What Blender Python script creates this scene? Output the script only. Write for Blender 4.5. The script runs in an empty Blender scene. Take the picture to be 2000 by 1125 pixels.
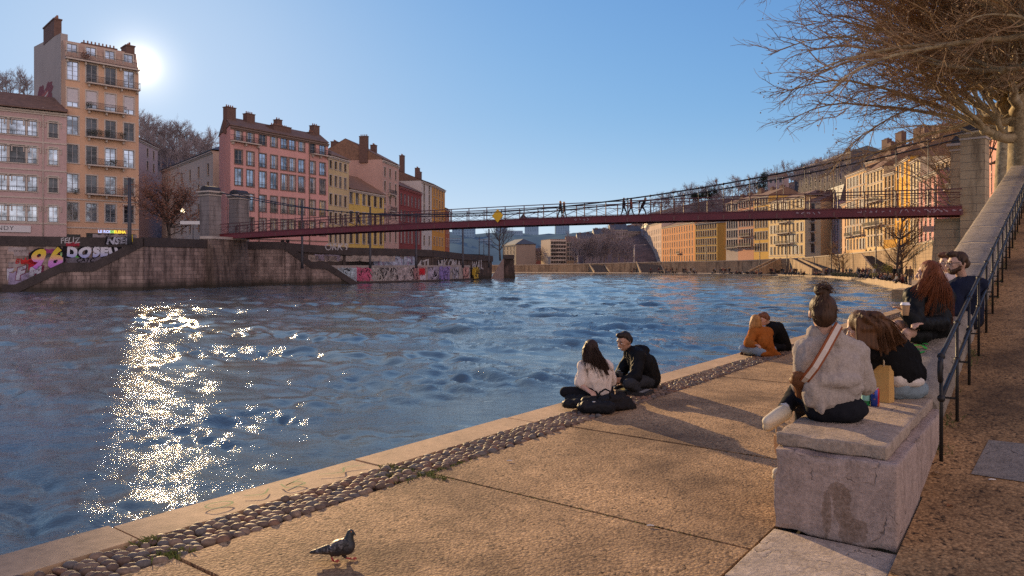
import bpy, math, random
import numpy as np
from mathutils import Vector, Matrix, Euler, noise
R = math.radians
random.seed(7); rng = np.random.default_rng(7)
scene = bpy.context.scene
col = scene.collection
F, HZ, CH = 1414.0, 517.0, 1.65            # focal length and horizon of the photograph (px), eye height (m)
WZ = -1.2                                   # water level
def at(px, py, Y): return Vector(((px-1000)*Y/F, Y, CH-(py-HZ)*Y/F))
def pz(px, Y, z): return Vector(((px-1000)*Y/F, Y, z))
def gr(px, py, z=0.0):
    Y = F*(CH-z)/(py-HZ); return Vector(((px-1000)*Y/F, Y, z))
QA = R(37.0)
QU = Vector((math.sin(QA), math.cos(QA), 0)); QV = Vector((math.cos(QA), -math.sin(QA), 0))   # along / across the quay
def st(s, t, z=0.0): return QU*s + QV*t + Vector((0, 0, z))

# ---------------------------------------------------------------- materials
def node(nt, typ, **kw):
    n = nt.nodes.new(typ)
    for k, v in kw.items(): setattr(n, k, v)
    return n
def ramp(nt, fac, stops):
    r = node(nt, 'ShaderNodeValToRGB'); e = r.color_ramp.elements
    while len(e) < len(stops): e.new(0.5)
    for i, (p, c) in enumerate(stops):
        e[i].position = p; e[i].color = (*c, 1) if len(c) == 3 else c
    nt.links.new(fac, r.inputs[0]); return r.outputs[0]
def mixc(nt, fac, a, b, mode='MIX'):
    m = node(nt, 'ShaderNodeMix', data_type='RGBA', blend_type=mode)
    for sock, v in ((m.inputs[0], fac), (m.inputs[6], a), (m.inputs[7], b)):
        if isinstance(v, bpy.types.NodeSocket): nt.links.new(v, sock)
        elif isinstance(v, (int, float)): sock.default_value = v
        else: sock.default_value = (*v[:3], 1)
    return m.outputs[2]
def tex_coord(nt, world=False, scale=(1, 1, 1), rot=(0, 0, 0)):
    if world: o = node(nt, 'ShaderNodeNewGeometry').outputs['Position']
    else: o = node(nt, 'ShaderNodeTexCoord').outputs['Object']
    m = node(nt, 'ShaderNodeMapping'); m.inputs['Scale'].default_value = scale; m.inputs['Rotation'].default_value = rot
    nt.links.new(o, m.inputs[0]); return m.outputs[0]
def noise_n(nt, co, scale, detail=4, rough=.55, dist=0.0):
    n = node(nt, 'ShaderNodeTexNoise'); n.inputs['Scale'].default_value = scale
    n.inputs['Detail'].default_value = detail; n.inputs['Roughness'].default_value = rough; n.inputs['Distortion'].default_value = dist
    nt.links.new(co, n.inputs['Vector']); return n.outputs[0]
def voro(nt, co, scale, feature='F1'):
    v = node(nt, 'ShaderNodeTexVoronoi', feature=feature); v.inputs['Scale'].default_value = scale
    nt.links.new(co, v.inputs['Vector']); return v
def bump(nt, h, strength=.3, dist=.02):
    b = node(nt, 'ShaderNodeBump'); b.inputs['Strength'].default_value = strength; b.inputs['Distance'].default_value = dist
    nt.links.new(h, b.inputs['Height']); return b.outputs[0]
def new_mat(name):
    m = bpy.data.materials.new(name); m.use_nodes = True
    nt = m.node_tree; return m, nt, nt.nodes['Principled BSDF']
def sc(c, k): return tuple(min(1, x*k) for x in c[:3])
_mc = {}
def mat(name, c, rough=.8, var=.18, scale=3.0, bmp=.0, bscale=30, metal=0, spec=.5, world=False, bdist=.01):
    """plain procedural surface: two octaves of tonal variation, optional bump"""
    if name in _mc: return _mc[name]
    m, nt, b = new_mat(name); co = tex_coord(nt, world)
    n1 = noise_n(nt, co, scale, 5); n2 = noise_n(nt, co, scale*7.3, 3)
    k = node(nt, 'ShaderNodeMath', operation='ADD'); nt.links.new(n1, k.inputs[0]); nt.links.new(n2, k.inputs[1])
    h = node(nt, 'ShaderNodeMath', operation='MULTIPLY'); h.inputs[1].default_value = .5; nt.links.new(k.outputs[0], h.inputs[0])
    nt.links.new(ramp(nt, h.outputs[0], [(.3, sc(c, 1-var)), (.5, c), (.7, sc(c, 1+var))]), b.inputs['Base Color'])
    b.inputs['Roughness'].default_value = rough; b.inputs['Metallic'].default_value = metal; b.inputs['Specular IOR Level'].default_value = spec
    if bmp: nt.links.new(bump(nt, noise_n(nt, co, bscale, 4), bmp, bdist), b.inputs['Normal'])
    _mc[name] = m; return m
def plaster(name, c, stain=.35):
    if name in _mc: return _mc[name]
    m, nt, b = new_mat(name); co = tex_coord(nt, True)
    big = noise_n(nt, co, .16, 5, .6); st_ = noise_n(nt, tex_coord(nt, True, (1.6, 1.6, .12)), 1.0, 5, .6)
    fine = noise_n(nt, co, 3.0, 4)
    a = ramp(nt, big, [(.3, sc(c, .86)), (.55, c), (.75, sc(c, 1.1))])
    a = mixc(nt, ramp(nt, st_, [(.5, (0, 0, 0)), (.8, (stain,)*3)]), a, sc(c, .5))
    a = mixc(nt, .25, a, ramp(nt, fine, [(.3, sc(c, .7)), (.7, sc(c, 1.2))]))
    nt.links.new(a, b.inputs['Base Color']); b.inputs['Roughness'].default_value = .9; b.inputs['Specular IOR Level'].default_value = .2
    _mc[name] = m; return m
def stone_wall(name, c1, c2, dark, ang, bw=1.1, bh=.42, dirt=.5, low_moss=True, zlow=WZ, mortar=(.12, .10, .09)):
    """coursed masonry seen on a wall running at azimuth `ang` (rad from +Y), streaked with dirt"""
    if name in _mc: return _mc[name]
    m, nt, b = new_mat(name)
    geo = node(nt, 'ShaderNodeNewGeometry').outputs['Position']
    rot = node(nt, 'ShaderNodeVectorRotate', rotation_type='Z_AXIS'); rot.inputs['Angle'].default_value = ang - math.pi/2
    nt.links.new(geo, rot.inputs['Vector'])
    sep = node(nt, 'ShaderNodeSeparateXYZ'); nt.links.new(rot.outputs[0], sep.inputs[0])
    com = node(nt, 'ShaderNodeCombineXYZ'); nt.links.new(sep.outputs[0], com.inputs[0]); nt.links.new(sep.outputs[2], com.inputs[1])
    br = node(nt, 'ShaderNodeTexBrick', offset=.5); nt.links.new(com.outputs[0], br.inputs['Vector'])
    br.inputs['Color1'].default_value = (*c1, 1); br.inputs['Color2'].default_value = (*c2, 1); br.inputs['Mortar'].default_value = (*mortar, 1)
    for k, v in (('Scale', 1.0), ('Brick Width', bw), ('Row Height', bh), ('Mortar Size', .022), ('Bias', -.1), ('Mortar Smooth', .3)): br.inputs[k].default_value = v
    n1 = noise_n(nt, geo, .35, 6, .65); n2 = noise_n(nt, tex_coord(nt, True, (1, 1, .18)), .9, 6, .7); n3 = noise_n(nt, geo, 4, 5)
    a = mixc(nt, ramp(nt, n2, [(.55-.25*dirt, (0, 0, 0)), (.70-.1*dirt, (.9,)*3)]), br.outputs['Color'], dark)
    a = mixc(nt, ramp(nt, n1, [(.45, (0, 0, 0)), (.75, (.6,)*3)]), a, sc(dark, 1.6))
    a = mixc(nt, .3, a, ramp(nt, n3, [(.3, sc(c1, .4)), (.7, sc(c1, 1.15))]), 'MULTIPLY')
    if low_moss:
        mr = node(nt, 'ShaderNodeMapRange'); nt.links.new(sep.outputs[2], mr.inputs[0])
        mr.inputs[1].default_value = zlow+.25; mr.inputs[2].default_value = zlow+1.3; mr.inputs[3].default_value = .9; mr.inputs[4].default_value = 0
        a = mixc(nt, mr.outputs[0], a, (.035, .03, .022))
    nt.links.new(a, b.inputs['Base Color']); b.inputs['Roughness'].default_value = .9; b.inputs['Specular IOR Level'].default_value = .2
    hh = mixc(nt, .5, br.outputs['Fac'], n3)
    nt.links.new(bump(nt, hh, .4, -.03), b.inputs['Normal'])
    _mc[name] = m; return m
def emit_mat(name, c, k):
    if name in _mc: return _mc[name]
    m, nt, b = new_mat(name); b.inputs['Base Color'].default_value = (*c, 1)
    b.inputs['Emission Color'].default_value = (*c, 1); b.inputs['Emission Strength'].default_value = k
    _mc[name] = m; return m

# ---------------------------------------------------------------- objects
def tag(o, label=None, cat=None, group=None, kind=None):
    if label: o['label'] = label
    if cat: o['category'] = cat
    if group: o['group'] = group
    if kind: o['kind'] = kind
    return o
def empty(name, loc, label=None, cat=None, group=None, rz=0):
    o = bpy.data.objects.new(name, None); col.objects.link(o); o.location = loc; o.rotation_euler.z = rz
    o.empty_display_size = .1
    return tag(o, label, cat, group)
def wloc(o):
    v = Vector((0, 0, 0))
    while o: v += o.location; o = o.parent
    return v
def link(name, me, parent=None, loc=None, rz=0):
    o = bpy.data.objects.new(name, me); col.objects.link(o)
    if parent: o.parent = parent
    if loc is not None: o.location = loc
    o.rotation_euler.z = rz
    return o
class MB:
    def __init__(self): self.v = []; self.f = []; self.m = []; self.mi = 0; self.sm = []; self.smooth = False
    def add(self, vs, fs):
        n = len(self.v); self.v += [tuple(p) for p in vs]
        for f in fs: self.f.append(tuple(i+n for i in f)); self.m.append(self.mi); self.sm.append(self.smooth)
        return self
    def quad(self, a, b, c, d): return self.add([a, b, c, d], [(0, 1, 2, 3)])
    def box(self, c, s, M=None):
        x, y, z = s[0]/2, s[1]/2, s[2]/2
        vs = [Vector(p) for p in ((-x,-y,-z),(x,-y,-z),(x,y,-z),(-x,y,-z),(-x,-y,z),(x,-y,z),(x,y,z),(-x,y,z))]
        if M is not None: vs = [M @ p for p in vs]
        c = Vector(c)
        return self.add([p+c for p in vs], [(0,3,2,1),(4,5,6,7),(0,1,5,4),(1,2,6,5),(2,3,7,6),(3,0,4,7)])
    def bar(self, p, q, w, h=None, up=Vector((0, 0, 1))):
        p, q = Vector(p), Vector(q); h = h or w
        d = q-p
        if d.length < 1e-6: return self
        d.normalize(); s = d.cross(up)
        if s.length < 1e-4: s = d.cross(Vector((0, 1, 0)))
        s.normalize(); u = s.cross(d); s *= w/2; u *= h/2
        vs = [p-s-u, p+s-u, p+s+u, p-s+u, q-s-u, q+s-u, q+s+u, q-s+u]
        return self.add(vs, [(0,1,2,3),(7,6,5,4),(4,5,1,0),(5,6,2,1),(6,7,3,2),(7,4,0,3)])
    def tube(self, pts, rad, n=6, cap=True):
        pts = [Vector(p) for p in pts]
        if not hasattr(rad, '__len__'): rad = [rad]*len(pts)
        base = len(self.v); prev = None; L = len(pts)
        for i, p in enumerate(pts):
            d = (pts[min(i+1, L-1)]-pts[max(i-1, 0)])
            if d.length < 1e-9: d = Vector((0, 0, 1))
            d.normalize()
            if prev is None:
                s = d.orthogonal().normalized()
            else:
                s = prev-d*prev.dot(d)
                s = s.normalized() if s.length > 1e-6 else d.orthogonal().normalized()
            prev = s; t = d.cross(s)
            for k in range(n):
                a = 2*math.pi*k/n; self.v.append(tuple(p+(s*math.cos(a)+t*math.sin(a))*rad[i]))
        for i in range(L-1):
            for k in range(n):
                a = base+i*n+k; b = base+i*n+(k+1) % n
                self.f.append((a, b, b+n, a+n)); self.m.append(self.mi); self.sm.append(self.smooth)
        if cap:
            self.f.append(tuple(base+n-1-k for k in range(n))); self.m.append(self.mi); self.sm.append(False)
            self.f.append(tuple(base+(L-1)*n+k for k in range(n))); self.m.append(self.mi); self.sm.append(False)
        return self
    def lathe(self, prof, c=(0, 0, 0), n=16, M=None):
        c = Vector(c); base = len(self.v)
        for r, z in prof:
            for k in range(n):
                a = 2*math.pi*k/n; p = Vector((r*math.cos(a), r*math.sin(a), z))
                if M is not None: p = M @ p
                self.v.append(tuple(p+c))
        for i in range(len(prof)-1):
            for k in range(n):
                a = base+i*n+k; b = base+i*n+(k+1) % n
                self.f.append((a, b, b+n, a+n)); self.m.append(self.mi); self.sm.append(self.smooth)
        self.f.append(tuple(base+n-1-k for k in range(n))); self.m.append(self.mi); self.sm.append(False)
        self.f.append(tuple(base+(len(prof)-1)*n+k for k in range(n))); self.m.append(self.mi); self.sm.append(False)
        return self
    def ell(self, c, r, M=None, nu=12, nv=8):
        if not hasattr(r, '__len__'): r = (r, r, r)
        c = Vector(c); vs = []; fs = []
        for j in range(1, nv):
            ph = math.pi*j/nv
            for i in range(nu):
                th = 2*math.pi*i/nu
                vs.append(Vector((r[0]*math.sin(ph)*math.cos(th), r[1]*math.sin(ph)*math.sin(th), r[2]*math.cos(ph))))
        top = len(vs); vs.append(Vector((0, 0, r[2]))); bot = len(vs); vs.append(Vector((0, 0, -r[2])))
        for j in range(nv-2):
            for i in range(nu):
                a = j*nu+i; b = j*nu+(i+1) % nu; fs.append((a, a+nu, b+nu, b))
        for i in range(nu):
            fs.append((top, i, (i+1) % nu)); k = (nv-2)*nu; fs.append((bot, k+(i+1) % nu, k+i))
        if M is not None: vs = [M @ p for p in vs]
        return self.add([p+c for p in vs], fs)
    def cap(self, p, q, r1, r2=None, n=10):
        """tapered capsule"""
        r2 = r1 if r2 is None else r2
        p, q = Vector(p), Vector(q); d = q-p; L = d.length
        if L < 1e-6: return self.ell(p, r1)
        pts, rad = [], []
        for k in (-.98, -.8, -.5, 0): pts.append(p+d/L*r1*k); rad.append(r1*math.sqrt(max(0.02, 1-k*k)))
        for k in (0, .5, .8, .98): pts.append(q+d/L*r2*k); rad.append(r2*math.sqrt(max(0.02, 1-k*k)))
        return self.tube(pts, rad, n)
    def prism(self, poly, z0, z1):
        n = len(poly)
        vs = [(p[0], p[1], z0) for p in poly]+[(p[0], p[1], z1) for p in poly]
        fs = [tuple(range(n-1, -1, -1)), tuple(range(n, 2*n))]+[(i, (i+1) % n, (i+1) % n+n, i+n) for i in range(n)]
        return self.add(vs, fs)
    def extrude(self, prof, axis_pts):
        """sweep nothing: loft of equal-count closed rings"""
        n = len(prof[0]); base = len(self.v)
        for r in prof: self.v += [tuple(p) for p in r]
        for i in range(len(prof)-1):
            for k in range(n):
                a = base+i*n+k; b = base+i*n+(k+1) % n
                self.f.append((a, b, b+n, a+n)); self.m.append(self.mi); self.sm.append(self.smooth)
        self.f.append(tuple(base+n-1-k for k in range(n))); self.m.append(self.mi); self.sm.append(False)
        self.f.append(tuple(base+(len(prof)-1)*n+k for k in range(n))); self.m.append(self.mi); self.sm.append(False)
        return self
    def mesh(self, name, mats, off=None):
        me = bpy.data.meshes.new(name)
        vs = self.v if off is None else [(x-off[0], y-off[1], z-off[2]) for x, y, z in self.v]
        me.from_pydata(vs, [], self.f)
        for m in (mats if isinstance(mats, (list, tuple)) else [mats]): me.materials.append(m)
        me.polygons.foreach_set('material_index', self.m); me.polygons.foreach_set('use_smooth', self.sm)
        me.update(); return me
    def base(self):
        a = np.array(self.v); lo, hi = a.min(0), a.max(0)
        return Vector(((lo[0]+hi[0])/2, (lo[1]+hi[1])/2, lo[2]))
    def build(self, name, mats, parent=None, local=False):
        """world-space vertices -> object; origin at the parent's place or at the thing's base"""
        if parent is not None:
            off = None if local else wloc(parent)
            return link(name, self.mesh(name, mats, off), parent)
        b = self.base(); return link(name, self.mesh(name, mats, b), None, b)
def children(o): return [c for c in bpy.data.objects if c.parent == o]
def copy_tree(o, parent=None, kids=None):
    c = o.copy(); col.objects.link(c); c.parent = parent
    for ch in children(o): copy_tree(ch, c)
    return c
def text_mesh(body, size, bold=0.0, shear=0.0, space=1.0):
    cu = bpy.data.curves.new('lettering', 'FONT'); cu.body = body; cu.size = size; cu.offset = bold; cu.shear = shear
    cu.space_character = space; cu.align_x = 'CENTER'; cu.align_y = 'CENTER'; cu.resolution_u = 3
    o = bpy.data.objects.new('lettering', cu); col.objects.link(o)
    dg = bpy.context.evaluated_depsgraph_get(); me = bpy.data.meshes.new_from_object(o.evaluated_get(dg))
    bpy.data.objects.remove(o); bpy.data.curves.remove(cu)
    return me
def add_text(mb, body, size, c, ex, ey, bold=0.0, shear=0.0, space=1.0, jit=0.0, off=0.0):
    """lettering laid on a plane: centre c, axes ex (reading direction) and ey (up), pushed out by off along ex x ey; jit makes it hand-drawn"""
    ex, ey = Vector(ex).normalized(), Vector(ey).normalized(); n = ex.cross(ey).normalized(); c = Vector(c)+n*off; rj = random.Random(len(body)*7+int(size*100))
    words = [body] if not jit else list(body); x0 = 0.0; placed = []
    for word in words:
        me = text_mesh(word, size*(1+jit*rj.uniform(-2, 2.5)), bold, shear, space); xs = [v.co.x for v in me.vertices]; lo, hi = min(xs), max(xs); adv = (hi-lo)+.04*size*space
        placed.append((me, x0-lo if jit else 0.0)); x0 += adv
    for me, dx in placed:
        if jit: dx -= (x0-.04*size*space)/2
        a = rj.uniform(-1, 1)*jit*3; dy = rj.uniform(-1, 1)*jit*size*1.3; vs = []; mx_ = sum(v.co.x for v in me.vertices)/len(me.vertices)
        for v in me.vertices:
            x, y = v.co.x-mx_, v.co.y
            if jit: x += .05*size*math.sin(y*5/size+dx); y += .05*size*math.sin(x*6/size+dx)
            x, y = x*math.cos(a)-y*math.sin(a)+dx+mx_, x*math.sin(a)+y*math.cos(a)+dy; vs.append(c+ex*x+ey*y)
        mb.add(vs, [tuple(p.vertices) for p in me.polygons]); bpy.data.meshes.remove(me)
def spray(name, c, cover=.62):
    """worn spray paint: colour that lets the wall show through in patches"""
    key = 'spray_'+name
    if key in _mc: return _mc[key]
    m, nt, b = new_mat(key); co = tex_coord(nt, True); n1 = noise_n(nt, co, 1.3, 5, .65); n2 = noise_n(nt, co, 7, 4, .6)
    nt.links.new(ramp(nt, n1, [(.3, sc(c, .55)), (.55, c), (.75, sc(c, 1.2))]), b.inputs['Base Color']); b.inputs['Roughness'].default_value = .8; b.inputs['Specular IOR Level'].default_value = .2
    k = mixc(nt, .5, n1, n2); nt.links.new(ramp(nt, k, [(1-cover-.02, (.12,)*3), (1-cover+.10, (.92,)*3)]), b.inputs['Alpha']); _mc[key] = m; return m
# ================================================================ camera, light, sky
cam = bpy.data.cameras.new('camera'); cam.sensor_width = 36; cam.lens = F/2000*36; cam.shift_y = -(562.5-HZ)/2000
cam.clip_start = .1; cam.clip_end = 6000
co_ = bpy.data.objects.new('camera', cam); col.objects.link(co_); co_.location = (0, 0, CH); co_.rotation_euler = (R(90), 0, 0)
scene.camera = co_
scene.view_settings.view_transform = 'Standard'; scene.view_settings.look = 'None'
scene.view_settings.exposure = 0; scene.view_settings.gamma = 1
scene.cycles.use_denoising = False; scene.cycles.max_bounces = 6; scene.cycles.glossy_bounces = 4
scene.cycles.transparent_max_bounces = 6
SAZ, SEL = math.atan2(1000-273, F), R(13.75)           # sun azimuth (left of straight ahead) and elevation
SD = Vector((-math.sin(SAZ)*math.cos(SEL), math.cos(SAZ)*math.cos(SEL), math.sin(SEL)))
sun = bpy.data.lights.new('sun', 'SUN'); sun.energy = 6.5; sun.angle = R(.53); sun.color = (1, .69, .35)
so = bpy.data.objects.new('sun', sun); col.objects.link(so); so.location = SD*200
so.rotation_euler = SD.to_track_quat('Z', 'Y').to_euler()
w = bpy.data.worlds.new('World'); scene.world = w; w.use_nodes = True
nt = w.node_tree; bg = nt.nodes['Background']
sky = node(nt, 'ShaderNodeTexSky', sky_type='NISHITA'); sky.sun_disc = False
sky.sun_elevation = SEL; sky.sun_rotation = -SAZ; sky.air_density = 1.0; sky.dust_density = .3; sky.ozone_density = 2.2; sky.altitude = 200
tc = node(nt, 'ShaderNodeTexCoord')
dot = node(nt, 'ShaderNodeVectorMath', operation='DOT_PRODUCT'); nt.links.new(tc.outputs['Generated'], dot.inputs[0]); dot.inputs[1].default_value = SD
mx = node(nt, 'ShaderNodeMath', operation='MAXIMUM'); nt.links.new(dot.outputs['Value'], mx.inputs[0]); mx.inputs[1].default_value = 0
def lobe(p, c):
    pw = node(nt, 'ShaderNodeMath', operation='POWER'); nt.links.new(mx.outputs[0], pw.inputs[0]); pw.inputs[1].default_value = p
    v = node(nt, 'ShaderNodeVectorMath', operation='SCALE'); v.inputs[0].default_value = c; nt.links.new(pw.outputs[0], v.inputs['Scale']); return v.outputs[0]
def vadd(a, b):
    v = node(nt, 'ShaderNodeVectorMath', operation='ADD'); nt.links.new(a, v.inputs[0]); nt.links.new(b, v.inputs[1]); return v.outputs[0]
def soft(v, lim):                                          # roll the hot aureole off so that it keeps its colour
    sp = node(nt, 'ShaderNodeSeparateColor'); nt.links.new(v, sp.inputs[0]); cb = node(nt, 'ShaderNodeCombineColor')
    for i, l in enumerate(lim):
        a = node(nt, 'ShaderNodeMath', operation='DIVIDE'); nt.links.new(sp.outputs[i], a.inputs[0]); a.inputs[1].default_value = l
        p = node(nt, 'ShaderNodeMath', operation='POWER'); nt.links.new(a.outputs[0], p.inputs[0]); p.inputs[1].default_value = 2
        q_ = node(nt, 'ShaderNodeMath', operation='ADD'); nt.links.new(p.outputs[0], q_.inputs[0]); q_.inputs[1].default_value = 1
        r_ = node(nt, 'ShaderNodeMath', operation='SQRT'); nt.links.new(q_.outputs[0], r_.inputs[0])
        d_ = node(nt, 'ShaderNodeMath', operation='DIVIDE'); nt.links.new(sp.outputs[i], d_.inputs[0]); nt.links.new(r_.outputs[0], d_.inputs[1])
        nt.links.new(d_.outputs[0], cb.inputs[i])
    return cb.outputs[0]
SKY = .155
glow = vadd(vadd(lobe(70000, (70, 60, 46)), lobe(7000, (6.5, 5.4, 3.9))), vadd(lobe(1500, (2.8, 2.3, 1.6)), lobe(90, (.35, .3, .22))))   # hazy air around the low sun
antis = Vector((math.sin(SAZ), -math.cos(SAZ), .22)).normalized()       # added warm fill in the unseen sky opposite the sun, lifts shaded facades
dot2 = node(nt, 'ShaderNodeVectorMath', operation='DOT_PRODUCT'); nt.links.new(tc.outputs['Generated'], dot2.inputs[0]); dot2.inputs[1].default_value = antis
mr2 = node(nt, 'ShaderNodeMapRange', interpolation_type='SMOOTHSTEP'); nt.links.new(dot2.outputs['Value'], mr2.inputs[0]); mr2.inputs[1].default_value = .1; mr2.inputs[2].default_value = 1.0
east_fill = node(nt, 'ShaderNodeVectorMath', operation='SCALE'); east_fill.inputs[0].default_value = (7.2, 4.7, 3.2); nt.links.new(mr2.outputs[0], east_fill.inputs['Scale'])
skyc = soft(mixc(nt, 1.0, sky.outputs[0], (.62, .91, 1.43), 'MULTIPLY'), (.55/SKY, .72/SKY, .95/SKY))
sz = node(nt, 'ShaderNodeSeparateXYZ'); nt.links.new(tc.outputs['Generated'], sz.inputs[0])
hz = node(nt, 'ShaderNodeMapRange'); nt.links.new(sz.outputs[2], hz.inputs[0]); hz.inputs[1].default_value = .0; hz.inputs[2].default_value = .22; hz.inputs[3].default_value = 1; hz.inputs[4].default_value = 0
hp_ = node(nt, 'ShaderNodeMath', operation='POWER'); nt.links.new(hz.outputs[0], hp_.inputs[0]); hp_.inputs[1].default_value = 2.0
hs_ = node(nt, 'ShaderNodeVectorMath', operation='SCALE'); hs_.inputs[0].default_value = (1.7, 1.5, 1.05); nt.links.new(hp_.outputs[0], hs_.inputs['Scale'])   # pale haze over the horizon
nt.links.new(vadd(vadd(vadd(skyc, hs_.outputs[0]), glow), east_fill.outputs[0]), bg.inputs['Color']); bg.inputs['Strength'].default_value = SKY

# ================================================================ water
def make_water():
    nr, na = 640, 900
    r = 2.0*(400/2.0)**(np.arange(nr)/(nr-1)); th = np.linspace(R(-78), R(66), na)
    RR, TT = np.meshgrid(r, th, indexing='ij'); X = RR*np.sin(TT); Y = RR*np.cos(TT); Z = np.zeros_like(X)
    cell = np.maximum(RR*math.log(400/2.0)/(nr-1), RR*(th[1]-th[0]))
    fl = R(215)                                            # the river runs towards the camera, along the quay
    def patch(sx, sy, seed):
        h = np.random.default_rng(seed); o = np.zeros_like(X)
        for _ in range(8):
            a = h.uniform(0, 2*math.pi); k = 2*math.pi/h.uniform(.6, 1.9)
            o += np.sin((np.cos(a)*X/sx+np.sin(a)*Y/sy)*k+h.uniform(0, 6.28)+1.2*np.sin(X/sx*.9+Y/sy*1.1*np.cos(a)))
        return o/8
    calm = np.clip(1.0-np.exp(-(((X*QV.x+Y*QV.y)+5.2)/2.2)**2)*.55, 0, 1)   # quieter water along the quay
    rough = np.clip(.72+1.5*patch(9, 5, 21), .10, 1.7)*calm       # calm slicks between choppy patches
    DX = np.zeros_like(X); DY = np.zeros_like(X)
    def band(lo, hi, slope, spread, seed, N=256):
        """one octave of wind-sea by inverse FFT on a periodic tile, sampled bilinearly"""
        h = np.random.default_rng(seed); Lt = hi*9.7; k1 = np.fft.fftfreq(N, Lt/N)*2*math.pi; kx, ky = np.meshgrid(k1, k1, indexing='ij'); k = np.hypot(kx, ky); k[0, 0] = 1e-6
        lam = 2*math.pi/k; m = np.exp(-((np.log(lam)-math.log(math.sqrt(lo*hi)))/(.42*math.log(hi/lo)))**2)
        ca = np.abs((kx*math.sin(fl)+ky*math.cos(fl))/k); D = spread+(1-spread)*ca**3
        A = (h.normal(size=k.shape)+1j*h.normal(size=k.shape))*m*D*k**-1.4; A[0, 0] = 0
        z = np.fft.ifft2(A).real; gx = np.fft.ifft2(1j*kx*A).real; sc_ = slope/gx.std()/1.3
        hx = np.fft.ifft2(1j*kx/k*A).real*sc_; hy = np.fft.ifft2(1j*ky/k*A).real*sc_; z = z*sc_
        an = h.uniform(0, .5); U = ((X*math.cos(an)-Y*math.sin(an))/Lt*N) % N; V = ((X*math.sin(an)+Y*math.cos(an))/Lt*N) % N
        i0 = U.astype(int); j0 = V.astype(int); fu = U-i0; fv = V-j0; i0 %= N; j0 %= N; i1 = (i0+1) % N; j1 = (j0+1) % N
        S = lambda T: T[i0, j0]*(1-fu)*(1-fv)+T[i1, j0]*fu*(1-fv)+T[i0, j1]*(1-fu)*fv+T[i1, j1]*fu*fv
        return S(z), S(hx), S(hy)
    for lo, hi, slope, spread, seed in ((5, 11, .026, .25, 1), (2.4, 5, .060, .3, 2), (1.2, 2.4, .110, .3, 3), (.6, 1.2, .160, .35, 4), (.3, .6, .20, .45, 5), (.15, .3, .19, .6, 6), (.07, .15, .08, .7, 7)):
        z, hx, hy = band(lo, hi, slope, spread, seed); lam = math.sqrt(lo*hi)
        fade = np.clip((lam/cell-1.5)/2.0, 0, 1)*(rough if lam < 5 else 1.0)
        if lam > 1.2: fade = fade*np.clip((RR-3)/24, .30, 1.15)
        if lam < .8: fade = fade*np.clip(.55+1.2*patch(2.2, 1.2, seed+40), .15, 1.6)
        Z += z*fade; DX -= .8*hx*fade; DY -= .8*hy*fade
    X = X+DX*.7; Y = Y+DY*.7
    # standing waves of the rapids below the bridge
    for (x0, y0, L, A) in ((-3.2, 30, 1.5, .17), (-7.5, 28, 1.3, .12), (-1.6, 32, 1.4, .15), (4.5, 24, 1.8, .07), (9, 33, 2, .10), (2.0, 38, 2.4, .2), (13, 30, 2, .12), (6, 31, 1.5, .14), (1, 27, 1.4, .12)):
        u_ = (X-x0)*.83-(Y-y0)*.3; v_ = (X-x0)*.3+(Y-y0)*.83; d = (u_/(L*2.0))**2+(v_/(L*.42))**2
        Z += .35*A*np.exp(-d)*(1+.35*np.sin(u_*2.3+1.5*np.sin(v_*1.7)))
    vs = np.stack([X, Y, Z+WZ], -1).reshape(-1, 3)
    i, j = np.meshgrid(np.arange(nr-1), np.arange(na-1), indexing='ij'); a = (i*na+j).ravel()
    fs = np.stack([a, a+na, a+na+1, a+1], -1)
    me = bpy.data.meshes.new('river_water'); me.vertices.add(len(vs)); me.vertices.foreach_set('co', vs.ravel())
    me.loops.add(fs.size); me.loops.foreach_set('vertex_index', fs.ravel().astype(np.int32))
    me.polygons.add(len(fs)); me.polygons.foreach_set('loop_start', np.arange(0, fs.size, 4, dtype=np.int32))
    me.update(calc_edges=True); me.validate()
    me.polygons.foreach_set('use_smooth', np.ones(len(me.polygons), bool))
    m, nt, b = new_mat('river_water'); co = tex_coord(nt, True, (1, 1, .3), (0, 0, 0))
    c1 = noise_n(nt, co, .12, 3)
    nt.links.new(ramp(nt, c1, [(.35, (.07, .12, .16)), (.57, (.10, .13, .125)), (.74, (.16, .14, .065))]), b.inputs['Base Color'])
    b.inputs['Roughness'].default_value = .032; b.inputs['IOR'].default_value = 1.33; b.inputs['Specular IOR Level'].default_value = .75
    cs = tex_coord(nt, True, (1.0, 1.35, 1), (0, 0, R(12)))
    h = mixc(nt, .55, mixc(nt, .4, noise_n(nt, cs, 5.5, 4, .6, .9), noise_n(nt, cs, 19, 3, .6, .6)), noise_n(nt, cs, 1.3, 4, .5, 1.1))
    big = noise_n(nt, tex_coord(nt, True, (.09, .20, 1), (0, 0, R(14))), 1.0, 9, .68)
    bp = node(nt, 'ShaderNodeBump'); bp.inputs['Distance'].default_value = .085; nt.links.new(h, bp.inputs['Height'])
    nt.links.new(ramp(nt, big, [(.36, (.08,)*3), (.60, (.60,)*3)]), bp.inputs['Strength']); nt.links.new(bp.outputs[0], b.inputs['Normal'])
    me.materials.append(m)
    return link('river', me)
tag(make_water(), kind='structure')
bed = MB().quad((-900, -60, WZ-1.0), (900, -60, WZ-1.0), (900, 2600, WZ-1.0), (-900, 2600, WZ-1.0))
tag(bed.build('ground', mat('river_bed', (.03, .028, .02))), kind='structure')

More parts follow.
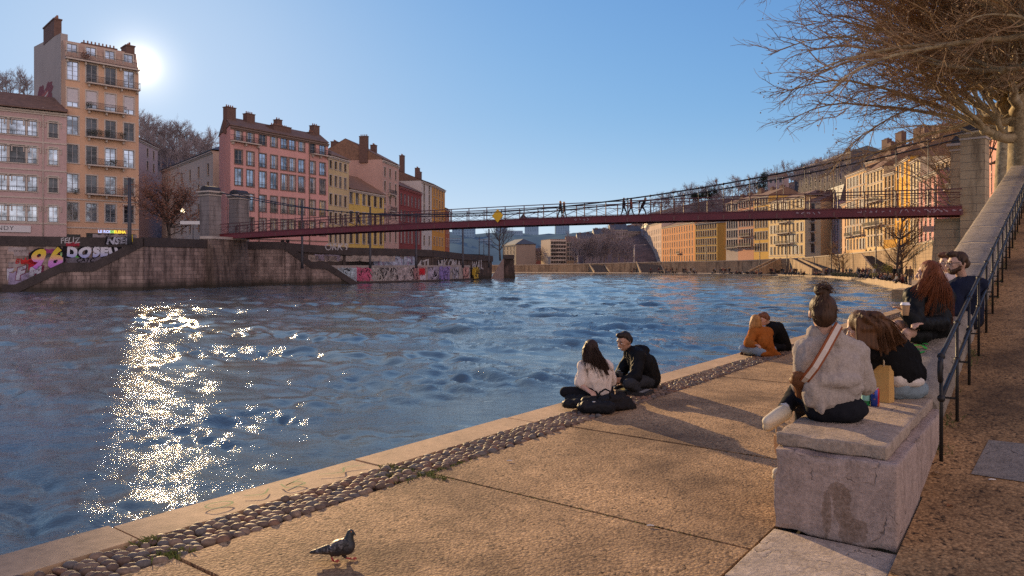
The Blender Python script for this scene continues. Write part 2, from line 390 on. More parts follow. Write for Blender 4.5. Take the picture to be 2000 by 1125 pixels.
# ================================================================ quay: kerb, cobbles, aggregate slabs
def aggregate(name, c, dark, big=55, k=1.0):
    m, nt, b = new_mat(name); co = tex_coord(nt, True)
    v = voro(nt, co, big); v2 = voro(nt, co, big*2.1)
    peb = ramp(nt, v.outputs['Color'], [(.17, sc(dark, .35)), (.22, sc(c, .72)), (.5, c), (.82, sc(c, 1.15)), (.93, sc(c, 1.7))])
    gap = ramp(nt, v.outputs['Distance'], [(.3, (1, 1, 1)), (.66, (.48, .42, .36))])
    a = mixc(nt, .85, peb, gap, 'MULTIPLY')
    a = mixc(nt, .35, a, ramp(nt, v2.outputs['Color'], [(.2, sc(dark, .7)), (.8, sc(c, 1.3))]))
    st_ = noise_n(nt, co, .55, 6, .62); st2 = noise_n(nt, co, 3.5, 5, .6)
    a = mixc(nt, ramp(nt, st_, [(.38, (.75,)*3), (.58, (0, 0, 0))]), a, sc(dark, .9))
    a = mixc(nt, ramp(nt, st2, [(.5, (0, 0, 0)), (.75, (.35,)*3)]), a, sc(c, 1.15))
    nt.links.new(a, b.inputs['Base Color']); b.inputs['Roughness'].default_value = .85; b.inputs['Specular IOR Level'].default_value = .25
    hh = mixc(nt, .3, v.outputs['Distance'], v2.outputs['Distance'])
    nt.links.new(bump(nt, hh, .55*k, -.012), b.inputs['Normal']); return m
M_quay = aggregate('exposed_aggregate', (.60, .385, .20), (.09, .05, .028), 52)
M_kerb = mat('kerb_stone', (.47, .31, .175), .85, .35, 1.7, .35, 60, world=True)
M_dark = mat('joint_dirt', (.035, .03, .022), 1, world=True)
JO = [2.12+2.07*k for k in range(-6, 40)]
S0, S1 = -8, 31.0
q = MB(); gap = .019
def slab(mb, s0, s1, t0, t1, z, dep=.3):
    mb.add([st(s0, t0, z), st(s1, t0, z), st(s1, t1, z), st(s0, t1, z), st(s0, t0, z-dep), st(s1, t0, z-dep), st(s1, t1, z-dep), st(s0, t1, z-dep)],
           [(0, 3, 2, 1), (0, 1, 5, 4), (1, 2, 6, 5), (2, 3, 7, 6), (3, 0, 4, 7)])
ss = [S0]+[j for j in JO if S0 < j < S1]+[S1]
for i in range(len(ss)-1):
    a, b_ = ss[i]+gap*.8, ss[i+1]-gap*.8
    slab(q, a, b_, -3.965, -1.0 if a > 4.3 else -1.43, random.uniform(-.003, .003))
tag(q.build('quay_paving', M_quay), kind='structure')
q = MB(); kk = [S0, .05, 2.12, 4.09, 6.2, 8.3, 10.4, 12.45, 14.5, 16.6, 18.7, 20.8, 23, 25, 27, 29, S1]
for i in range(len(kk)-1):
    slab(q, kk[i]+.014, kk[i+1]-.014, -4.75+random.uniform(-.012, .012), -4.385, .004+random.uniform(-.008, .01), 2.0)
q.smooth = False
tag(q.build('quay_kerb', M_kerb), kind='structure')
q = MB(); slab(q, S0, S1, -4.39, -1.0, -.035, 1.5); slab(q, S0, S1, -4.72, -4.35, -.06, 1.4)
tag(q.build('quay_bed', mat('mortar', (.055, .042, .03), .95, .3, 14, .6, 40, world=True)), kind='structure')
# the cobbled drainage strip (river pebbles laid in mortar): part of the paving
def cobble_strip():
    mb = MB(); mb.smooth = True; rr = random.Random(5)
    t0, t1 = -4.36, -3.985
    s = -1.0
    while s < 30:
        L = .062
        for k in range(5):
            near = s < 9
            t = t0+(k+.5+(.25 if int(round(s/L)) % 2 else -.25))*(t1-t0)/5+rr.uniform(-.012, .012); sj = s+rr.uniform(-.016, .016)
            if rr.random() < .04: continue
            a = rr.uniform(.036, .058); b_ = rr.uniform(.022, .030)*(1.0+.2*rr.random()); h = rr.uniform(.017, .030)
            M = Matrix.Rotation(-QA+rr.gauss(R(32), R(16)), 3, 'Z') @ Matrix.Rotation(rr.gauss(0, .22), 3, 'X')
            mb.mi = rr.choice((0, 0, 1, 1, 2, 3))
            mb.ell(st(sj, t, -.012+rr.uniform(-.006, .006)), (a, b_, h*1.25), M, 9 if near else 6, 6 if near else 4)
        s += L
    ms = [mat('pebble_tan', (.22, .145, .092), .65, .45, 9, .3, 70, world=True), mat('pebble_brown', (.125, .080, .052), .65, .45, 9, .3, 70, world=True),
          mat('pebble_grey', (.13, .108, .09), .65, .4, 9, .3, 70, world=True), mat('pebble_rust', (.20, .105, .058), .65, .4, 9, .3, 70, world=True)]
    return mb.build('cobbled_strip', ms)
tag(cobble_strip(), kind='structure')
# grass in the joints
def tufts():
    mb = MB(); rr = random.Random(9)
    spots = [(4.13+rr.gauss(0, .03), rr.uniform(-4.42, -3.72), .035) for _ in range(420)]
    spots += [(4.3+rr.gauss(0, .22), -3.97+rr.gauss(0, .018), .03) for _ in range(230)]
    spots += [(4.0+rr.gauss(0, .12), -4.2+rr.gauss(0, .05), .03) for _ in range(120)]
    spots += [(2.14+rr.gauss(0, .035), -4.33+rr.gauss(0, .03), .045) for _ in range(130)]
    spots += [(2.12+rr.gauss(0, .045), -4.02+rr.gauss(0, .03), .045) for _ in range(130)]
    spots += [(4.19+rr.gauss(0, .006), rr.uniform(-3.9, -1.6), .014) for _ in range(200)]
    for s, t, h in spots:
        p = st(s, t, -.01); d = Vector((rr.gauss(0, .5), rr.gauss(0, .5), 1)).normalized(); h *= rr.uniform(.5, 1.3); w_ = rr.uniform(.003, .006)
        sd = d.cross(Vector((rr.uniform(-1, 1), rr.uniform(-1, 1), .1))).normalized()*w_
        mb.mi = rr.randint(0, 1)
        mb.add([p-sd, p+sd, p+d*h*.6+sd*.7+Vector((0, 0, 0)), p+d*h+Vector((d.x, d.y, -.3))*h*.3], [(0, 1, 2, 3)])
    return mb.build('joint_grass', [mat('grass_green', (.10, .13, .02), .8, .4, 40), mat('grass_dry', (.17, .16, .04), .8, .4, 40)])
tag(tufts(), 'low green grass and moss growing in the paving joints', 'grass', kind='stuff')
# faded green chalk scrawl on the kerb
def stroke_path(pts, n=8):
    out = []
    P = [pts[0]]+list(pts)+[pts[-1]]
    for i in range(1, len(P)-2):
        for k in range(n):
            t = k/n; a, b_, c, d = (np.array(P[i+j], float) for j in (-1, 0, 1, 2))
            out.append(tuple(.5*((2*b_)+(c-a)*t+(2*a-5*b_+4*c-d)*t*t+(3*b_-a-3*c+d)*t**3)))
    out.append(tuple(P[-2])); return out
def ribbon(mb, pts, width, f):
    """flat brush stroke: pts in plane coordinates, f maps (x, y) to space"""
    pp = stroke_path(pts); L = []
    for i, p in enumerate(pp):
        a = np.array(pp[max(0, i-1)]); b_ = np.array(pp[min(len(pp)-1, i+1)]); d = b_-a; l = np.linalg.norm(d); d = d/l if l > 1e-9 else np.array((1., 0))
        n = np.array((-d[1], d[0]))*width/2*(.6+.4*math.sin(math.pi*min(1, max(.15, i/len(pp))))); L.append((np.array(p)-n, np.array(p)+n))
    base = [f(*L[0][0]), f(*L[0][1])]; vs = list(base)
    for l, r_ in L[1:]: vs += [f(*l), f(*r_)]
    mb.add(vs, [(2*i, 2*i+1, 2*i+3, 2*i+2) for i in range(len(L)-1)])
fk = lambda x, y: st(2.65+x, -4.62+y, .017)
ck_ = empty('chalk_scrawl', fk(.5, .05), 'faded green chalk scrawl on the quay kerb', 'graffiti')
for pts in ([(0, .03), (.05, .0), (.14, .02), (.17, .09), (.1, .12), (.02, .1), (.0, .03)], [(.3, .02), (.4, .1), (.5, .02)], [(.62, .0), (.6, .12), (.74, .13), (.72, .04), (.62, .06), (.8, .0)], [(.95, .02), (1.1, .12), (1.2, .03), (1.35, .11)]):
    mb = MB(); ribbon(mb, pts, .016, fk); mb.build('chalk_mark', mat('green_chalk', (.20, .27, .10), .9, .5, 60), ck_)

# ================================================================ limestone block and sloping parapet
def limestone(name, c, stain=False):
    m, nt, b = new_mat(name); co = tex_coord(nt, False); 
    n1 = noise_n(nt, co, 1.6, 7, .65); n2 = noise_n(nt, co, 9, 6, .6); n3 = noise_n(nt, tex_coord(nt, False, (6, 6, .7)), 1.3, 5, .65)
    a = ramp(nt, n1, [(.30, sc(c, .38)), (.45, sc(c, .78)), (.58, c), (.74, sc(c, 1.25))])
    a = mixc(nt, .45, a, ramp(nt, n2, [(.32, sc(c, .35)), (.68, sc(c, 1.3))]))
    a = mixc(nt, ramp(nt, n3, [(.52, (0, 0, 0)), (.7, (.65,)*3)]), a, (c[0]*.33, c[1]*.29, c[2]*.25))
    dn = node(nt, 'ShaderNodeTexNoise'); dn.inputs['Scale'].default_value = 3.0; dn.inputs['Detail'].default_value = 5; nt.links.new(co, dn.inputs['Vector'])
    vv = node(nt, 'ShaderNodeVectorMath', operation='MULTIPLY_ADD'); nt.links.new(dn.outputs['Color'], vv.inputs[0]); vv.inputs[1].default_value = (.55, .55, .55); nt.links.new(co, vv.inputs[2])
    v = node(nt, 'ShaderNodeTexVoronoi', feature='DISTANCE_TO_EDGE'); v.inputs['Scale'].default_value = 2.1; nt.links.new(vv.outputs[0], v.inputs['Vector'])
    crm = ramp(nt, n2, [(.48, (0, 0, 0)), (.6, (1, 1, 1))]); crk = ramp(nt, v.outputs['Distance'], [(.0, (1, 1, 1)), (.012, (0, 0, 0))])
    ck = mixc(nt, 1, crk, crm, 'MULTIPLY')
    a = mixc(nt, ck, a, (.05, .035, .025))
    if stain:                                               # brown damp stain on the end face
        sep = node(nt, 'ShaderNodeSeparateXYZ'); nt.links.new(co, sep.inputs[0])
        def ellm(cx, cz, rx, rz_):
            vs = node(nt, 'ShaderNodeVectorMath', operation='MULTIPLY_ADD'); nt.links.new(co, vs.inputs[0]); vs.inputs[1].default_value = (1/rx, 0, 1/rz_); vs.inputs[2].default_value = (-cx/rx, 0, -cz/rz_)
            l = node(nt, 'ShaderNodeVectorMath', operation='LENGTH'); nt.links.new(vs.outputs[0], l.inputs[0])
            ad = node(nt, 'ShaderNodeMath', operation='MULTIPLY_ADD'); nt.links.new(n2, ad.inputs[0]); ad.inputs[1].default_value = 1.0; nt.links.new(l.outputs['Value'], ad.inputs[2])
            return ramp(nt, ad.outputs[0], [(.5, (.95,)*3), (1.15/1.0 if False else .98, (.75,)*3), (1.0, (0, 0, 0))])
        for (cx, cz, rx, rz_) in ((.05, -.03, .055, .13), (-.03, -.10, .028, .15), (.13, -.15, .06, .085), (.03, .05, .06, .06), (.08, -.16, .055, .1)):
            a = mixc(nt, ellm(cx, cz, rx*1.9, rz_*1.9), a, (.14, .082, .045))
    nt.links.new(a, b.inputs['Base Color']); b.inputs['Roughness'].default_value = .85; b.inputs['Specular IOR Level'].default_value = .25
    n4 = noise_n(nt, co, 38, 5, .7); hh = mixc(nt, .5, mixc(nt, .5, n1, n2), n4); hh = mixc(nt, ck, hh, (0, 0, 0)); a = mixc(nt, .35, a, ramp(nt, n4, [(.34, sc(c, .35)), (.66, sc(c, 1.35))])); nt.links.new(a, b.inputs['Base Color'])
    nt.links.new(bump(nt, hh, .75, .03), b.inputs['Normal']); return m
import bmesh
def rough_block(sx, sy, sz, bev=.02, cuts=14, amp=.008, seed=0, chip=.0, top_round=0):
    bm = bmesh.new(); bmesh.ops.create_cube(bm, size=1)
    bmesh.ops.scale(bm, vec=(sx, sy, sz), verts=bm.verts)
    bmesh.ops.bevel(bm, geom=list(bm.edges), offset=bev, segments=2, profile=.6, affect='EDGES')
    bmesh.ops.subdivide_edges(bm, edges=[e for e in bm.edges if e.calc_length() > .08], cuts=cuts, use_grid_fill=True)
    bm.normal_update()
    for v in bm.verts:
        p = v.co*3+Vector((seed*7.1, seed, 0)); n = noise.noise(p)+.5*noise.noise(p*3.1)+.3*noise.noise(p*9)
        edge = sum(1 for a, h in ((v.co.x, sx/2), (v.co.y, sy/2), (v.co.z, sz/2)) if abs(abs(a)-h) < bev*1.6) >= 2
        v.co += v.normal*n*amp-(v.normal*chip*max(0, noise.noise(p*2.2+Vector((3, 1, 0)))) if edge else Vector((0, 0, 0)))
    me = bpy.data.meshes.new('block'); 
    for f in bm.faces: f.smooth = True
    bm.to_mesh(me); bm.free(); return me
def qobj(name, me, parent, s, t, z, m):
    me.materials.append(m); o = link(name, me, parent, st(s, t, z) if parent is None else None, -QA if parent is None else 0); return o
M_lime = limestone('limestone', (.44, .335, .25)); M_lime_st = limestone('limestone_stained', (.44, .325, .265), True)
blk = empty('stone_block', st(5.61, -1.075, 0), 'squared pale limestone end block of the ramp wall, brown stain on its front face', 'stone block', rz=-QA)
o = qobj('block_body', rough_block(.70, 2.0, .51, .016, 20, .005, 1, .04), blk, 0, 0, 0, M_lime_st); o.location = (0, 0, .252)
o = qobj('coping_slab', rough_block(.64, 1.93, .085, .014, 22, .0035, 2, .022), blk, 0, 0, 0, M_lime); o.location = (-.035, .03, .548)
# parapet that climbs with the ramp
def wall_top(s): return .605+.185*(s-6.62)
def ramp_z(s): return max(0.0, .163*(s-4.75))
par = empty('ramp_wall', st(6.62, -1.1, 0), 'long pale stone wall with rounded coping climbing beside the ramp', 'wall')
def wall_profile(s, nz=0):
    zt = wall_top(s); rnd = [(-1.36, -.4), (-1.36, zt-.10), (-1.345, zt-.045), (-1.29, zt-.012), (-1.15, zt), (-1.0, zt), (-.9, zt-.008), (-.82, zt-.035), (-.775, zt-.085), (-.765, zt-.16), (-.765, min(zt-.3, ramp_z(s)-.2))]
    out = []
    for t, z in rnd:
        k = noise.noise(Vector((s*1.7, t*4, z*3)))*.012+noise.noise(Vector((s*6, t*9, z*9)))*.005
        out.append(st(s, t+k, z+k))
    return out
mb = MB(); mb.smooth = True; cuts_ = [6.64, 8.55, 10.5, 12.4, 14.3, 16.2, 18.1, 20, 22, 24, 26, 28, 30, 32.5]
for i in range(len(cuts_)-1):
    a, b_ = cuts_[i]+.008, cuts_[i+1]-.008; n = 14
    mb.extrude([wall_profile(a+(b_-a)*k/n) for k in range(n+1)], None)
mb.build('wall_stones', limestone('limestone_wall', (.33, .27, .21)), par)
mb = MB(); fw = lambda x, y: st(7.15+x, -1.3+y, wall_top(7.15+x)+.008)
for pts in ([(0, .05), (.07, .12), (.02, .2), (.1, .26)], [(.16, .06), (.22, .02), (.27, .12), (.18, .2), (.26, .26)], [(.5, .05), (.56, .22), (.66, .3)], [(.5, .2), (.62, .08), (.7, .24), (.78, .1)], [(.74, .3), (.86, .24), (.8, .12), (.9, .05)], [(.9, .3), (.98, .15), (.92, .04)]):
    ribbon(mb, pts, .034, fw)
mb.build('graffiti', mat('green_paint', (.03, .38, .06), .6, .3, 30), par)
# threshold slabs in front of the block
M_slab = limestone('threshold_stone', (.50, .40, .31))
for i, (s0, s1, t0, t1) in enumerate(((3.74, 4.585, -1.41, -.715), (2.6, 3.725, -1.41, -.715))):
    o = qobj('stone_slab', rough_block(t1-t0, s1-s0, .12, .008, 10, .002, 4+i, .01), None, (s0+s1)/2, (t0+t1)/2, -.051, M_slab)
    tag(o, kind='structure')
# ramp surface: worn gritty asphalt
M_ramp = aggregate('ramp_asphalt', (.50, .29, .125), (.05, .028, .013), 42, .8)
mb = MB(); N = 60
sv = [-6+i*1.0 for i in range(11)]+[4.75+i*.7 for i in range(1, 42)]
for i in range(len(sv)-1):
    for t0, t1 in ((-.80, -.2), (-.2, 1.2), (1.2, 4), (4, 9)):
        if sv[i] < 4.6: t0 = max(t0, -.712)
        za, zb = ramp_z(sv[i]), ramp_z(sv[i+1])
        mb.quad(st(sv[i], t0, za), st(sv[i], t1, za), st(sv[i+1], t1, zb), st(sv[i+1], t0, zb))
tag(mb.build('ramp', M_ramp), kind='structure')
mb = MB(); mb.add([st(5.93, -.48, ramp_z(5.93)+.006), st(5.9, 2.6, ramp_z(5.9)+.006), st(6.75, 2.6, ramp_z(6.75)+.006), st(6.62, -.42, ramp_z(6.62)+.006)], [(0, 1, 2, 3)])
tag(mb.build('ramp_slab', limestone('ramp_stone', (.30, .25, .20))), kind='structure')
# dirt and grass along the wall foot
mb = MB(); rr = random.Random(4)
for _ in range(900):
    s = 6.2+rr.random()**1.5*14; t = -.745+abs(rr.gauss(0, .05))
    if noise.noise(Vector((s*1.4, 0, 3))) < .05: continue
    p = st(s, t, ramp_z(s)-.004); h = rr.uniform(.015, .06); d = Vector((rr.gauss(0, .5), rr.gauss(0, .5), 1)).normalized(); sd = d.cross(Vector((rr.uniform(-1, 1), 1, 0))).normalized()*.005
    mb.add([p-sd, p+sd, p+d*h], [(0, 1, 2)])
tag(mb.build('verge_grass', mat('verge_green', (.075, .085, .02), .9, .4, 30)), 'thin grass along the foot of the ramp wall', 'grass', kind='stuff')
# handrail on the wall
M_iron = mat('black_iron', (.020, .017, .015), .45, .3, 20, .15, 80, spec=.25)
rail = empty('handrail', st(5.94, -.66, ramp_z(5.94)), 'black iron handrail with two rails climbing the ramp wall', 'handrail')
def rz_(s): return 1.0+.166*(s-5.94)
for k, dz in enumerate((0, -.30)):
    mb = MB(); mb.smooth = True
    pts = [st(5.94+.1*i, -.66, rz_(5.94+.1*i)+dz) for i in range(0, 250, 3)]
    if k == 0: pts = [st(5.93, -.66, rz_(5.94)-.09), st(5.915, -.66, rz_(5.94)-.03)]+pts
    mb.tube(pts, .0165, 8); mb.build('rail', M_iron, rail)
for i in range(24):
    s = 5.94+i*1.02; mb = MB(); z0 = wall_top(s)-.42 if i else ramp_z(s)+.06
    mb.smooth = True
    mb.tube([st(s, -.66, rz_(s)+.01), st(s, -.66, z0)], .013, 8)
    for dz in (0, -.30): mb.ell(st(s, -.66, rz_(s)+dz), .027, None, 8, 6)
    mb.smooth = False
    if i: mb.bar(st(s, -.66, z0+.02), st(s, -.80, z0+.02), .02); mb.bar(st(s, -.66, z0+.30), st(s, -.80, z0+.30), .016)
    else:
        mb.smooth = True; mb.tube([st(s-.02, -.66, rz_(s)-.01), st(s-.06, -.66, rz_(s)-.05), st(s-.07, -.66, rz_(s)-.12), st(s-.045, -.66, rz_(s)-.17), st(s, -.66, rz_(s)-.16)], .017, 8)
    mb.build('post', M_iron, rail)
# ================================================================ buildings
def glass_mat(name, c, rough=.06, metal=.75):
    if name in _mc: return _mc[name]
    m, nt, b = new_mat(name); co = tex_coord(nt, True)
    n = noise_n(nt, co, .55, 3)
    nt.links.new(ramp(nt, n, [(.35, sc(c, .35)), (.5, c), (.68, sc(c, 1.5))]), b.inputs['Base Color'])
    b.inputs['Roughness'].default_value = rough; b.inputs['Metallic'].default_value = metal
    nt.links.new(bump(nt, noise_n(nt, co, 1.3, 2), .05, .05), b.inputs['Normal'])
    _mc[name] = m; return m
G_sky = glass_mat('window_glass', (.34, .40, .48)); G_dark = glass_mat('dark_glass', (.05, .055, .065), .08, .45)
G_lit = glass_mat('warm_glass', (.34, .22, .11), .1, .6)
M_frame_w = mat('white_frame', (.55, .53, .50), .6, .1); M_frame_b = mat('brown_frame', (.13, .085, .06), .6, .2); M_frame_g = mat('grey_frame', (.26, .25, .25), .6, .2)
M_trim = mat('stone_trim', (.46, .38, .32), .85, .2, 2, world=True); M_trimd = mat('dark_trim', (.17, .11, .085), .85, .2, 2, world=True)
M_blind = mat('pale_blind', (.50, .46, .47), .8, .12, 2); M_curt = mat('curtain', (.40, .36, .33), .9, .25, 4)
M_railm = mat('balcony_iron', (.035, .03, .03), .6, .2); M_tile = mat('roof_tiles', (.15, .085, .06), .9, .5, 1.2, .6, 9, world=True)
M_tile2 = mat('brown_tiles', (.20, .11, .07), .9, .45, 1.5, .6, 9, world=True); M_slate = mat('slate_roof', (.075, .08, .09), .6, .3, 1.5, world=True)
M_brick = mat('chimney_brick', (.125, .068, .052), .9, .4, 3, .3, 12, world=True); M_pot = mat('clay_pots', (.23, .10, .06), .9, .3)
M_white = mat('white_plaster', (.62, .58, .54), .9, .12, world=True)
def window_mesh(w, h, kind, frame, glass, trim, sill=True, panes=3, guard=False, fine=True):
    """one window, centred at the origin, facing -Y, reveal face at y=0"""
    mb = MB(); y = .17
    mb.mi = 1; mb.quad((-w/2, y, -h/2), (w/2, y, -h/2), (w/2, y, h/2), (-w/2, y, h/2))
    mb.mi = 0; fw = .075
    if fine:
        for x in (-w/2+fw/2, w/2-fw/2): mb.box((x, y-.03, 0), (fw, .05, h))
        for z in (-h/2+fw/2, h/2-fw/2): mb.box((0, y-.03, z), (w-2*fw, .046, fw))
        if kind != 'fixed': mb.box((0, y-.035, 0), (.09, .05, h-2*fw))
        for k in range(1, panes): mb.box((0, y-.03, -h/2+h*k/panes), (w-2*fw, .03, .035))
    else: mb.box((0, y-.03, 0), (.12, .05, h)); mb.box((0, y-.03, h*.1), (w, .04, .09))
    if kind == 'blind': mb.mi = 3; mb.box((0, y-.08, h*.12), (w-.02, .03, h*.72))
    if kind == 'half': mb.mi = 3; mb.box((0, y-.08, h*.36), (w-.02, .03, h*.26))
    if kind == 'curtain':
        mb.mi = 4
        for s in (-1, 1): mb.box((s*w*.33, y-.012, 0), (w*.24, .008, h-.1))
    if kind == 'shutter':
        mb.mi = 5
        for s in (-1, 1): mb.box((s*(w*.75), -.05, 0), (w*.48, .045, h))
    mb.mi = 2; tw = .17
    if trim is not None:
        for x in (-w/2-tw/2, w/2+tw/2): mb.box((x, -.012, 0), (tw, .05, h))
        mb.box((0, -.014, h/2+tw/2), (w+2*tw, .06, tw))
        if sill: mb.box((0, -.04, -h/2-.06), (w+2*tw+.06, .14, .12))
    if guard:
        mb.mi = 6
        for z in (-h/2+.06, -h/2+.62): mb.box((0, -.07, z), (w+.1, .03, .04))
        n = 9
        for k in range(n): mb.box((-w/2+w*k/(n-1), -.07, -h/2+.34), (.022, .02, .54))
    return mb.mesh('window', [frame, glass, trim or M_trim, M_blind, M_curt, M_frame_g, M_railm])
WBASE = random.Random(77)
def building(name, label, p0, p1, zb, zt, back, wall, cols_, rows, ww=1.1, wh=1.9, roof='gable', rh=2.6, tile=None, frame=None, trim=M_trim, kinds='gggcb',
             fine=True, guard=False, chims=(), balc=(), cornice=True, cat='building', group=None, skip=(), glass=None, shop=None, side=(), panes=3, over=.45, bands=(), flank_top=None):
    """p0 -> p1: left and right ends of the facade as seen from outside; back: vector to the rear wall.
    cols_: window centres as fractions of the facade; rows: list of (z centre, height)"""
    p0 = Vector((p0[0], p0[1], 0)); p1 = Vector((p1[0], p1[1], 0)); bk = Vector((back[0], back[1], 0))
    d = p1-p0; L = d.length; d.normalize(); n = Vector((d.y, -d.x, 0)); up = Vector((0, 0, 1)); ang = math.atan2(d.y, d.x)
    root = empty(name, (p0+p1)/2+bk/2+up*zb, label, cat, group)
    P = lambda u, z, o=0.0: p0+d*u+up*z+n*o
    mb = MB()
    us = [0.0, L]; vs = [zb-1.0, zt]; holes = []
    wcol = [(c[0]*L, c[1]) if isinstance(c, tuple) else (c*L, ww) for c in cols_]
    for c, w_ in wcol: us += [c-w_/2, c+w_/2]
    for z, h in rows: vs += [z-h/2, z+h/2]
    us = sorted(set(round(u, 4) for u in us)); vs = sorted(set(round(v, 4) for v in vs))
    def hole(u, v):
        for i, (c, w_) in enumerate(wcol):
            if abs(u-c) < w_/2:
                for j, (z, h) in enumerate(rows):
                    if abs(v-z) < h/2 and (i, j) not in skip: return True
        return False
    for a in range(len(us)-1):
        for b_ in range(len(vs)-1):
            if not hole((us[a]+us[a+1])/2, (vs[b_]+vs[b_+1])/2): mb.quad(P(us[a], vs[b_]), P(us[a+1], vs[b_]), P(us[a+1], vs[b_+1]), P(us[a], vs[b_+1]))
    for i, (c, w_) in enumerate(wcol):
        for j, (z, h) in enumerate(rows):
            if (i, j) in skip: continue
            a, b_, e, f = c-w_/2, c+w_/2, z-h/2, z+h/2; D = -.2
            mb.quad(P(a, e), P(a, e, D), P(a, f, D), P(a, f)); mb.quad(P(b_, e, D), P(b_, e), P(b_, f), P(b_, f, D))
            mb.quad(P(a, e), P(b_, e), P(b_, e, D), P(a, e, D)); mb.quad(P(a, f, D), P(b_, f, D), P(b_, f), P(a, f))
    # flanks, rear
    r0, r1 = p0+bk, p1+bk; Z = lambda p, z: p+up*z
    peak = zt+rh if roof == 'gable' else zt
    for a, b_ in ((r0, p0), (p1, r1)):
        mid = (a+b_)/2
        mb.quad(Z(a, zb-1), Z(b_, zb-1), Z(b_, zt), Z(a, zt))
        if roof == 'gable': mb.add([Z(a, zt), Z(b_, zt), Z(mid, peak)], [(0, 1, 2)])
    mb.quad(Z(r1, zb-1), Z(r0, zb-1), Z(r0, zt), Z(r1, zt))
    if roof == 'flat': mb.quad(Z(p0, zt), Z(p1, zt), Z(r1, zt), Z(r0, zt))
    mb.build('wall', wall, root)
    # roof
    tile = tile or M_tile; rb = MB(); bu = bk.normalized(); ov = over
    if roof in ('gable', 'hip'):
        ins = 0 if roof == 'gable' else min(L*.3, bk.length*.5)
        e0, e1 = P(-.12 if roof == 'gable' else -ov, zt+.05)-bu*ov, P(L+(.12 if roof == 'gable' else ov), zt+.05)-bu*ov
        f0, f1 = e0+bk+bu*2*ov, e1+bk+bu*2*ov
        m0, m1 = (e0+f0)/2+d*ins+up*rh, (e1+f1)/2-d*ins+up*rh
        T = up*.14
        rb.add([e0+T, e1+T, m1+T, m0+T, f0+T, f1+T], [(0, 1, 2, 3), (3, 2, 5, 4), (4, 0, 3), (1, 5, 2)])
        rb.add([e0, e1, m1, m0, f0, f1], [(3, 2, 1, 0), (4, 5, 2, 3)]); rb.quad(e0, e1, e1+T, e0+T); rb.quad(f1, f0, f0+T, f1+T)
        rb.quad(e1, m1, m1+T, e1+T); rb.quad(m0, e0, e0+T, m0+T); rb.quad(f0, m0, m0+T, f0+T); rb.quad(m1, f1, f1+T, m1+T)
        ro = rb.build('roof', tile, root)
    elif roof == 'mansard':
        ins = 1.3; q0, q1, q2, q3 = P(0, zt), P(L, zt), Z(r1, zt), Z(r0, zt)
        cc = (q0+q1+q2+q3)/4; tt = [q+(bu*ins if i < 2 else -bu*ins)+up*rh for i, q in enumerate((q0, q1, q2, q3))]
        rb.add([q0, q1, q2, q3]+tt, [(0, 1, 5, 4), (1, 2, 6, 5), (2, 3, 7, 6), (3, 0, 4, 7)])
        c2 = (tt[0]+tt[1]+tt[2]+tt[3])/4+up*.8; rb.add(tt+[c2], [(0, 1, 4), (1, 2, 4), (2, 3, 4), (3, 0, 4)])
        ro = rb.build('roof', tile, root)
    else:
        rb.prism([tuple((p0+bu*.1)[:2]), tuple((p1+bu*.1)[:2]), tuple((r1-bu*.1)[:2]), tuple((r0-bu*.1)[:2])], zt+.01, zt+.25); ro = rb.build('roof', tile, root)
    for (u, v, w_, dp, h) in [(a[0], a[1], a[2]*.9, a[3]*.9, a[4]*.8) for a in chims]:                                       # fraction along, fraction back, width, depth, height above eave
        cb = MB(); c = p0+d*(u*L)+bk*v+up*(zt-.3+h/2); M = Matrix.Rotation(ang, 3, 'Z')
        cb.mi = 0; cb.box(c, (w_, dp, h+.6), M); cb.box(c+up*(h/2+.32), (w_+.16, dp+.16, .14), M)
        cb.mi = 1; k = max(1, int(max(w_, dp)/.42)); e = d if w_ >= dp else n; mm = max(w_, dp)
        for i in range(k):
            o_ = e*((i+.5)/k-.5)*mm*.92; cb.lathe([(.12, 0), (.1, .42)], c+up*(h/2+.38)+o_, 6)
        cb.build('chimney', [M_brick, M_pot], ro)
    if cornice and roof != 'mansard':
        cb = MB(); cb.box(P(L/2, zt-.16, .17), (L+.1, .34, .26), Matrix.Rotation(ang, 3, 'Z')); cb.box(P(L/2, zt-.42, .07), (L+.06, .16, .25), Matrix.Rotation(ang, 3, 'Z'))
        cb.build('cornice', trim or M_trim, root)
    for z in bands:
        cb = MB(); cb.box(P(L/2, z, .035), (L+.02, .1, .2), Matrix.Rotation(ang, 3, 'Z')); cb.build('string_course', trim or M_trim, root)
    # windows: meshes shared per kind, each window an object
    cache = {}; R_ = random.Random(hash(label) % 9999 if False else len(label)*31+int(L*10)); nwin = 0
    for j, (z, h) in enumerate(rows):
        for i, (c, w_) in enumerate(wcol):
            if (i, j) in skip: continue
            k = R_.choice(kinds); key = (k, round(w_, 2), round(h, 2))
            if key not in cache:
                kd = {'g': 'glass', 'c': 'curtain', 'b': 'blind', 'h': 'half', 's': 'shutter', 'd': 'glass', 'w': 'glass', 'l': 'glass'}[k]
                gl = {'d': G_dark, 'l': G_lit}.get(k, glass or G_sky); fr = M_frame_w if k == 'w' else (frame or M_frame_b)
                cache[key] = window_mesh(w_, h, kd, fr, gl, trim, True, panes, guard, fine)
            o = link('window', cache[key], root, P(c, z, -.004)-root.location, ang)
            o.rotation_euler.x = R_.gauss(0, .004); nwin += 1
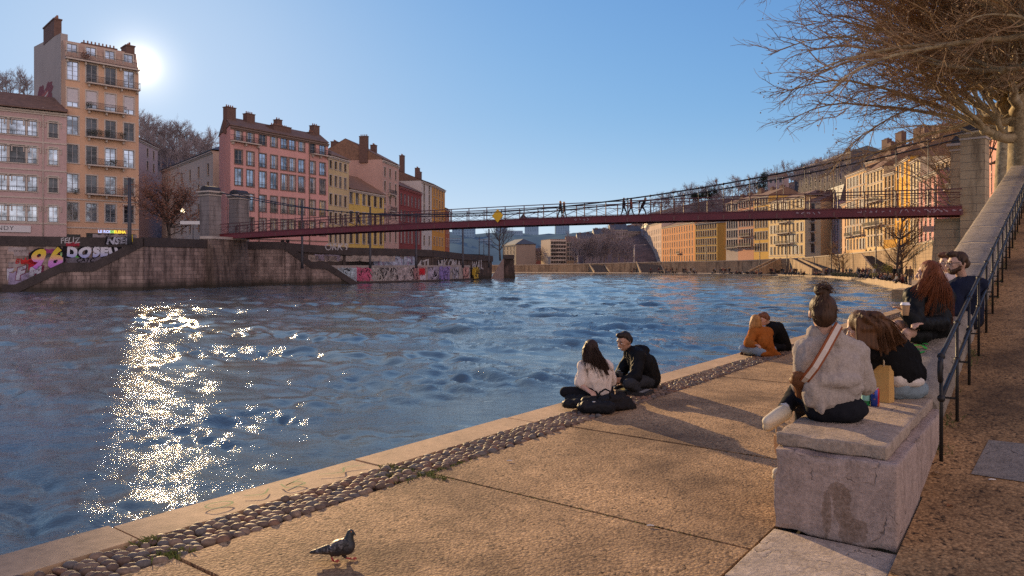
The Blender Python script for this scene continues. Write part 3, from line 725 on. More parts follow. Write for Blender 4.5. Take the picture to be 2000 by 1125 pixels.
    for (z, c0, c1, dp) in balc:                                           # balcony floor z, from/to fraction, depth
        bm_ = MB(); u0, u1 = c0*L, c1*L; M = Matrix.Rotation(ang, 3, 'Z')
        bm_.mi = 0; bm_.box(P((u0+u1)/2, z-.09, dp/2), (u1-u0, dp, .18), M)
        for k in range(max(2, int((u1-u0)/2.2))+1): 
            u = u0+.3+(u1-u0-.6)*k/max(2, int((u1-u0)/2.2)); bm_.box(P(u, z-.38, dp*.3), (.22, dp*.55, .42), M)
        bm_.mi = 1
        for zz in (z+.12, z+.95):
            bm_.box(P((u0+u1)/2, zz, dp-.03), (u1-u0, .05, .05), M)
            for u in (u0+.03, u1-.03): bm_.box(P(u, zz, dp/2), (.05, dp, .05), M)
        nn = int((u1-u0)/.16)
        for k in range(nn+1): bm_.box(P(u0+.03+(u1-u0-.06)*k/nn, z+.5, dp-.03), (.03, .03, .9), M)
        bm_.build('balcony', [M_trim, M_railm], root)
    root['_'] = 0; del root['_']
    return root, P, L, ang
def XY(px, Y): return ((px-1000)*Y/F, Y)
def zat(py, Y): return CH-(py-HZ)*Y/F
def backv(p0, p1, dep, skew=0.0):
    d = Vector((p1[0]-p0[0], p1[1]-p0[1])).normalized(); return (-d.y*dep+d.x*skew, d.x*dep+d.y*skew)
# ================================================================ left bank: buildings from the left edge to the river bend
LSTREET = 4.0
W_A = plaster('plaster_cream_pink', (.47, .32, .30), .25); W_T = plaster('plaster_apricot', (.56, .345, .225), .3)
W_P = plaster('plaster_salmon', (.60, .31, .27), .3)
# A: long pale pink house at the left edge
a0, a1 = XY(-120, 96.5), XY(130, 105.0)
La = (Vector(a1)-Vector(a0)).length
def colsA(pxs): 
    out = []
    for px, w_ in pxs:
        r = (px-1000)/F                       # where the ray of that column meets the facade line
        x0, y0, x1, y1 = *a0, *a1; t = (r*y0-x0)/((x1-x0)-r*(y1-y0)); out.append((t, w_))
    return out
def fcols(p0, p1, pxs, w_):
    out = []
    for px in pxs:
        px, ww = px if isinstance(px, tuple) else (px, w_)
        r = (px-1000)/F; x0, y0, x1, y1 = *p0, *p1; out.append(((r*y0-x0)/((x1-x0)-r*(y1-y0)), ww))
    return out
def rowsat(ys, Y, h): return [(zat(y, Y), h) for y in ys]
Ya = 104
bA, PA, LA, angA = building('apartment_building', 'pale pink house at the left edge with low tiled roof and white shop sign', a0, a1, LSTREET, zat(222, 105), backv(a0, a1, 13), W_A,
    fcols(a0, a1, [(-70, 2.0), (-35, 1.15), (3, 1.5), (33, 2.0), (63, 1.15), (104, 1.1)], 1.2), [(zat(y, 104.3), h) for y, h in ((254, 2.35), (306, 2.5), (361, 2.3), (418, 2.4))],
    tile=M_tile, rh=3.2, kinds='ggwd', frame=M_frame_g, trim=M_trim, guard=True, bands=(zat(280, 104), zat(334, 104), zat(388, 104), zat(437, 104)), over=.8)
for z in (zat(240, 104), zat(291, 104), zat(347, 104), zat(404, 104)):           # moulded labels over the windows
    for t, w_ in fcols(a0, a1, [(3, 1.5), (33, 2.0), (63, 1.15), (104, 1.1)], 1.2):
        u = t*LA; hw = w_/2+.42; mb = MB()
        for a, b_ in ((PA(u-hw, z, .06), PA(u+hw, z, .06)), (PA(u-hw, z+.07, .06), PA(u-hw, z-.75, .06)), (PA(u+hw, z+.07, .06), PA(u+hw, z-.75, .06))): mb.bar(a, b_, .12, .12)
        mb.build('window_hood', M_trim, bA)
mb = MB(); u_ = fcols(a0, a1, [84], 1)[0][0]*LA; mb.smooth = True; mb.tube([PA(u_, zat(215, 105), .1), PA(u_, LSTREET, .1)], .07, 8); mb.build('drainpipe', M_trim, bA)
mb = MB(); ua, ub = [x[0]*LA for x in fcols(a0, a1, [-40, 60], 1)]; mb.box(PA((ua+ub)/2, zat(448.5, 104), .12), (ub-ua, .16, .95), Matrix.Rotation(angA, 3, 'Z')); sg = mb.build('shop_sign', mat('sign_white', (.55, .52, .52), .5, .06), bA)
mb = MB(); ud = PA(1, 0)-PA(0, 0); u_ = fcols(a0, a1, [4], 1)[0][0]*LA; add_text(mb, 'ONDY', .85, PA(u_, zat(448, 104), .21), ud, (0, 0, 1), .0, 0, 1.15)
mb.build('lettering', mat('sign_black', (.03, .03, .035), .5, .1), sg)
# B: the tall apricot house that hides the sun
b0, b1 = XY(128, 105.5), XY(271, 112.5)
colB = fcols(b0, b1, [142, 179, 216, 252], 1.45)
bt = zat(113, 105.5)
rowB = [(zat(y, 109), 2.7) for y in (416, 362, 306, 252, 199, 148)]
bB, PB, LB, angB = building('apartment_building', 'tall narrow apricot house with iron balconies and a grey painted flank wall', b0, b1, LSTREET, bt, backv(b0, b1, 19), W_T, colB, rowB,
    ww=1.45, roof='mansard', rh=2.9, tile=plaster('attic_render', (.44, .30, .23)), kinds='ggd', frame=M_frame_g, trim=M_trim, panes=4,
    balc=[(z-1.42, .27, .80, .9) for z, h in rowB[1:4]]+[(rowB[4][0]-1.42, .27, .80, .9), (bt+.02, -.01, 1.0, .75), (rowB[5][0]-1.42, .27, 1.0, .9)], bands=(zat(446, 109), zat(392, 109)))
for o in children(bB):                                                     # the two upper rows have pale roller blinds
    if o.name.startswith('window') and abs(o.location.z+bB.location.z-rowB[4][0]) < .3: o.data = window_mesh(1.45, 2.7, 'blind', M_frame_g, G_sky, M_trim, True, 4)
for c, w_ in colB:                                                          # attic french windows
    m_ = window_mesh(1.3, 2.1, 'glass', M_frame_g, G_sky, M_trim, False, 3)
    link('window', m_, bB, PB(c*LB, bt+1.25, -.35)-bB.location, angB)
roB = [o for o in children(bB) if o.name.startswith('roof')][0]
fl = Vector(backv(b0, b1, 1)).to_3d(); pB0 = Vector((*b0, 0))
mb = MB(); zf = zat(64, 108)
q = [pB0-Vector(PB(1, 0)-PB(0, 0))*.12+fl*k for k in (2.1, 19)]; dd = (PB(1, 0)-PB(0, 0))
for a, b_ in ((q[0], q[1]),):
    for off in (0,):
        mb.add([a+Vector((0, 0, LSTREET)), b_+Vector((0, 0, LSTREET)), b_+Vector((0, 0, zf+1.2)), a+Vector((0, 0, zf-.4)), a+dd*.9+Vector((0, 0, LSTREET)), b_+dd*.9+Vector((0, 0, LSTREET)), b_+dd*.9+Vector((0, 0, zf+1.2)), a+dd*.9+Vector((0, 0, zf-.4))],
               [(1, 0, 3, 2), (4, 5, 6, 7), (3, 7, 6, 2), (0, 4, 7, 3), (5, 1, 2, 6)])
flank = mb.build('flank_wall', plaster('plaster_grey', (.36, .31, .29), .3), bB)
mb = MB(); c = q[0]+fl*7+dd*.45+Vector((0, 0, zf+.8)); mb.mi = 0; M = Matrix.Rotation(angB, 3, 'Z'); mb.box(c+Vector((0, 0, .5)), (1.0, 6.6, 2.6), M); mb.box(c+Vector((0, 0, 1.85)), (1.2, 6.8, .2), M); mb.mi = 1
for k in range(11): mb.lathe([(.17, 0), (.14, .6)], c+Vector((0, 0, 1.9))+fl*(k-5)*.6, 7)
mb.build('chimney', [M_brick, M_pot], roB)
mb = MB(); c = PB(LB-.95, bt+2.3, -2.0); mb.box(c, (1.25, 2.4, 3.0), M); mb.box(c+Vector((0, 0, 1.55)), (1.45, 2.6, .18), M); mb.mi = 1
for k in range(3): mb.lathe([(.16, 0), (.13, .55)], c+Vector((0, 0, 1.6))+fl*(k-1)*.75, 7)
mb.build('chimney', [M_brick, M_pot], roB)
mb = MB(); c = PB(LB*.55, bt+3.3, -4); mb.box(c, (5.0, .9, .9), M); mb.mi = 1
for k in range(9): mb.lathe([(.13, 0), (.11, .45)], c+Vector((0, 0, .45))+dd*(k-4)*.52, 6)
mb.build('chimney', [M_brick, M_pot], roB)
# painted mural on the flank
mb = MB(); mats_ = [mat('mural_maroon', (.17, .035, .04), .8, .3, 2), mat('mural_red', (.30, .075, .06), .8, .3, 2), mat('mural_white', (.52, .48, .45), .8, .2, 2), mat('mural_teal', (.05, .16, .16), .8, .3, 2)]
fm = lambda x, y, o=.012: q[0]+fl*(16-x)+Vector((0, 0, zat(199, 110)+y))-dd*o
def blob(mb, cx, cy, rx, ry, k, o=.012, ph=0): mb.mi = k; n = 18; mb.add([fm(cx+rx*math.cos(2*math.pi*i/n)*(1+.18*math.sin(3*i+ph)), cy+ry*math.sin(2*math.pi*i/n)*(1+.15*math.cos(2*i+ph)), o) for i in range(n)], [tuple(range(n))])
for a in ((4, 2.6, 2.2, 1.2, 0, .012, 1), (9, 2.4, 2.4, 1.1, 0, .016, 2), (6.5, .9, 3.2, 1.5, 1, .02, 0), (9.6, .5, 1.6, 1.4, 0, .024, 3), (3.2, .4, 1.7, 1.5, 0, .028, 4), (3, -1.1, 1.4, .7, 1, .03, 1), (6, -1.2, 1.7, .8, 3, .03, 2), (9, -1.2, 1.6, .8, 1, .034, 5)): blob(mb, *a)
mb.mi = 2
for pts in ([(3.4, 1.9), (4.6, 1.0), (6.0, -.9), (8.0, .2)], [(3.4, 1.95), (6, 1.55), (8.8, 2.0)], [(6.2, -.6), (8.8, .4)]): ribbon(mb, pts, .26, lambda x, y: fm(x, y, .045))
mb.build('mural', mats_, bB)
# ground floor shop front with lit fascia
mb = MB(); ua, ub = .27*LB, .95*LB; mb.box(PB((ua+ub)/2, LSTREET+1.1, .05), (ub-ua, .14, 2.5), M); mb.box(PB(.09*LB, LSTREET+1.0, .05), (2.0, .12, 2.2), M); sf = mb.build('shop_front', mat('shop_dark', (.012, .012, .014), .3, .3, 3), bB)
Uu = PB(1, 0)-PB(0, 0); zs = zat(452.5, 109)
mb = MB(); add_text(mb, 'LE ROI', .56, PB(fcols(b0, b1, [203], 1)[0][0]*LB, zs, .14), Uu, (0, 0, 1), .025); mb.build('lettering', emit_mat('sign_bluewhite', (.45, .55, .95), .9), sf)
mb = MB(); add_text(mb, 'DE', .5, PB(fcols(b0, b1, [218.5], 1)[0][0]*LB, zs, .14), Uu, (0, 0, 1), .02); mb.build('lettering', emit_mat('sign_green', (.3, .75, .15), .8), sf)
mb = MB(); add_text(mb, 'ELENA', .56, PB(fcols(b0, b1, [233.5], 1)[0][0]*LB, zs, .14), Uu, (0, 0, 1), .025); mb.build('lettering', emit_mat('sign_yellow', (.95, .75, .06), .9), sf)
mb = MB(); mb.mi = 0; mb.box(PB((ua+ub)/2+.6, LSTREET+.8, .16), (.9, .03, .9), M); mb.box(PB(ua+2, LSTREET+.9, .16), (.25, .03, .3), M); mb.build('shop_pane', emit_mat('shop_glow', (.45, .25, .1), .25), sf)
# plants on the tower balconies
def bush(mb, c, r, n, rr, leaf=.16):
    for _ in range(n):
        d = Vector((rr.gauss(0, 1), rr.gauss(0, 1), rr.gauss(0, 1))); d = d.normalized()*r*rr.random()**.4
        p = c+Vector((d.x, d.y, d.z*.9)); u = Vector((rr.uniform(-1, 1), rr.uniform(-1, 1), rr.uniform(-1, 1))).normalized()*leaf*rr.uniform(.5, 1.2); v = u.orthogonal().normalized()*leaf*.5
        mb.add([p-u*.5, p+v*.5, p+u*.5, p-v*.5], [(0, 1, 2, 3)])
rr = random.Random(3)
for u, z in ((.33, rowB[3][0]-.7), (.42, rowB[3][0]-.75), (.55, rowB[3][0]-.6), (.74, rowB[3][0]-.7), (.3, rowB[4][0]-.8), (.12, rowB[1][0]-1.2), (.62, rowB[2][0]-.8)): mb = MB(); bush(mb, PB(u*LB, z, .75), .6, 150, rr); mb.build('balcony_plant', mat('dark_leaves', (.035, .04, .018), .8, .5, 3, world=True), bB)
mb = MB(); bush(mb, PB(.26*LB, bt+.9, .3), .75, 220, rr, .2); mb.build('balcony_plant', mat('russet_leaves', (.16, .06, .03), .8, .5, 3, world=True), bB)

# C: cream house set back behind the tree
c0, c1 = XY(316, 172), XY(416, 141)
bC, *_ = building('apartment_building', 'cream house with dormers set back behind the bare reddish tree', c0, c1, LSTREET, zat(294, 141), backv(c0, c1, 14), plaster('plaster_cream', (.52, .42, .35)),
    [.12, .28, .44, .6, .76, .92], [(zat(y, 143), 2.3) for y in (330, 366, 405, 440)], ww=1.15, roof='hip', rh=3.6, tile=M_slate, chims=((.75, .5, 1.6, 1.2, 5.4), (.35, .5, 1.4, 1.0, 4.6)), kinds='dgd')
# D: small pale house on the slope behind the tall one
d0, d1 = XY(262, 160), XY(308, 176)
building('house', 'small pale pink house on the slope between tall house and tree', d0, d1, 8, zat(282, 170), backv(d0, d1, 9), plaster('plaster_palepink', (.45, .33, .32)), [.55, .82], [(zat(y, 170), 2.0) for y in (300, 325)], ww=1.2, rh=2.4, kinds='d', cat='house')
# P: the big salmon house at the bridge head
p0, p1 = XY(450, 124), XY(641, 142.5)
PX = [470, 490, 517, 536, 553, 571, 589, 610, 630]
colP = fcols(p0, p1, [466, 489, 513, 535, 555, 571, 589, 610, 630], 1.45)
rowP = [(zat(y, 128), h) for y, h in ((269, 2.1), (311, 2.4), (349, 2.9), (396, 2.9), (440, 2.6))]
bP, PP, LP_, angP = building('apartment_building', 'big salmon pink house beside the bridge head with a blank side wall', p0, p1, LSTREET, zat(247, 124.5), backv(p0, p1, 11, 5.5), W_P, colP, rowP, ww=1.45, roof='gable', rh=2.6,
    tile=M_tile, trim=M_trimd, frame=M_frame_g, kinds='gcgcd', guard=True, panes=3, chims=((.03, .35, 2.0, 1.3, 5.0), (.22, .4, 1.9, 1.3, 4.6), (.52, .45, 1.3, 1.2, 4.8), (.5, .25, 4.5, 2.4, 2.6), (.72, .4, 3.0, 2.0, 2.2), (.93, .45, 1.7, 1.4, 5.2), (.88, .4, 1.5, 1.4, 3.2)),
    balc=[(rowP[0][0]-1.15, .0, .26, .9), (rowP[0][0]-1.15, .8, 1.0, .9)], bands=(zat(466, 126),))
for i in (.262, .785):
    mb = MB(); mb.smooth = True; mb.tube([PP(i*LP_, rowP[0][0]+2, .1), PP(i*LP_, LSTREET, .1)], .08, 6); mb.build('drainpipe', M_trimd, bP)
# further houses downstream
e0, e1 = XY(641.5, 142.8), XY(681.5, 151)
building('apartment_building', 'narrow cream yellow house with four windows a floor beside the salmon one', e0, e1, LSTREET, zat(303, 143), backv(e0, e1, 12), plaster('plaster_straw', (.56, .41, .22)),
    fcols(e0, e1, [646, 656, 665, 674.5], 1.05), [(zat(y, 146), h) for y, h in ((324, 1.6), (355, 2.2), (391, 2.2), (427, 2.3), (462, 2.6))], ww=1.05, tile=M_tile2, kinds='ddg', frame=M_frame_b, rh=3.0, chims=((.25, .5, 1.6, 1.4, 4.6), (.8, .55, 1.2, 1.2, 4.0)), trim=M_trim)
f0, f1 = XY(682, 151.2), XY(750, 165.5)
bF, PF, LF, angF = building('house', 'low yellow house with brown roof and a red painted chimney', f0, f1, LSTREET, zat(369, 151), backv(f0, f1, 13), plaster('plaster_yellow', (.60, .40, .11)),
    fcols(f0, f1, [686, 698, 711, 721, 733, 744], 1.3), [(zat(y, 158), h) for y, h in ((391, 2.4), (427, 2.4), (464, 2.8))], ww=1.2, tile=M_tile2, kinds='dgd', rh=4.2, cat='house', frame=M_frame_b)
mb = MB(); c = PF(.9, 0, -3.2); M = Matrix.Rotation(angF, 3, 'Z'); z1, z2, z3 = zat(372, 153), zat(337, 153), zat(314, 153)
mb.mi = 0; mb.box(c+Vector((0, 0, (z1+z2)/2)), (1.7, 1.5, z2-z1+1), M); mb.mi = 1; mb.box(c+Vector((0, 0, (z2+z3)/2+.3)), (1.7, 1.5, z3-z2), M); mb.box(c+Vector((0, 0, z3+.4)), (1.9, 1.7, .2), M); mb.build('chimney', [mat('red_paint', (.62, .02, .012), .7, .15, 2), mat('dark_brick', (.075, .05, .04), .9, .3)], [o for o in children(bF) if o.name.startswith('roof')][0])
g0, g1 = XY(747, 166), XY(779, 177)
building('apartment_building', 'pink house with a tall beige side wall rising above the low yellow house', g0, g1, LSTREET, zat(312, 166), backv(g0, g1, 18), plaster('plaster_rose', (.50, .31, .25), .25),
    fcols(g0, g1, [752, 762, 773], 1.1), [(zat(y, 171), h) for y, h in ((339, 2.1), (366, 2.2), (391, 2.2), (418, 2.2), (462, 2.6))], tile=M_tile2, kinds='dgd', rh=5.0, chims=((.0, .25, .9, 2.2, 6.8), (.2, .7, 1.8, 1.6, 6.0), (.75, .3, 1.4, 1.4, 6.0), (.5, .42, 1.0, 1.0, 5.2)), balc=[(zat(372, 171)-.9, .3, .7, .8), (zat(405, 171)-.9, .3, .7, .8)])
h0, h1 = XY(779.5, 177.5), XY(823, 196)
building('apartment_building', 'dark red timbered house with rows of wide windows downstream', h0, h1, LSTREET, zat(364, 177.5), backv(h0, h1, 13), plaster('plaster_oxblood', (.22, .055, .05), .3),
    fcols(h0, h1, [784, 791, 798, 805, 812, 818.5], 1.45), [(zat(y, 186), h) for y, h in ((393, 2.6), (402, .0001), (424, 2.8), (461, 3.6))][::1] if False else [(zat(393, 186), 2.8), (zat(424, 186), 2.8), (zat(462, 186), 3.6)], tile=M_tile, kinds='gcd', frame=M_frame_g, trim=mat('red_trim', (.26, .08, .07), .8), rh=3.4)
i0, i1 = XY(823.5, 196.5), XY(843.5, 207)
building('apartment_building', 'narrow off-white house with a blank gable between red and ochre houses', i0, i1, LSTREET, zat(353.5, 196.5), backv(i0, i1, 20), plaster('plaster_offwhite', (.52, .46, .42), .3),
    fcols(i0, i1, [828.5, 838.5], 1.4), [(zat(y, 202), h) for y, h in ((369, 2.4), (389, 2.6), (410, 2.6), (437, 2.6), (470, 2.6))], tile=M_tile, kinds='dd', rh=4.2, chims=((.15, .3, 1.5, 1.3, 9), (.1, .75, 1.6, 1.6, 5.5), (.55, .4, 1.3, 1.2, 5)))
j0, j1 = XY(844, 207.5), XY(869, 226)
building('apartment_building', 'ochre house with five floors of small windows near the end of the row', j0, j1, LSTREET, zat(360.5, 207.5), backv(j0, j1, 13), plaster('plaster_ochre', (.55, .26, .055), .25),
    fcols(j0, j1, [848, 853.5, 858.8, 864], 1.5), [(zat(y, 216), h) for y, h in ((378, 2.4), (399, 2.4), (421, 2.4), (444, 2.4), (472, 2.4))], tile=M_tile, kinds='dg', chims=((.2, .4, 1.7, 1.3, 6.5), (.5, .45, 1.3, 1.2, 6)), rh=2.6)
k0, k1 = XY(869.5, 226.5), XY(878, 236)
building('house', 'red brick house at the downstream end of the left row', k0, k1, LSTREET, zat(408, 228), backv(k0, k1, 13), plaster('plaster_brickred', (.34, .10, .05), .25), [.3, .7], [(zat(y, 231), 2.6) for y in (424, 448, 474)], tile=M_tile, kinds='d', rh=2, cat='house')
# lamp on the tower corner (lit)
lt = empty('wall_lamp', PB(LB+.1, zat(410, 112), .2), 'small lit street lamp on a bracket at the corner of the tall apricot house', 'street lamp')
mb = MB(); c = PB(LB, zat(411, 112), .3); mb.bar(c, c+Vector((6.0, 1.5, .4)), .08); mb.build('bracket', M_railm, lt)
mb = MB(); mb.smooth = True; mb.ell(c+Vector((6.0, 1.5, .1)), .34); mb.build('lamp_globe', emit_mat('lamp_glow', (1, .8, .5), 4), lt)
# ================================================================ left bank: street, quay wall, stairs
LW = [(-420, 66), (-120, 72.5), (0, 76), (140, 78.3), (280, 80.8), (393, 89), (483, 98.5), (555, 101), (690, 107), (811, 116), (870, 122), (940, 136), (962, 142), (1004, 154)]
LT = {-420: 4.75, -120: 4.75, 0: 4.78, 140: 4.75, 280: 4.72, 393: 4.75, 483: 4.8, 555: 4.85, 690: 4.25, 811: 4.22, 870: 4.15, 940: 3.6, 962: 3.55, 1004: 3.35}
def lw_pt(px, out=0.0, ray=False):
    """point of the wall line under pixel column px, pushed out; ray=True keeps the column after the push"""
    for (a, ya), (b_, yb) in zip(LW, LW[1:]):
        if px <= b_ or b_ == 1004:
            pa, pb = Vector((*XY(a, ya), 0)), Vector((*XY(b_, yb), 0)); d = (pb-pa); n = Vector((d.y, -d.x, 0)).normalized(); r = (px-1000)/F
            if ray: pa = pa+n*out; pb = pb+n*out
            t = (r*pa.y-pa.x)/(d.x-r*d.y)
            za, zb = LT[a], LT[b_]; p = pa+d*t+(Vector((0, 0, 0)) if ray else n*out); return Vector((p.x, p.y, za+(zb-za)*t)), d.normalized(), n
W_ANG = R(38)
M_lw = stone_wall('river_wall_stone', (.50, .375, .325), (.33, .245, .215), (.04, .03, .027), W_ANG, 1.15, .46, .52)
M_lw2 = stone_wall('river_wall_dark', (.20, .15, .13), (.15, .115, .10), (.03, .024, .022), W_ANG, 1.3, .5, .75)
M_cope = mat('dark_coping', (.050, .037, .034), .9, .5, .9, .4, 6, world=True, bdist=.05)
lw = empty('quay_wall', lw_pt(393)[0]*1, 'long dark stained stone river wall on the left bank covered in graffiti', 'wall'); lw.location.z = WZ
def wall_strip(mb, pxs, z0, z1, out0, out1, th=.6):
    """solid band following the wall line: z0/z1 absolute or ('t', dz) below the wall top"""
    rings = []
    pxs = sorted(set(list(pxs)+[k+e for k, _ in LW for e in (-.3, .3) if min(pxs) < k < max(pxs)]))
    for px in pxs:
        p, d, n = lw_pt(px); a = p.z+z0[1] if isinstance(z0, tuple) else z0; b_ = p.z+z1[1] if isinstance(z1, tuple) else z1
        g = Vector((p.x, p.y, 0)); rings.append([g+n*out0+Vector((0, 0, a)), g+n*out1+Vector((0, 0, b_)), g+n*(out1-th)+Vector((0, 0, b_)), g+n*(out0-th)+Vector((0, 0, a))])
    mb.extrude(rings, None)
STEP = lambda a, b_, n: [a+(b_-a)*i/n for i in range(n+1)]
SB = -3.0                                                          # main wall stands back behind the stairs
mb = MB(); wall_strip(mb, STEP(-400, 280, 12), WZ-1, ('t', -1.0), SB, SB, .9); mb.build('masonry', M_lw, lw)
mb = MB(); wall_strip(mb, STEP(-400, 278, 12), ('t', -1.05), ('t', 0), SB+.12, SB+.12, .5); mb.build('parapet', M_cope, lw)
mb = MB(); wall_strip(mb, STEP(280.5, 558, 12), WZ-1, ('t', -1.0), .0, 0, 1.2); mb.build('masonry', M_lw, lw)
mb = MB(); wall_strip(mb, STEP(280.5, 557, 12), ('t', -1.02), ('t', 0), .12, .12, .5); mb.build('parapet', M_cope, lw)
mb = MB(); wall_strip(mb, STEP(556, 984, 18), WZ-1, ('t', -1.1), SB+.4, SB+.4, .9); mb.build('masonry', M_lw2, lw)
mb = MB(); wall_strip(mb, STEP(558, 984, 18), ('t', -1.15), ('t', 0), SB+.65, SB+.65, .6); mb.build('parapet', M_cope, lw)
mb = MB(); wall_strip(mb, STEP(585, 938, 18), WZ-1, 1.55, SB+1.0, SB+.9, 1.2); mb.build('plinth', plaster('wall_plinth', (.33, .28, .255), .6), lw)
mb = MB(); wall_strip(mb, STEP(580, 938, 18), WZ-1, WZ+.3, SB+1.5, SB+1.4, 1.2); mb.build('footing', M_cope, lw)
# stairs with dark sloping copings
def stair(name, label, prof, up):
    t = empty(name, lw_pt(prof[0][0])[0]*1, label, 'stairs'); t.location.z = WZ
    mb = MB(); rings = []
    for px, py in prof:
        p, d, n = lw_pt(px); z = zat(py, p.y); g = Vector((p.x, p.y, 0))
        rings.append([g+Vector((0, 0, WZ-1)), g+Vector((0, 0, z-.9)), g-n*.45+Vector((0, 0, z-.9)), g-n*.45+Vector((0, 0, WZ-1))])
    mb.extrude(rings, None); mb.build('stair_wall', M_lw, t)
    mb = MB(); rings = []
    for px, py in prof:
        p, d, n = lw_pt(px); z = zat(py, p.y); g = Vector((p.x, p.y, 0))+n*.12
        rings.append([g+Vector((0, 0, z-.98)), g+Vector((0, 0, z)), g-n*.6+Vector((0, 0, z)), g-n*.6+Vector((0, 0, z-.98))])
    mb.extrude(rings, None); mb.build('coping', M_cope, t)
    mb = MB()
    for (xa, ya), (xb, yb) in zip(prof, prof[1:]):
        k = max(1, int(abs(zat(ya, lw_pt(xa)[0].y)-zat(yb, lw_pt(xb)[0].y))/.17))
        for i in range(k):
            x0, x1 = xa+(xb-xa)*i/k, xa+(xb-xa)*(i+1)/k; pa, pb = lw_pt(x0), lw_pt(x1); z = min(zat(ya+(yb-ya)*(i+.5)/k, pa[0].y), 9)-1.0
            a, b_ = Vector((*pa[0][:2], 0))-pa[2]*.46, Vector((*pb[0][:2], 0))-pb[2]*.46; e, f = a-pa[2]*2.4, b_-pb[2]*2.4
            U = Vector((0, 0, z)); D = Vector((0, 0, WZ-1))
            mb.add([a+D, b_+D, f+D, e+D, a+U, b_+U, f+U, e+U], [(4, 5, 6, 7), (0, 1, 5, 4), (1, 2, 6, 5), (2, 3, 7, 6), (3, 0, 4, 7)])
    mb.build('steps', M_lw2, t); return t
stair('stone_stairs', 'stone stairs with dark sloping copings going down left from the bridge head', [(4, 556), (30, 555.5), (122, 513), (182, 512.5), (279, 464.5)], 1)
stair('stone_stairs', 'stone stairs with dark sloping copings going down right below the salmon house', [(555.5, 474), (608, 511), (636, 512), (700, 553)], -1)
# end of the wall: dark stair recess and battered end pier
ep = empty('wall_end_pier', pz(985, 150, WZ), 'dark battered stone pier closing the downstream end of the left river wall', 'pier')
mb = MB(); Y = 150; P4 = lambda px, py, Y: at(px, py, Y)
mb.add([P4(958, 560, 150), P4(1008, 560, 152), P4(1008, 560, 158), P4(958, 560, 158), P4(985, 505, 150), P4(1003, 505, 152), P4(1003, 505, 158), P4(985, 505, 158)], [(0, 1, 5, 4), (1, 2, 6, 5), (2, 3, 7, 6), (3, 0, 4, 7), (4, 5, 6, 7)])
mb.build('pier_body', stone_wall('end_pier_stone', (.20, .14, .12), (.15, .11, .10), (.03, .024, .022), R(60), 1.2, .5, .6), ep)
mb = MB(); mb.prism([tuple(P4(984, 500, 149.6)[:2]), tuple(P4(1004, 500, 151.6)[:2]), tuple(P4(1004, 500, 158.5)[:2]), tuple(P4(984, 500, 158.5)[:2])], zat(505.5, 150), zat(497.5, 150)); mb.build('coping', M_cope, ep)
for dx in (1,):
    mb = MB(); x0, x1 = (938, 962) if dx == 0 else (958, 984)
    mb.extrude([[P4(x0, 552, 143+dx*5), P4(x0, 545, 143+dx*5), P4(x0, 545, 144.5+dx*5), P4(x0, 552, 144.5+dx*5)], [P4(x1, 552, 147+dx*3), P4(x1, 502, 147+dx*3), P4(x1, 502, 148.5+dx*3), P4(x1, 552, 148.5+dx*3)]], None)
    mb.build('stair_flank', M_cope if dx == 0 else mat('worn_stone', (.22, .16, .14), .9, .4, 1.2, world=True), ep)
# street behind the left wall
mb = MB(); pxs = STEP(-400, 1000, 26); pts = [lw_pt(px, SB-.3)[0] for px in pxs]; back = [lw_pt(px, -120)[0] for px in pxs]
for i in range(len(pxs)-1): mb.quad(Vector((*pts[i][:2], LSTREET-.3)), Vector((*pts[i+1][:2], LSTREET-.3)), Vector((*back[i+1][:2], LSTREET)), Vector((*back[i][:2], LSTREET)))
mb.build('street', mat('asphalt', (.05, .047, .045), .9, .3, 2, world=True)); tag(bpy.data.objects['street'], kind='structure')

# ---------------------------------------------------------------- graffiti (paint on the left river wall)
def gplane(px0, py0, out):
    p, d, n = lw_pt(px0, out, True); z = zat(py0, p.y); o = Vector((p.x, p.y, z)); return (lambda x, y: o+d*x+Vector((0, 0, y))), d, n, F/p.y
def graf(name, px, py, out, strokes, width, m, sx=1.0, sy=1.0, lay=.012):
    f, d, n, k = gplane(px, py, out); mb = MB()
    for pts in strokes: ribbon(mb, [(x*sx, y*sy) for x, y in pts], width, lambda x, y: f(x, y)+n*lay)
    return mb.build(name, m, lw)
def graf_text(body, px, py, out, size, m, bold=.05, lay=.012, outline=None, ob=.12, sp=1.0, jit=0, shear=0, tilt=0, wide=1.0, mats=None):
    p, d, n = lw_pt(px, out, True); c = Vector((p.x, p.y, zat(py, p.y))); up = Vector((0, 0, 1)); ex = (d*math.cos(tilt)+up*math.sin(tilt)); ey = (up*math.cos(tilt)-d*math.sin(tilt))
    ex = ex*1.0
    if outline: mb = MB(); add_text(mb, body, size, c, ex, ey, bold+ob, shear, sp, jit, lay*.6); mb.build('graffiti', outline, lw)
    mb = MB(); add_text(mb, body, size, c, ex, ey, bold, shear, sp, jit, lay); return mb.build('graffiti', m, lw)
P_ = lambda n, c: spray(n, c, .62 if n not in ('black', 'white') else .70)
def fade_mat(name, zc, h, stops):
    m, nt, b = new_mat(name); sep = node(nt, 'ShaderNodeSeparateXYZ'); nt.links.new(node(nt, 'ShaderNodeNewGeometry').outputs['Position'], sep.inputs[0])
    mr = node(nt, 'ShaderNodeMapRange'); nt.links.new(sep.outputs[2], mr.inputs[0]); mr.inputs[1].default_value = zc-h/2; mr.inputs[2].default_value = zc+h/2
    nt.links.new(ramp(nt, mr.outputs[0], stops), b.inputs['Base Color']); b.inputs['Roughness'].default_value = .7; return m
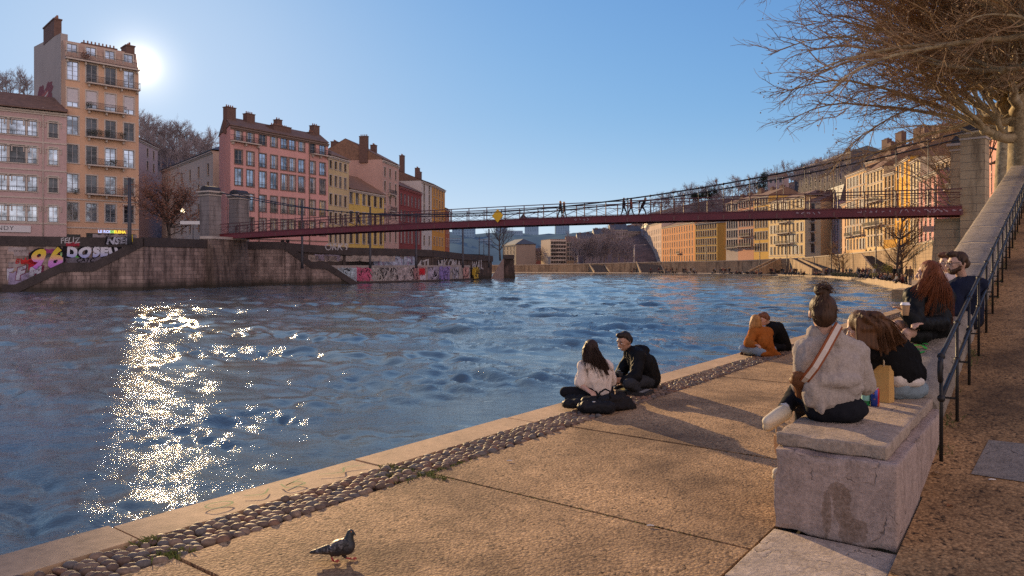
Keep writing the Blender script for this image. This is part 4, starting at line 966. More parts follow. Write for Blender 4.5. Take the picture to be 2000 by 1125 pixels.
def splash(px, py, w_, h, m, lay=.006, out=SB, seed=0):
    """irregular patch of roller paint"""
    f, d, n, k = gplane(px, py, out); rr = random.Random(seed+int(px*3)); mb = MB(); N = 26; top = []; bot = []
    for i in range(N+1):
        x = (i/N-.5)*w_; top.append((x, h/2*(1+rr.uniform(-.22, .12)))); bot.append((x, -h/2*(1+rr.uniform(-.25, .12))))
    pts = [f(*p)+n*lay for p in bot]+[f(*p)+n*lay for p in reversed(top)]
    vs = [f(*p)+n*lay for p in bot]+[f(*p)+n*lay for p in top]
    mb.add(vs, [(i, i+1, N+2+i, N+1+i) for i in range(N)]); return mb.build('graffiti', m, lw)
pY = lw_pt(95, SB)[0].y; z96 = zat(507, pY)
g96 = fade_mat('spray_yellow_purple', z96, 2.2, [(.0, (.42, .12, .50)), (.42, (.55, .22, .55)), (.55, (.70, .35, .22)), (.8, (.66, .46, .03)), (1, (.6, .42, .03))])
splash(30, 548, 5.2, 1.9, P_('lilac', (.33, .27, .40)), .006, SB, 3)
for px, py, w_, h, c in ((66, 510, 1.0, 2.0, (.42, .02, .04)), (120, 503, 1.1, 1.7, (.32, .03, .12)), (93, 493, 2.0, .8, (.36, .05, .2)), (58, 512, 1.6, .5, (.5, .03, .03)), (165, 508, 5.0, .7, (.16, .14, .17)), (135, 497, 2.0, .9, (.09, .36, .05)), (142, 477, 1.2, .4, (.34, .03, .05)), (225, 468, 4.5, 1.2, (.27, .22, .22)), (105, 499, 3.0, .5, (.10, .09, .10)), (25, 487, 2.6, .55, (.38, .31, .30)), (12, 517, 2.8, .6, (.33, .27, .27)), (50, 494, 2.2, .7, (.36, .29, .28)), (205, 486, 4, .5, (.23, .19, .20))):
    splash(px, py, w_, h, P_('p%d' % int(px*7+py), c), .006, SB, int(py))
graf_text('96', 92, 507, SB, 2.9, g96, .11, .03, P_('black', (.012, .01, .014)), .12, 1.0, .012)
graf_text('DOSEU', 181, 492, SB, 1.35, fade_mat('spray_whiteblue', zat(492, pY+1), 1.2, [(0, (.32, .34, .62)), (.5, (.55, .54, .62)), (1, (.62, .58, .62))]), .10, .03, P_('black', (.012, .01, .014)), .09, 1.1, .05)
graf_text('TFM', 45, 534, SB, 1.55, P_('silver', (.46, .45, .52)), .10, .03, P_('maroonline', (.17, .02, .06)), .07, 1.0, .05, .25, R(8))
graf_text('BUC', 47, 511, SB, .75, P_('red', (.5, .03, .03)), .03, .02, None, 0, 1.0, .06)
graf_text('FELIZ', 138, 469.5, SB+.12, .85, P_('white', (.46, .43, .43)), .01, .02, None, 0, .9, .05)
graf_text('NSEL', 232, 470.5, SB+.12, 1.0, P_('silver', (.46, .45, .52)), .05, .03, P_('black', (.012, .01, .014)), .05, 1.0, .04)
splash(142, 477, 1.3, .5, P_('redband', (.34, .03, .05)), .01, SB+.12, 8); splash(257, 469, .25, 1.3, P_('yellow', (.62, .48, .03)), .012, SB+.12, 9)
graf_text('CA7C', 167, 508.5, SB, .62, P_('black', (.012, .01, .014)), .02, .02, None, 0, 1.3, .05); graf_text('RCC', 131, 498, SB, .65, P_('limeline', (.35, .62, .25)), .02, .02, None, 0, 1)
graf_text('ORKS', 657, 482, SB+.65, 1.35, P_('white', (.46, .43, .43)), .02, .02, None, 0, 1.05, .06)
for px, py, w_, h, c, out in ((770, 512, 8.6, 1.9, (.30, .33, .42), SB+.4), (690, 505, 14, .9, (.34, .27, .23), SB+.4), (760, 503, 10, .5, (.40, .32, .27), SB+.4), (880, 503, 14, .35, (.38, .32, .29), SB+.4), (640, 503, 4, 1.0, (.36, .30, .38), SB+.4), (700, 515, 6, 1.2, (.03, .024, .022), SB+.4)):
    splash(px, py, w_, h, P_('r%d' % int(px+py*3), c), .006, out, int(px))
graf_text('RAF', 772, 510.5, SB+.4, 3.3, P_('iceblue', (.42, .46, .56)), .12, .03, P_('lilacline', (.30, .22, .33)), .08, 1.0, .03)
graf_text('4TL', 829, 516, SB+.4, 2.0, P_('white', (.46, .43, .43)), .05, .03, None, 0, 1.1, .05)
graf_text('HIKOMA', 879, 517, SB+.4, 2.3, P_('white', (.46, .43, .43)), .07, .03, P_('black', (.012, .01, .014)), .05, .95, .05)
graf_text('WAL', 932, 518, SB+.4, 2.3, P_('white', (.46, .43, .43)), .05, .03, None, 0, 1.0, .05)
# long band of illegible lettering on the plinth
rr = random.Random(12); cols_g = [(.36, .42, .46), (.46, .10, .17), (.34, .30, .28), (.32, .28, .27), (.36, .30, .30), (.34, .18, .18), (.32, .28, .35), (.20, .15, .36), (.36, .34, .38), (.44, .25, .22), (.46, .32, .05)]
xs = [678, 706, 736, 762, 790, 820, 846, 868, 890, 910, 929]
for i, px in enumerate(xs):
    p, d, n = lw_pt(px, SB+.95); kx = (xs[i+1]-px if i+1 < len(xs) else 18)/F*p.y*1.25
    splash(px, 537-(px-678)*.018, kx*1.15, 2.3, P_('band%d' % i, cols_g[i]), .02, SB+.98, i)
    f, d, n, k = gplane(px, 537-(px-678)*.018, SB+.98)
    for mset, wd, lay in ((P_('black', (.012, .01, .014)), .13, .03), (P_('bandlight%d' % i, sc(cols_g[i], 1.6)), .11, .036)):
        mb = MB(); ln = rr.randint(3, 5)
        for a in range(ln*2):
            x = (rr.random()-.5)*kx*.95; y = rr.uniform(-.8, .8); pts = [(x, y)]
            for b_ in range(rr.randint(2, 4)): x += rr.uniform(-.6, .7); y = max(-.95, min(.95, y+rr.uniform(-1.1, 1.1))); pts.append((x, y))
            ribbon(mb, pts, wd, lambda x, y, l=lay: f(x, y)+n*l)
        mb.build('graffiti', mset, lw)
for px, c in ((824, (.5, .02, .03)), (925, (.48, .3, .03)), (826, (.55, .5, .55))): splash(px, 531 if px != 826 else 541, 1.4, 1.2, P_('dot%d' % px, c), .045, SB+.98, px)
# ================================================================ footbridge
M_red = mat('bridge_maroon', (.15, .022, .028), .55, .25, 1.2, .1, 20, world=True); M_rail = mat('bridge_rail', (.085, .02, .024), .5, .2, 2, world=True)
M_pyl = stone_wall('pylon_stone', (.56, .43, .28), (.50, .38, .245), (.20, .15, .10), R(118), 2.6, .62, .1, False, mortar=(.20, .155, .12)); M_ped = stone_wall('abutment_stone', (.36, .27, .225), (.27, .20, .17), (.045, .034, .03), W_ANG, 1.15, .46, .6)
BL, BR = Vector((*XY(424, 95.5), 0)), Vector((*XY(1879, 54.2), 0))
BD = (BR-BL); BLEN = BD.length; BD.normalize(); BN = Vector((BD.y, -BD.x, 0))        # BN points upstream, towards the camera
BW = 3.0; zL, zR = 5.62, 6.02
def deckz(t): return zL+(zR-zL)*t+.42*(1-(2*t-1)**2)                                # top of the girder
br = empty('footbridge', BL+Vector((0, 0, zL)), 'dark red suspension footbridge with lattice railings spanning the river', 'footbridge')
def bpt(t, out, z): return BL+BD*(BLEN*t)-BN*(BW-out)+Vector((0, 0, z))             # out=BW: near side
NSEG = 38
for side, out in (('near', BW), ('far', 0)):
    mb = MB()
    for i in range(NSEG):
        a, b_ = i/NSEG, (i+1)/NSEG
        mb.extrude([[bpt(a, out-.07, deckz(a)-.62), bpt(a, out+.07, deckz(a)-.62), bpt(a, out+.07, deckz(a)), bpt(a, out-.07, deckz(a))], [bpt(b_, out-.07, deckz(b_)-.62), bpt(b_, out+.07, deckz(b_)-.62), bpt(b_, out+.07, deckz(b_)), bpt(b_, out-.07, deckz(b_))]], None)
        for zz in (-.62, 0): mb.bar(bpt(a, out, deckz(a)+zz), bpt(b_, out, deckz(b_)+zz), .30, .05)
    mb.build('girder', M_red, br)
    mb = MB()
    for i in range(NSEG):
        a, b_ = i/NSEG, (i+1)/NSEG
        for h, w_ in ((1.32, .10), (.92, .06), (.08, .05)): mb.bar(bpt(a, out, deckz(a)+h), bpt(b_, out, deckz(b_)+h), w_, w_*.8)
        mb.bar(bpt(a, out, deckz(a)), bpt(a, out, deckz(a)+1.34), .09)
        mb.bar(bpt(a, out, deckz(a)+.08), bpt(b_, out, deckz(b_)+.92), .028); mb.bar(bpt(b_, out, deckz(b_)+.08), bpt(a, out, deckz(a)+.92), .028)
    mb.build('railing', M_rail, br)
mb = MB()
for i in range(NSEG):
    a, b_ = i/NSEG, (i+1)/NSEG
    mb.quad(bpt(a, .05, deckz(a)-.05), bpt(b_, .05, deckz(b_)-.05), bpt(b_, BW-.05, deckz(b_)-.05), bpt(a, BW-.05, deckz(a)-.05)); mb.quad(bpt(a, BW-.05, deckz(a)-.13), bpt(b_, BW-.05, deckz(b_)-.13), bpt(b_, .05, deckz(b_)-.13), bpt(a, .05, deckz(a)-.13))
mb.build('deck', mat('deck_planks', (.12, .085, .06), .9, .3, 2), br)
mb = MB()
for i in range(0, NSEG+1):
    a = i/NSEG; mb.bar(bpt(a, -.1, deckz(a)-.42), bpt(a, BW+.1, deckz(a)-.42), .14, .36)
    if i < NSEG: mb.bar(bpt(a, .1, deckz(a)-.5), bpt((i+1)/NSEG, BW-.1, deckz((i+1)/NSEG)-.5), .08)
mb.build('cross_beams', mat('beam_red', (.16, .06, .05), .6, .2), br)
# cables and hangers
def cablez(t, zp): return 7.0+(zp-7.0)*abs(2*t-.94)**2/(.94**2 if t < .47 else 1.06**2)
for k, (out, zp0, zp1) in enumerate(((BW+.15, 11.3, 11.55), (-.15, 11.3, 11.55))):
    for c in range(2):
        mb = MB(); mb.smooth = True; o = out+(c-.5)*.20
        mb.tube([bpt(t, o, cablez(t, zp0 if t < .47 else zp1)) for t in STEP(-.015, 1.012, 48)], .052, 6); mb.build('cable', mat('cable_steel', (.035, .03, .032), .5, .2), br)
    for i in range(1, NSEG):
        t = i/NSEG; zc = cablez(t, zp0 if t < .47 else zp1); mb = MB(); mb.smooth = True
        if zc > deckz(t)+1.4: mb.tube([bpt(t, out, zc), bpt(t, out, deckz(t))], .022, 4); mb.bar(bpt(t, out, zc+.09), bpt(t, out, zc-.1), .12, .2); mb.build('hanger', mat('cable_steel', (.035, .03, .032), .5, .2), br)
# white scrawls on the girder near the right end
rr = random.Random(6)
for t0, n_, sc_ in ((.62, 4, .8), (.86, 5, .5), (.915, 6, .55), (.95, 8, .7), (.972, 6, .7)):
    for i in range(n_):
        x0 = t0*BLEN+i*.42; pts = [(x0+rr.uniform(0, .3), rr.uniform(-.2, .2)*sc_) for _ in range(4)]; mb = MB()
        ribbon(mb, pts, .05, lambda x, y: bpt(x/BLEN, BW+.165, deckz(x/BLEN)-.28+y)); mb.build('scrawl', mat('scrawl_pink', (.42, .30, .32), .8, .2), br)
# yellow navigation sign and the dark back of another
def diamond(name, label, px, py, size, m, far=False):
    r = (px-1000)/F; o = BL-BN*(BW if far else -.25); t = (r*o.y-o.x)/(BD.x-r*BD.y); c = o+BD*t+Vector((0, 0, 0)); c.z = zat(py, c.y)
    mb = MB(); h = size/2; pts = [c+BD*h, c+Vector((0, 0, h*1.05)), c-BD*h, c-Vector((0, 0, h*1.05))]
    mb.add([p+BN*.03 for p in pts]+[p-BN*.03 for p in pts], [(0, 1, 2, 3), (7, 6, 5, 4), (0, 4, 5, 1), (1, 5, 6, 2), (2, 6, 7, 3), (3, 7, 4, 0)])
    t_ = empty(name, c-Vector((0, 0, h)), label, 'sign'); mb.build('sign_plate', m, t_)
    mb = MB(); mb.bar(c-BN*.06-Vector((0, 0, h*.8)), c-BN*.06+Vector((0, 0, h*.8)), .06); mb.bar(c-BN*.06-Vector((0, 0, h*.3)), c-BN*.3-Vector((0, 0, h*.3)), .05); mb.build('sign_bracket', M_rail, t_)
diamond('navigation_sign', 'yellow diamond navigation sign hung on the side of the footbridge', 972, 421.5, 1.32, mat('sign_yellow_plate', (.80, .44, .012), .5, .08))
diamond('navigation_sign', 'dark diamond sign seen from behind beyond the bridge railing', 1022, 430, 1.3, mat('sign_back', (.06, .05, .055), .6, .2), True)
# pylons
def pylon(name, label, px, Y, ztop, zbot, w_, dp, ang, wide=1.0, m=M_pyl):
    t = empty(name, pz(px, Y, zbot), label, 'bridge pylon', 'masonry pylons of the footbridge'); M = Matrix.Rotation(ang, 3, 'Z'); c = pz(px, Y, 0)
    def tier(nm, z0, z1, k0, k1, mt):
        mb = MB(); vs = [c+M @ Vector((sx*w_/2*k, sy*dp/2*k, z)) for z, k in ((z0, k0), (z1, k1)) for sx, sy in ((-1, -1), (1, -1), (1, 1), (-1, 1))]
        mb.add(vs, [(3, 2, 1, 0), (4, 5, 6, 7), (0, 1, 5, 4), (1, 2, 6, 5), (2, 3, 7, 6), (3, 0, 4, 7)]); return mb.build(nm, mt, t)
    tier('shaft', zbot, ztop-1.35, 1.0, .97, m)
    tier('cornice', ztop-1.35, ztop-1.2, 1.06, 1.06, M_trim); tier('cornice', ztop-1.2, ztop-.95, 1.0, 1.22, m); tier('cornice', ztop-.95, ztop-.75, 1.3, 1.3, M_trim)
    mb = MB(); mb.mi = 0
    mb.box(c+Vector((0, 0, ztop-.72)), (w_*1.02, dp*1.02, .1), M)
    pr = [(-.5, 0), (-.46, .25), (-.3, .48), (0, .56), (.3, .48), (.46, .25), (.5, 0)]
    mb.extrude([[c+M @ Vector((x*w_*.95, s*dp*.48, ztop-.70+z*1.15)) for x, z in pr] for s in (-1, 1)], None)
    mb.build('saddle_cover', mat('saddle_iron', (.035, .03, .032), .6, .2), t); return t
bang = math.atan2(BD.y, BD.x)
pylon('bridge_pylon', 'grey stone pylon at the left bridge head, the upstream one of the pair', 411, 95.0, 12.0, 4.0, 1.9, 1.9, bang, m=stone_wall('pylon_grey', (.35, .30, .285), (.30, .26, .245), (.10, .085, .08), R(38), 2.4, .62, .3, False, mortar=(.16, .14, .13)))
pylon('bridge_pylon', 'grey stone pylon at the left bridge head, the downstream one behind the railing', 467, 99.5, 11.95, 4.0, 1.9, 1.9, bang, m=_mc['pylon_grey'])
pylon('bridge_pylon', 'tall sunlit stone pylon at the right bridge head in front of the plane trees', 1904, 54.5, 12.35, -.3, 1.62, 1.5, bang-.25)
pylon('bridge_pylon', 'stone pylon at the right bridge head, mostly hidden behind the nearer one', 1882, 58.2, 12.1, -.3, 1.55, 1.5, bang-.25)
for k, p in ((0, pz(440, 95.2, 0)),):                                    # masonry abutment under the left end
    ab = empty('bridge_abutment', Vector((p.x, p.y, WZ)), 'stained stone abutment rising from the water under the left end of the footbridge', 'bridge abutment')
    mb = MB(); Mx = Matrix.Rotation(bang, 3, 'Z')
    c = lw_pt(441)[0]; n = lw_pt(441)[2]; d = lw_pt(441)[1]
    rings = []
    for z, o, hw in ((WZ-1, 1.5, 4.2), (WZ+.6, 1.35, 4.1), (4.9, .75, 3.9)):
        b0_ = Vector((c.x, c.y, z)); rings.append([b0_-d*hw-n*1.0, b0_-d*hw+n*o, b0_+d*hw*.9+n*o, b0_+d*hw*.9-n*1.0])
    mb.extrude(rings, None); mb.build('masonry', M_ped, ab)
    mb = MB(); c2 = Vector((c.x, c.y, 5.0)); mb.extrude([[c2-d*4-n*.9+Vector((0, 0, z)), c2-d*4+n*.9+Vector((0, 0, z)), c2+d*3.6+n*.9+Vector((0, 0, z)), c2+d*3.6-n*.9+Vector((0, 0, z))] for z in (-.12, .2)], None); mb.build('coping', M_trim, ab)
# right abutment block below the deck and back-stay cables
ab = empty('bridge_abutment', pz(1868, 55, -.5), 'sunlit stone bridge abutment under the right end of the footbridge', 'bridge abutment')
mb = MB(); c = pz(1872, 57, 0); Mx = Matrix.Rotation(bang-.25, 3, 'Z')
rings = []
for z, k in ((-1.5, 1.25), (2.6, 1.12), (5.2, 1.0)): rings.append([c+Mx @ Vector((sx*1.1*k, sy*2.2*k, z)) for sx, sy in ((-1, -1), (1, -1), (1, 1), (-1, 1))])
mb.extrude(rings, None); mb.build('masonry', M_pyl, ab)
for k, Yk in ((0, 54.5), (1, 58.2)):
    mb = MB(); mb.smooth = True
    a = pz(1908 if k == 0 else 1890, Yk, 11.55); 
    for c in range(2): mb.tube([a+Vector((c*.2, 0, 0)), a+Vector((7.5+c*.2, -4.0, -3.6)), a+Vector((12+c*.2, -6.4, -6.4))], .055, 6)
    mb.build('cable', mat('cable_steel', (.035, .03, .032), .5, .2), br)
# ================================================================ right bank: quay, wall, street, facades
EDGE = [(1772, None, 0), (1782, 63, -.2), (1747, 83, -.3), (1710, 106, -.45), (1660, 138, -.65), (1611, 164, -.85), (1519, 193.5, -.95), (1381, 212, -.95), (1266, 225, -.95), (1130, 234, -.95), (1005, 240, -.95), (820, 250, -.95), (560, 262, -.95)]
E = [st(30.9, -4.75, 0)]+[pz(px, Y, z) for px, Y, z in EDGE[1:]]
WALLP = [(1893, 70, 6.1), (1870, 88, 5.5), (1830, 101, 5.1), (1780, 120, 4.9), (1740, 138, 4.7), (1700, 158, 4.55), (1640, 182, 4.2), (1560, 207, 3.5), (1450, 226, 2.95), (1380, 235, 2.75), (1266, 246, 2.5), (1150, 254, 2.0), (1005, 260, 1.5), (820, 268, 1.4), (560, 280, 1.4)]
Wp = [pz(px, Y, z) for px, Y, z in WALLP]
def dens(P, n):
    out = []
    for a, b_ in zip(P, P[1:]): out += [a.lerp(b_, i/n) for i in range(n)]
    return out+[P[-1]]
Ed = dens(E, 4); Wd = dens(Wp, 4)
M_fq = mat('far_quay_stone', (.40, .29, .18), .9, .25, .6, .2, 8, world=True)
mb = MB()
foot = [Vector((p.x, p.y, min(Ed, key=lambda e: (e-p).length_squared).z)) for p in Wd]
# lower quay surface between the edge and the wall
nE = len(Ed)
def near_foot(e, i): return foot[min(len(foot)-1, int(i/(nE-1)*(len(foot)-1)+.5))]
FB = [near_foot(e, i) for i, e in enumerate(Ed)]
for i in range(nE-1): mb.quad(Ed[i], Ed[i+1], Vector((*FB[i+1][:2], Ed[i+1].z)), Vector((*FB[i][:2], Ed[i].z)))
for i in range(nE-1): mb.quad(Vector((*Ed[i][:2], WZ-1)), Vector((*Ed[i+1][:2], WZ-1)), Ed[i+1], Ed[i])
q0 = [st(30.9, -4.75, -.02), st(30.9, -1.2, -.02), Vector((44, 56, -.1)), Vector((60, 72, -.3)), Vector((*FB[0][:2], -.2)), Vector((*E[1][:2], -.2))]
mb.add([tuple(p) for p in q0], [(0, 1, 2, 3, 4, 5)])
tag(mb.build('far_quay', M_fq), kind='structure')
mb = MB(); c = pz(1772, 60.5, -.75); M = Matrix.Rotation(R(-35), 3, 'Z'); mb.box(c, (1.7, 5.0, .75), M)
tag(mb.build('landing_block', M_fq), 'low square stone landing step projecting into the water beyond the quay edge', 'landing step')
# retaining wall with lit masonry and coping
rw = empty('quay_wall', Wp[6]*1, 'long sunlit pale stone wall along the curving right bank', 'wall'); rw.location.z = -1
M_rw = stone_wall('right_wall_stone', (.54, .40, .255), (.46, .34, .215), (.14, .10, .07), R(-10), 1.0, .42, .28, False, mortar=(.26, .19, .12))
mb = MB()
for i in range(len(Wd)-1): mb.quad(Vector((*Wd[i][:2], -1.6)), Vector((*Wd[i+1][:2], -1.6)), Wd[i+1], Wd[i]) if False else mb.add([Vector((*Wd[i+1][:2], -1.6)), Vector((*Wd[i][:2], -1.6)), Wd[i], Wd[i+1]], [(0, 1, 2, 3)])
mb.build('masonry', M_rw, rw)
mb = MB(); rings = []
for i, p in enumerate(Wd):
    a, b_ = Wd[max(0, i-1)], Wd[min(len(Wd)-1, i+1)]; d = (b_-a); d.z = 0; d.normalize(); n = Vector((-d.y, d.x, 0)); U = Vector((0, 0, 1))
    rings.append([p+n*.12-U*.18, p+n*.12+U*.12, p-n*.5+U*.12, p-n*.5-U*.18])
mb.extrude(rings, None); mb.build('coping', mat('pale_coping', (.46, .36, .25), .9, .25, 1.0, world=True), rw)
mb = MB()
for i in range(len(Wd)-1):
    o1, o2 = Wd[i], Wd[i+1]; k1, k2 = Vector((o1.x*1.0+60, o1.y+10, o1.z-.9)), Vector((o2.x+60, o2.y+10, o2.z-.9))
    if i > 30: k1 = Vector((o1.x, o1.y+150, o1.z-.9)); k2 = Vector((o2.x, o2.y+150, o2.z-.9))
    elif i > 20: t1, t2 = (i-20)/11, (i-19)/11; k1 = Vector((o1.x+60*(1-t1), o1.y+10+140*t1, o1.z-.9)); k2 = Vector((o2.x+60*(1-t2), o2.y+10+140*t2, o2.z-.9))
    a, b_ = Vector((o1.x, o1.y, o1.z-.9)), Vector((o2.x, o2.y, o2.z-.9)); mb.quad(a, k1, k2, b_)
tag(mb.build('far_street', mat('asphalt', (.05, .047, .045), .9, .3, 2, world=True)), kind='structure')
# stairs on the right bank: sloping dark flights against the wall
def wall_stair(label, pa, pb, Ya, Yb, width, m=M_rw, deep=True):
    """flight from the top point pa (px, py) at depth Ya to the foot pb at depth Yb, `width` metres wide towards the water"""
    a, b_ = at(*pa, Ya), at(*pb, Yb); t = empty('stone_stairs', Vector((b_.x, b_.y, b_.z-.2)), label, 'stairs'); d = b_-a; h = Vector((d.x, d.y, 0)).normalized(); n = Vector((h.y, -h.x, 0))
    if n.dot(Vector((0, -1, 0))) < 0: n = -n
    if isinstance(width, tuple): n = Vector((width[0], width[1], 0)); width = n.length; n.normalize()
    for s, nm in ((0, 'coping'), (width, 'coping')):
        mb = MB(); o = n*s; rings = []
        for p in (a, b_): rings.append([p+o-n*.17+Vector((0, 0, -3 if p is a else -1)), p+o-n*.17+Vector((0, 0, .5)), p+o+n*.17+Vector((0, 0, .5)), p+o+n*.17+Vector((0, 0, -3 if p is a else -1))])
        mb.extrude(rings, None); mb.build(nm, m, t)
    mb = MB(); k = max(4, int((a.z-b_.z)/.2))
    for i in range(k):
        p, q_ = a.lerp(b_, i/k), a.lerp(b_, (i+1)/k); z = p.z-.1; P = [p+n*.26, q_+n*.26, q_+n*(width-.26), p+n*(width-.26)]
        mb.add([Vector((v.x, v.y, -1.5)) for v in P]+[Vector((v.x, v.y, z)) for v in P], [(4, 5, 6, 7), (0, 1, 5, 4), (1, 2, 6, 5), (2, 3, 7, 6), (3, 0, 4, 7)])
    mb.build('steps', mat('dark_steps', (.10, .085, .075), .9, .3, 2, world=True), t); return t  # steps use a darker tone than the side copings
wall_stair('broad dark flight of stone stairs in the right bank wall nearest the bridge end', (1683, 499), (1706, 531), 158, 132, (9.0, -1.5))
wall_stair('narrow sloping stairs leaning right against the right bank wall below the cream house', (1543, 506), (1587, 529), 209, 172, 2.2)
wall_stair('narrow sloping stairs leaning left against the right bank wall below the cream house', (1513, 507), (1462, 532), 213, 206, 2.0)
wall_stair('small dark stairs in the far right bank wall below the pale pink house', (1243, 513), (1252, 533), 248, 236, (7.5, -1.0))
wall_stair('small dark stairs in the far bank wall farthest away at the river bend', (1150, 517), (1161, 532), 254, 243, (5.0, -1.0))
# ramp wall rising to the bridge end on the right
ap = empty('approach_wall', at(1880, 470, 62), 'sloping sunlit stone parapet rising to the right bridge head', 'wall'); ap.location.z = -.5
mb = MB(); a, b_ = at(1775, 512, 104), at(1868, 452, 64); rings = []
for p in (a, b_): n = Vector((-.9, -.43, 0)); rings.append([Vector((p.x, p.y, -1))+n*.3, p+n*.3, p-n*.3, Vector((p.x, p.y, -1))-n*.3])
mb.extrude(rings, None); mb.build('masonry', M_rw, ap)
mb = MB(); 
for dz in (.5, 1.0): mb.bar(a+Vector((0, 0, dz)), b_+Vector((0, 0, dz)), .06)
for i in range(14): p = a.lerp(b_, i/13); mb.bar(p, p+Vector((0, 0, 1.0)), .06)
mb.build('railing', M_railm, ap)
ap = empty('approach_wall', at(1950, 420, 45), 'lit stone parapet between the right bridge pylon and the top of the ramp', 'wall'); ap.location.z = -.5
mb = MB(); rings = []
for px, py, Y in ((1917, 436, 53.5), (1938, 409, 47), (1977, 359, 34)): p = at(px, py, Y); n = Vector((-.55, -.83, 0)); rings.append([Vector((p.x, p.y, -1))+n*.3, p+n*.3, p-n*.3, Vector((p.x, p.y, -1))-n*.3])
mb.extrude(rings, None); mb.build('masonry', M_pyl, ap)
# --- facades: (px0, Y0, px1, Y1, eave py at px0, n columns, rows py at mid, window h, colour, roof, options)
W_ = lambda n, c: plaster('plaster_'+n, c, .22)
def row_house(label, px0, Y0, px1, Y1, py0, ncol, rys, col_, wh=1.9, ww=1.1, dep=14, zb=3, roof='gable', rh=2.5, tile=None, chims=(), kinds='ddg', balc=(), trim=M_trim, cat='apartment building', fine=False, guard=False, skew=0, cols_=None, bands=(), **kw):
    p0, p1 = XY(px0, Y0), XY(px1, Y1); Ym = (Y0+Y1)/2; pm = (px0+px1)/2
    cs = cols_ or [(i+.5)/ncol*.94+.03 for i in range(ncol)]
    rows = [(zat(y, Ym), wh) for y in rys]
    return building('apartment_building', label, p0, p1, zb, zat(py0, Y0), backv(p0, p1, dep, skew), col_, cs, rows, ww=ww, roof=roof, rh=rh, tile=tile or M_tile2, chims=chims, kinds=kinds, balc=[(zat(b_[0], Ym), *b_[1:]) for b_ in balc], trim=trim, cat=cat, fine=fine, guard=guard, bands=[zat(b_, Ym) for b_ in bands], glass=G_dark, **kw)
CH1 = ((.2, .45, 1.8, 1.4, 4.6), (.7, .5, 1.8, 1.4, 4.8)); CH2 = ((.5, .45, 2.4, 1.5, 5.0),)
row_house('narrow grey lilac house at the far left end of the sunlit right row', 1252, 398, 1263.5, 386, 446, 4, (455, 465, 476, 488, 500), W_('greylilac', (.40, .34, .36)), rh=3, roof='mansard', tile=M_slate)
row_house('pale pink house between the grey lilac house and the long terracotta one', 1263.5, 385, 1292, 345, 442, 8, (454, 467, 480, 493, 505), W_('palepink2', (.58, .42, .33)), wh=2.3, ww=1.0, chims=CH1)
row_house('long terracotta house with six rows of small windows and a little balcony', 1292.3, 344.5, 1357, 297, 445, 13, (449, 463, 477, 491, 505), W_('terracotta', (.66, .28, .105)), wh=2.3, ww=1.0, chims=CH1+CH2, balc=((495.5, .53, .62, 1.0),))
row_house('long yellow ochre house with a plain orange side wall', 1357.3, 296.3, 1401, 281, 437.5, 9, (441, 456, 472, 487, 502), W_('yellowochre', (.74, .42, .09)), wh=2.3, ww=1.0, chims=CH1)
row_house('plain windowless orange wing joining the yellow ochre house', 1401, 280.8, 1418, 276.5, 433, 1, (), W_('orangeflank', (.58, .27, .055)), roof='gable', rh=1.5)
row_house('pale cream pink house with white arcaded ground floor left of the salmon one', 1418, 275, 1441.5, 267.5, 399, 5, (404, 422, 439, 457, 475), W_('creampink', (.66, .50, .36)), wh=2.6, ww=1.15, chims=CH1, balc=((484, .1, .9, 1.0),), bands=(487, 415))
row_house('salmon house with ornate balconies and white arcaded ground floor', 1441.8, 267.3, 1472, 257.5, 392.5, 6, (398, 418, 435, 455, 474), W_('salmon2', (.72, .36, .21)), wh=2.6, ww=1.15, chims=CH2, balc=((461, .2, .85, 1.0), (481, .0, 1.0, 1.2)), bands=(486,))
row_house('bright yellow orange house right of the salmon one with balconies', 1472.3, 257.3, 1501, 248, 387, 5, (393, 413, 437, 460, 483), W_('yelloworange', (.72, .42, .10)), wh=2.7, ww=1.2, chims=CH1, rh=3)
row_house('broad cream house with three stacked balconies facing the river', 1501.3, 247.8, 1572, 222.5, 396, 9, (402, 425, 446, 467, 489), W_('cream2', (.76, .54, .26)), wh=2.6, ww=1.15, roof='hip', rh=2.4, tile=M_tile2, chims=((.15, 3, 1.6, 1.1, 5.5), (.36, 4, 1.8, 1.1, 6), (.6, 3.5, 1.6, 1.1, 5.5), (.82, 4, 1.7, 1.1, 6)), balc=((434, .35, .62, 1.1), (455, .3, .66, 1.2), (476, .25, .7, 1.2)), kinds='dds', bands=(500,))
row_house('cream corner house face with a column of small balconies', 1572.3, 222.3, 1603, 218, 395, 3, (405, 424, 443, 463, 485), W_('cream3', (.55, .40, .24)), wh=2.7, ww=1.3, cols_=[.5], chims=CH1, roof='gable', rh=2.6, tile=M_tile2, balc=((433, .32, .68, .9), (452, .32, .68, .9), (473, .32, .68, .9)))
row_house('lilac grey house with dark mansard roof in the shadow of its neighbour', 1603.3, 232, 1640, 214, 402, 6, (414, 432, 450, 468, 486), W_('lilac', (.42, .32, .35)), wh=2.6, ww=1.1, roof='mansard', rh=5, tile=M_slate, chims=((.2, 4, 2, 1.5, 7.5), (.75, 4, 2, 1.5, 8)), kinds='dgs')
row_house('narrow peach house before the tall beige one', 1639.5, 213, 1656, 203.5, 401, 2, (413, 434, 455, 475, 492), W_('peach', (.68, .42, .25)), wh=2.6, ww=1.2, rh=2, chims=())
row_house('tall beige house with moulded upper floors and dark balconies', 1652.5, 200, 1692, 184, 344, 6, (354, 377, 402, 428, 452, 477), W_('beige', (.76, .47, .21)), wh=2.7, ww=1.1, balc=((460.5, .08, .4, 1.0), (459.5, .55, .9, 1.0)), bands=(364, 389, 440), rh=3, chims=CH2, kinds='dss')
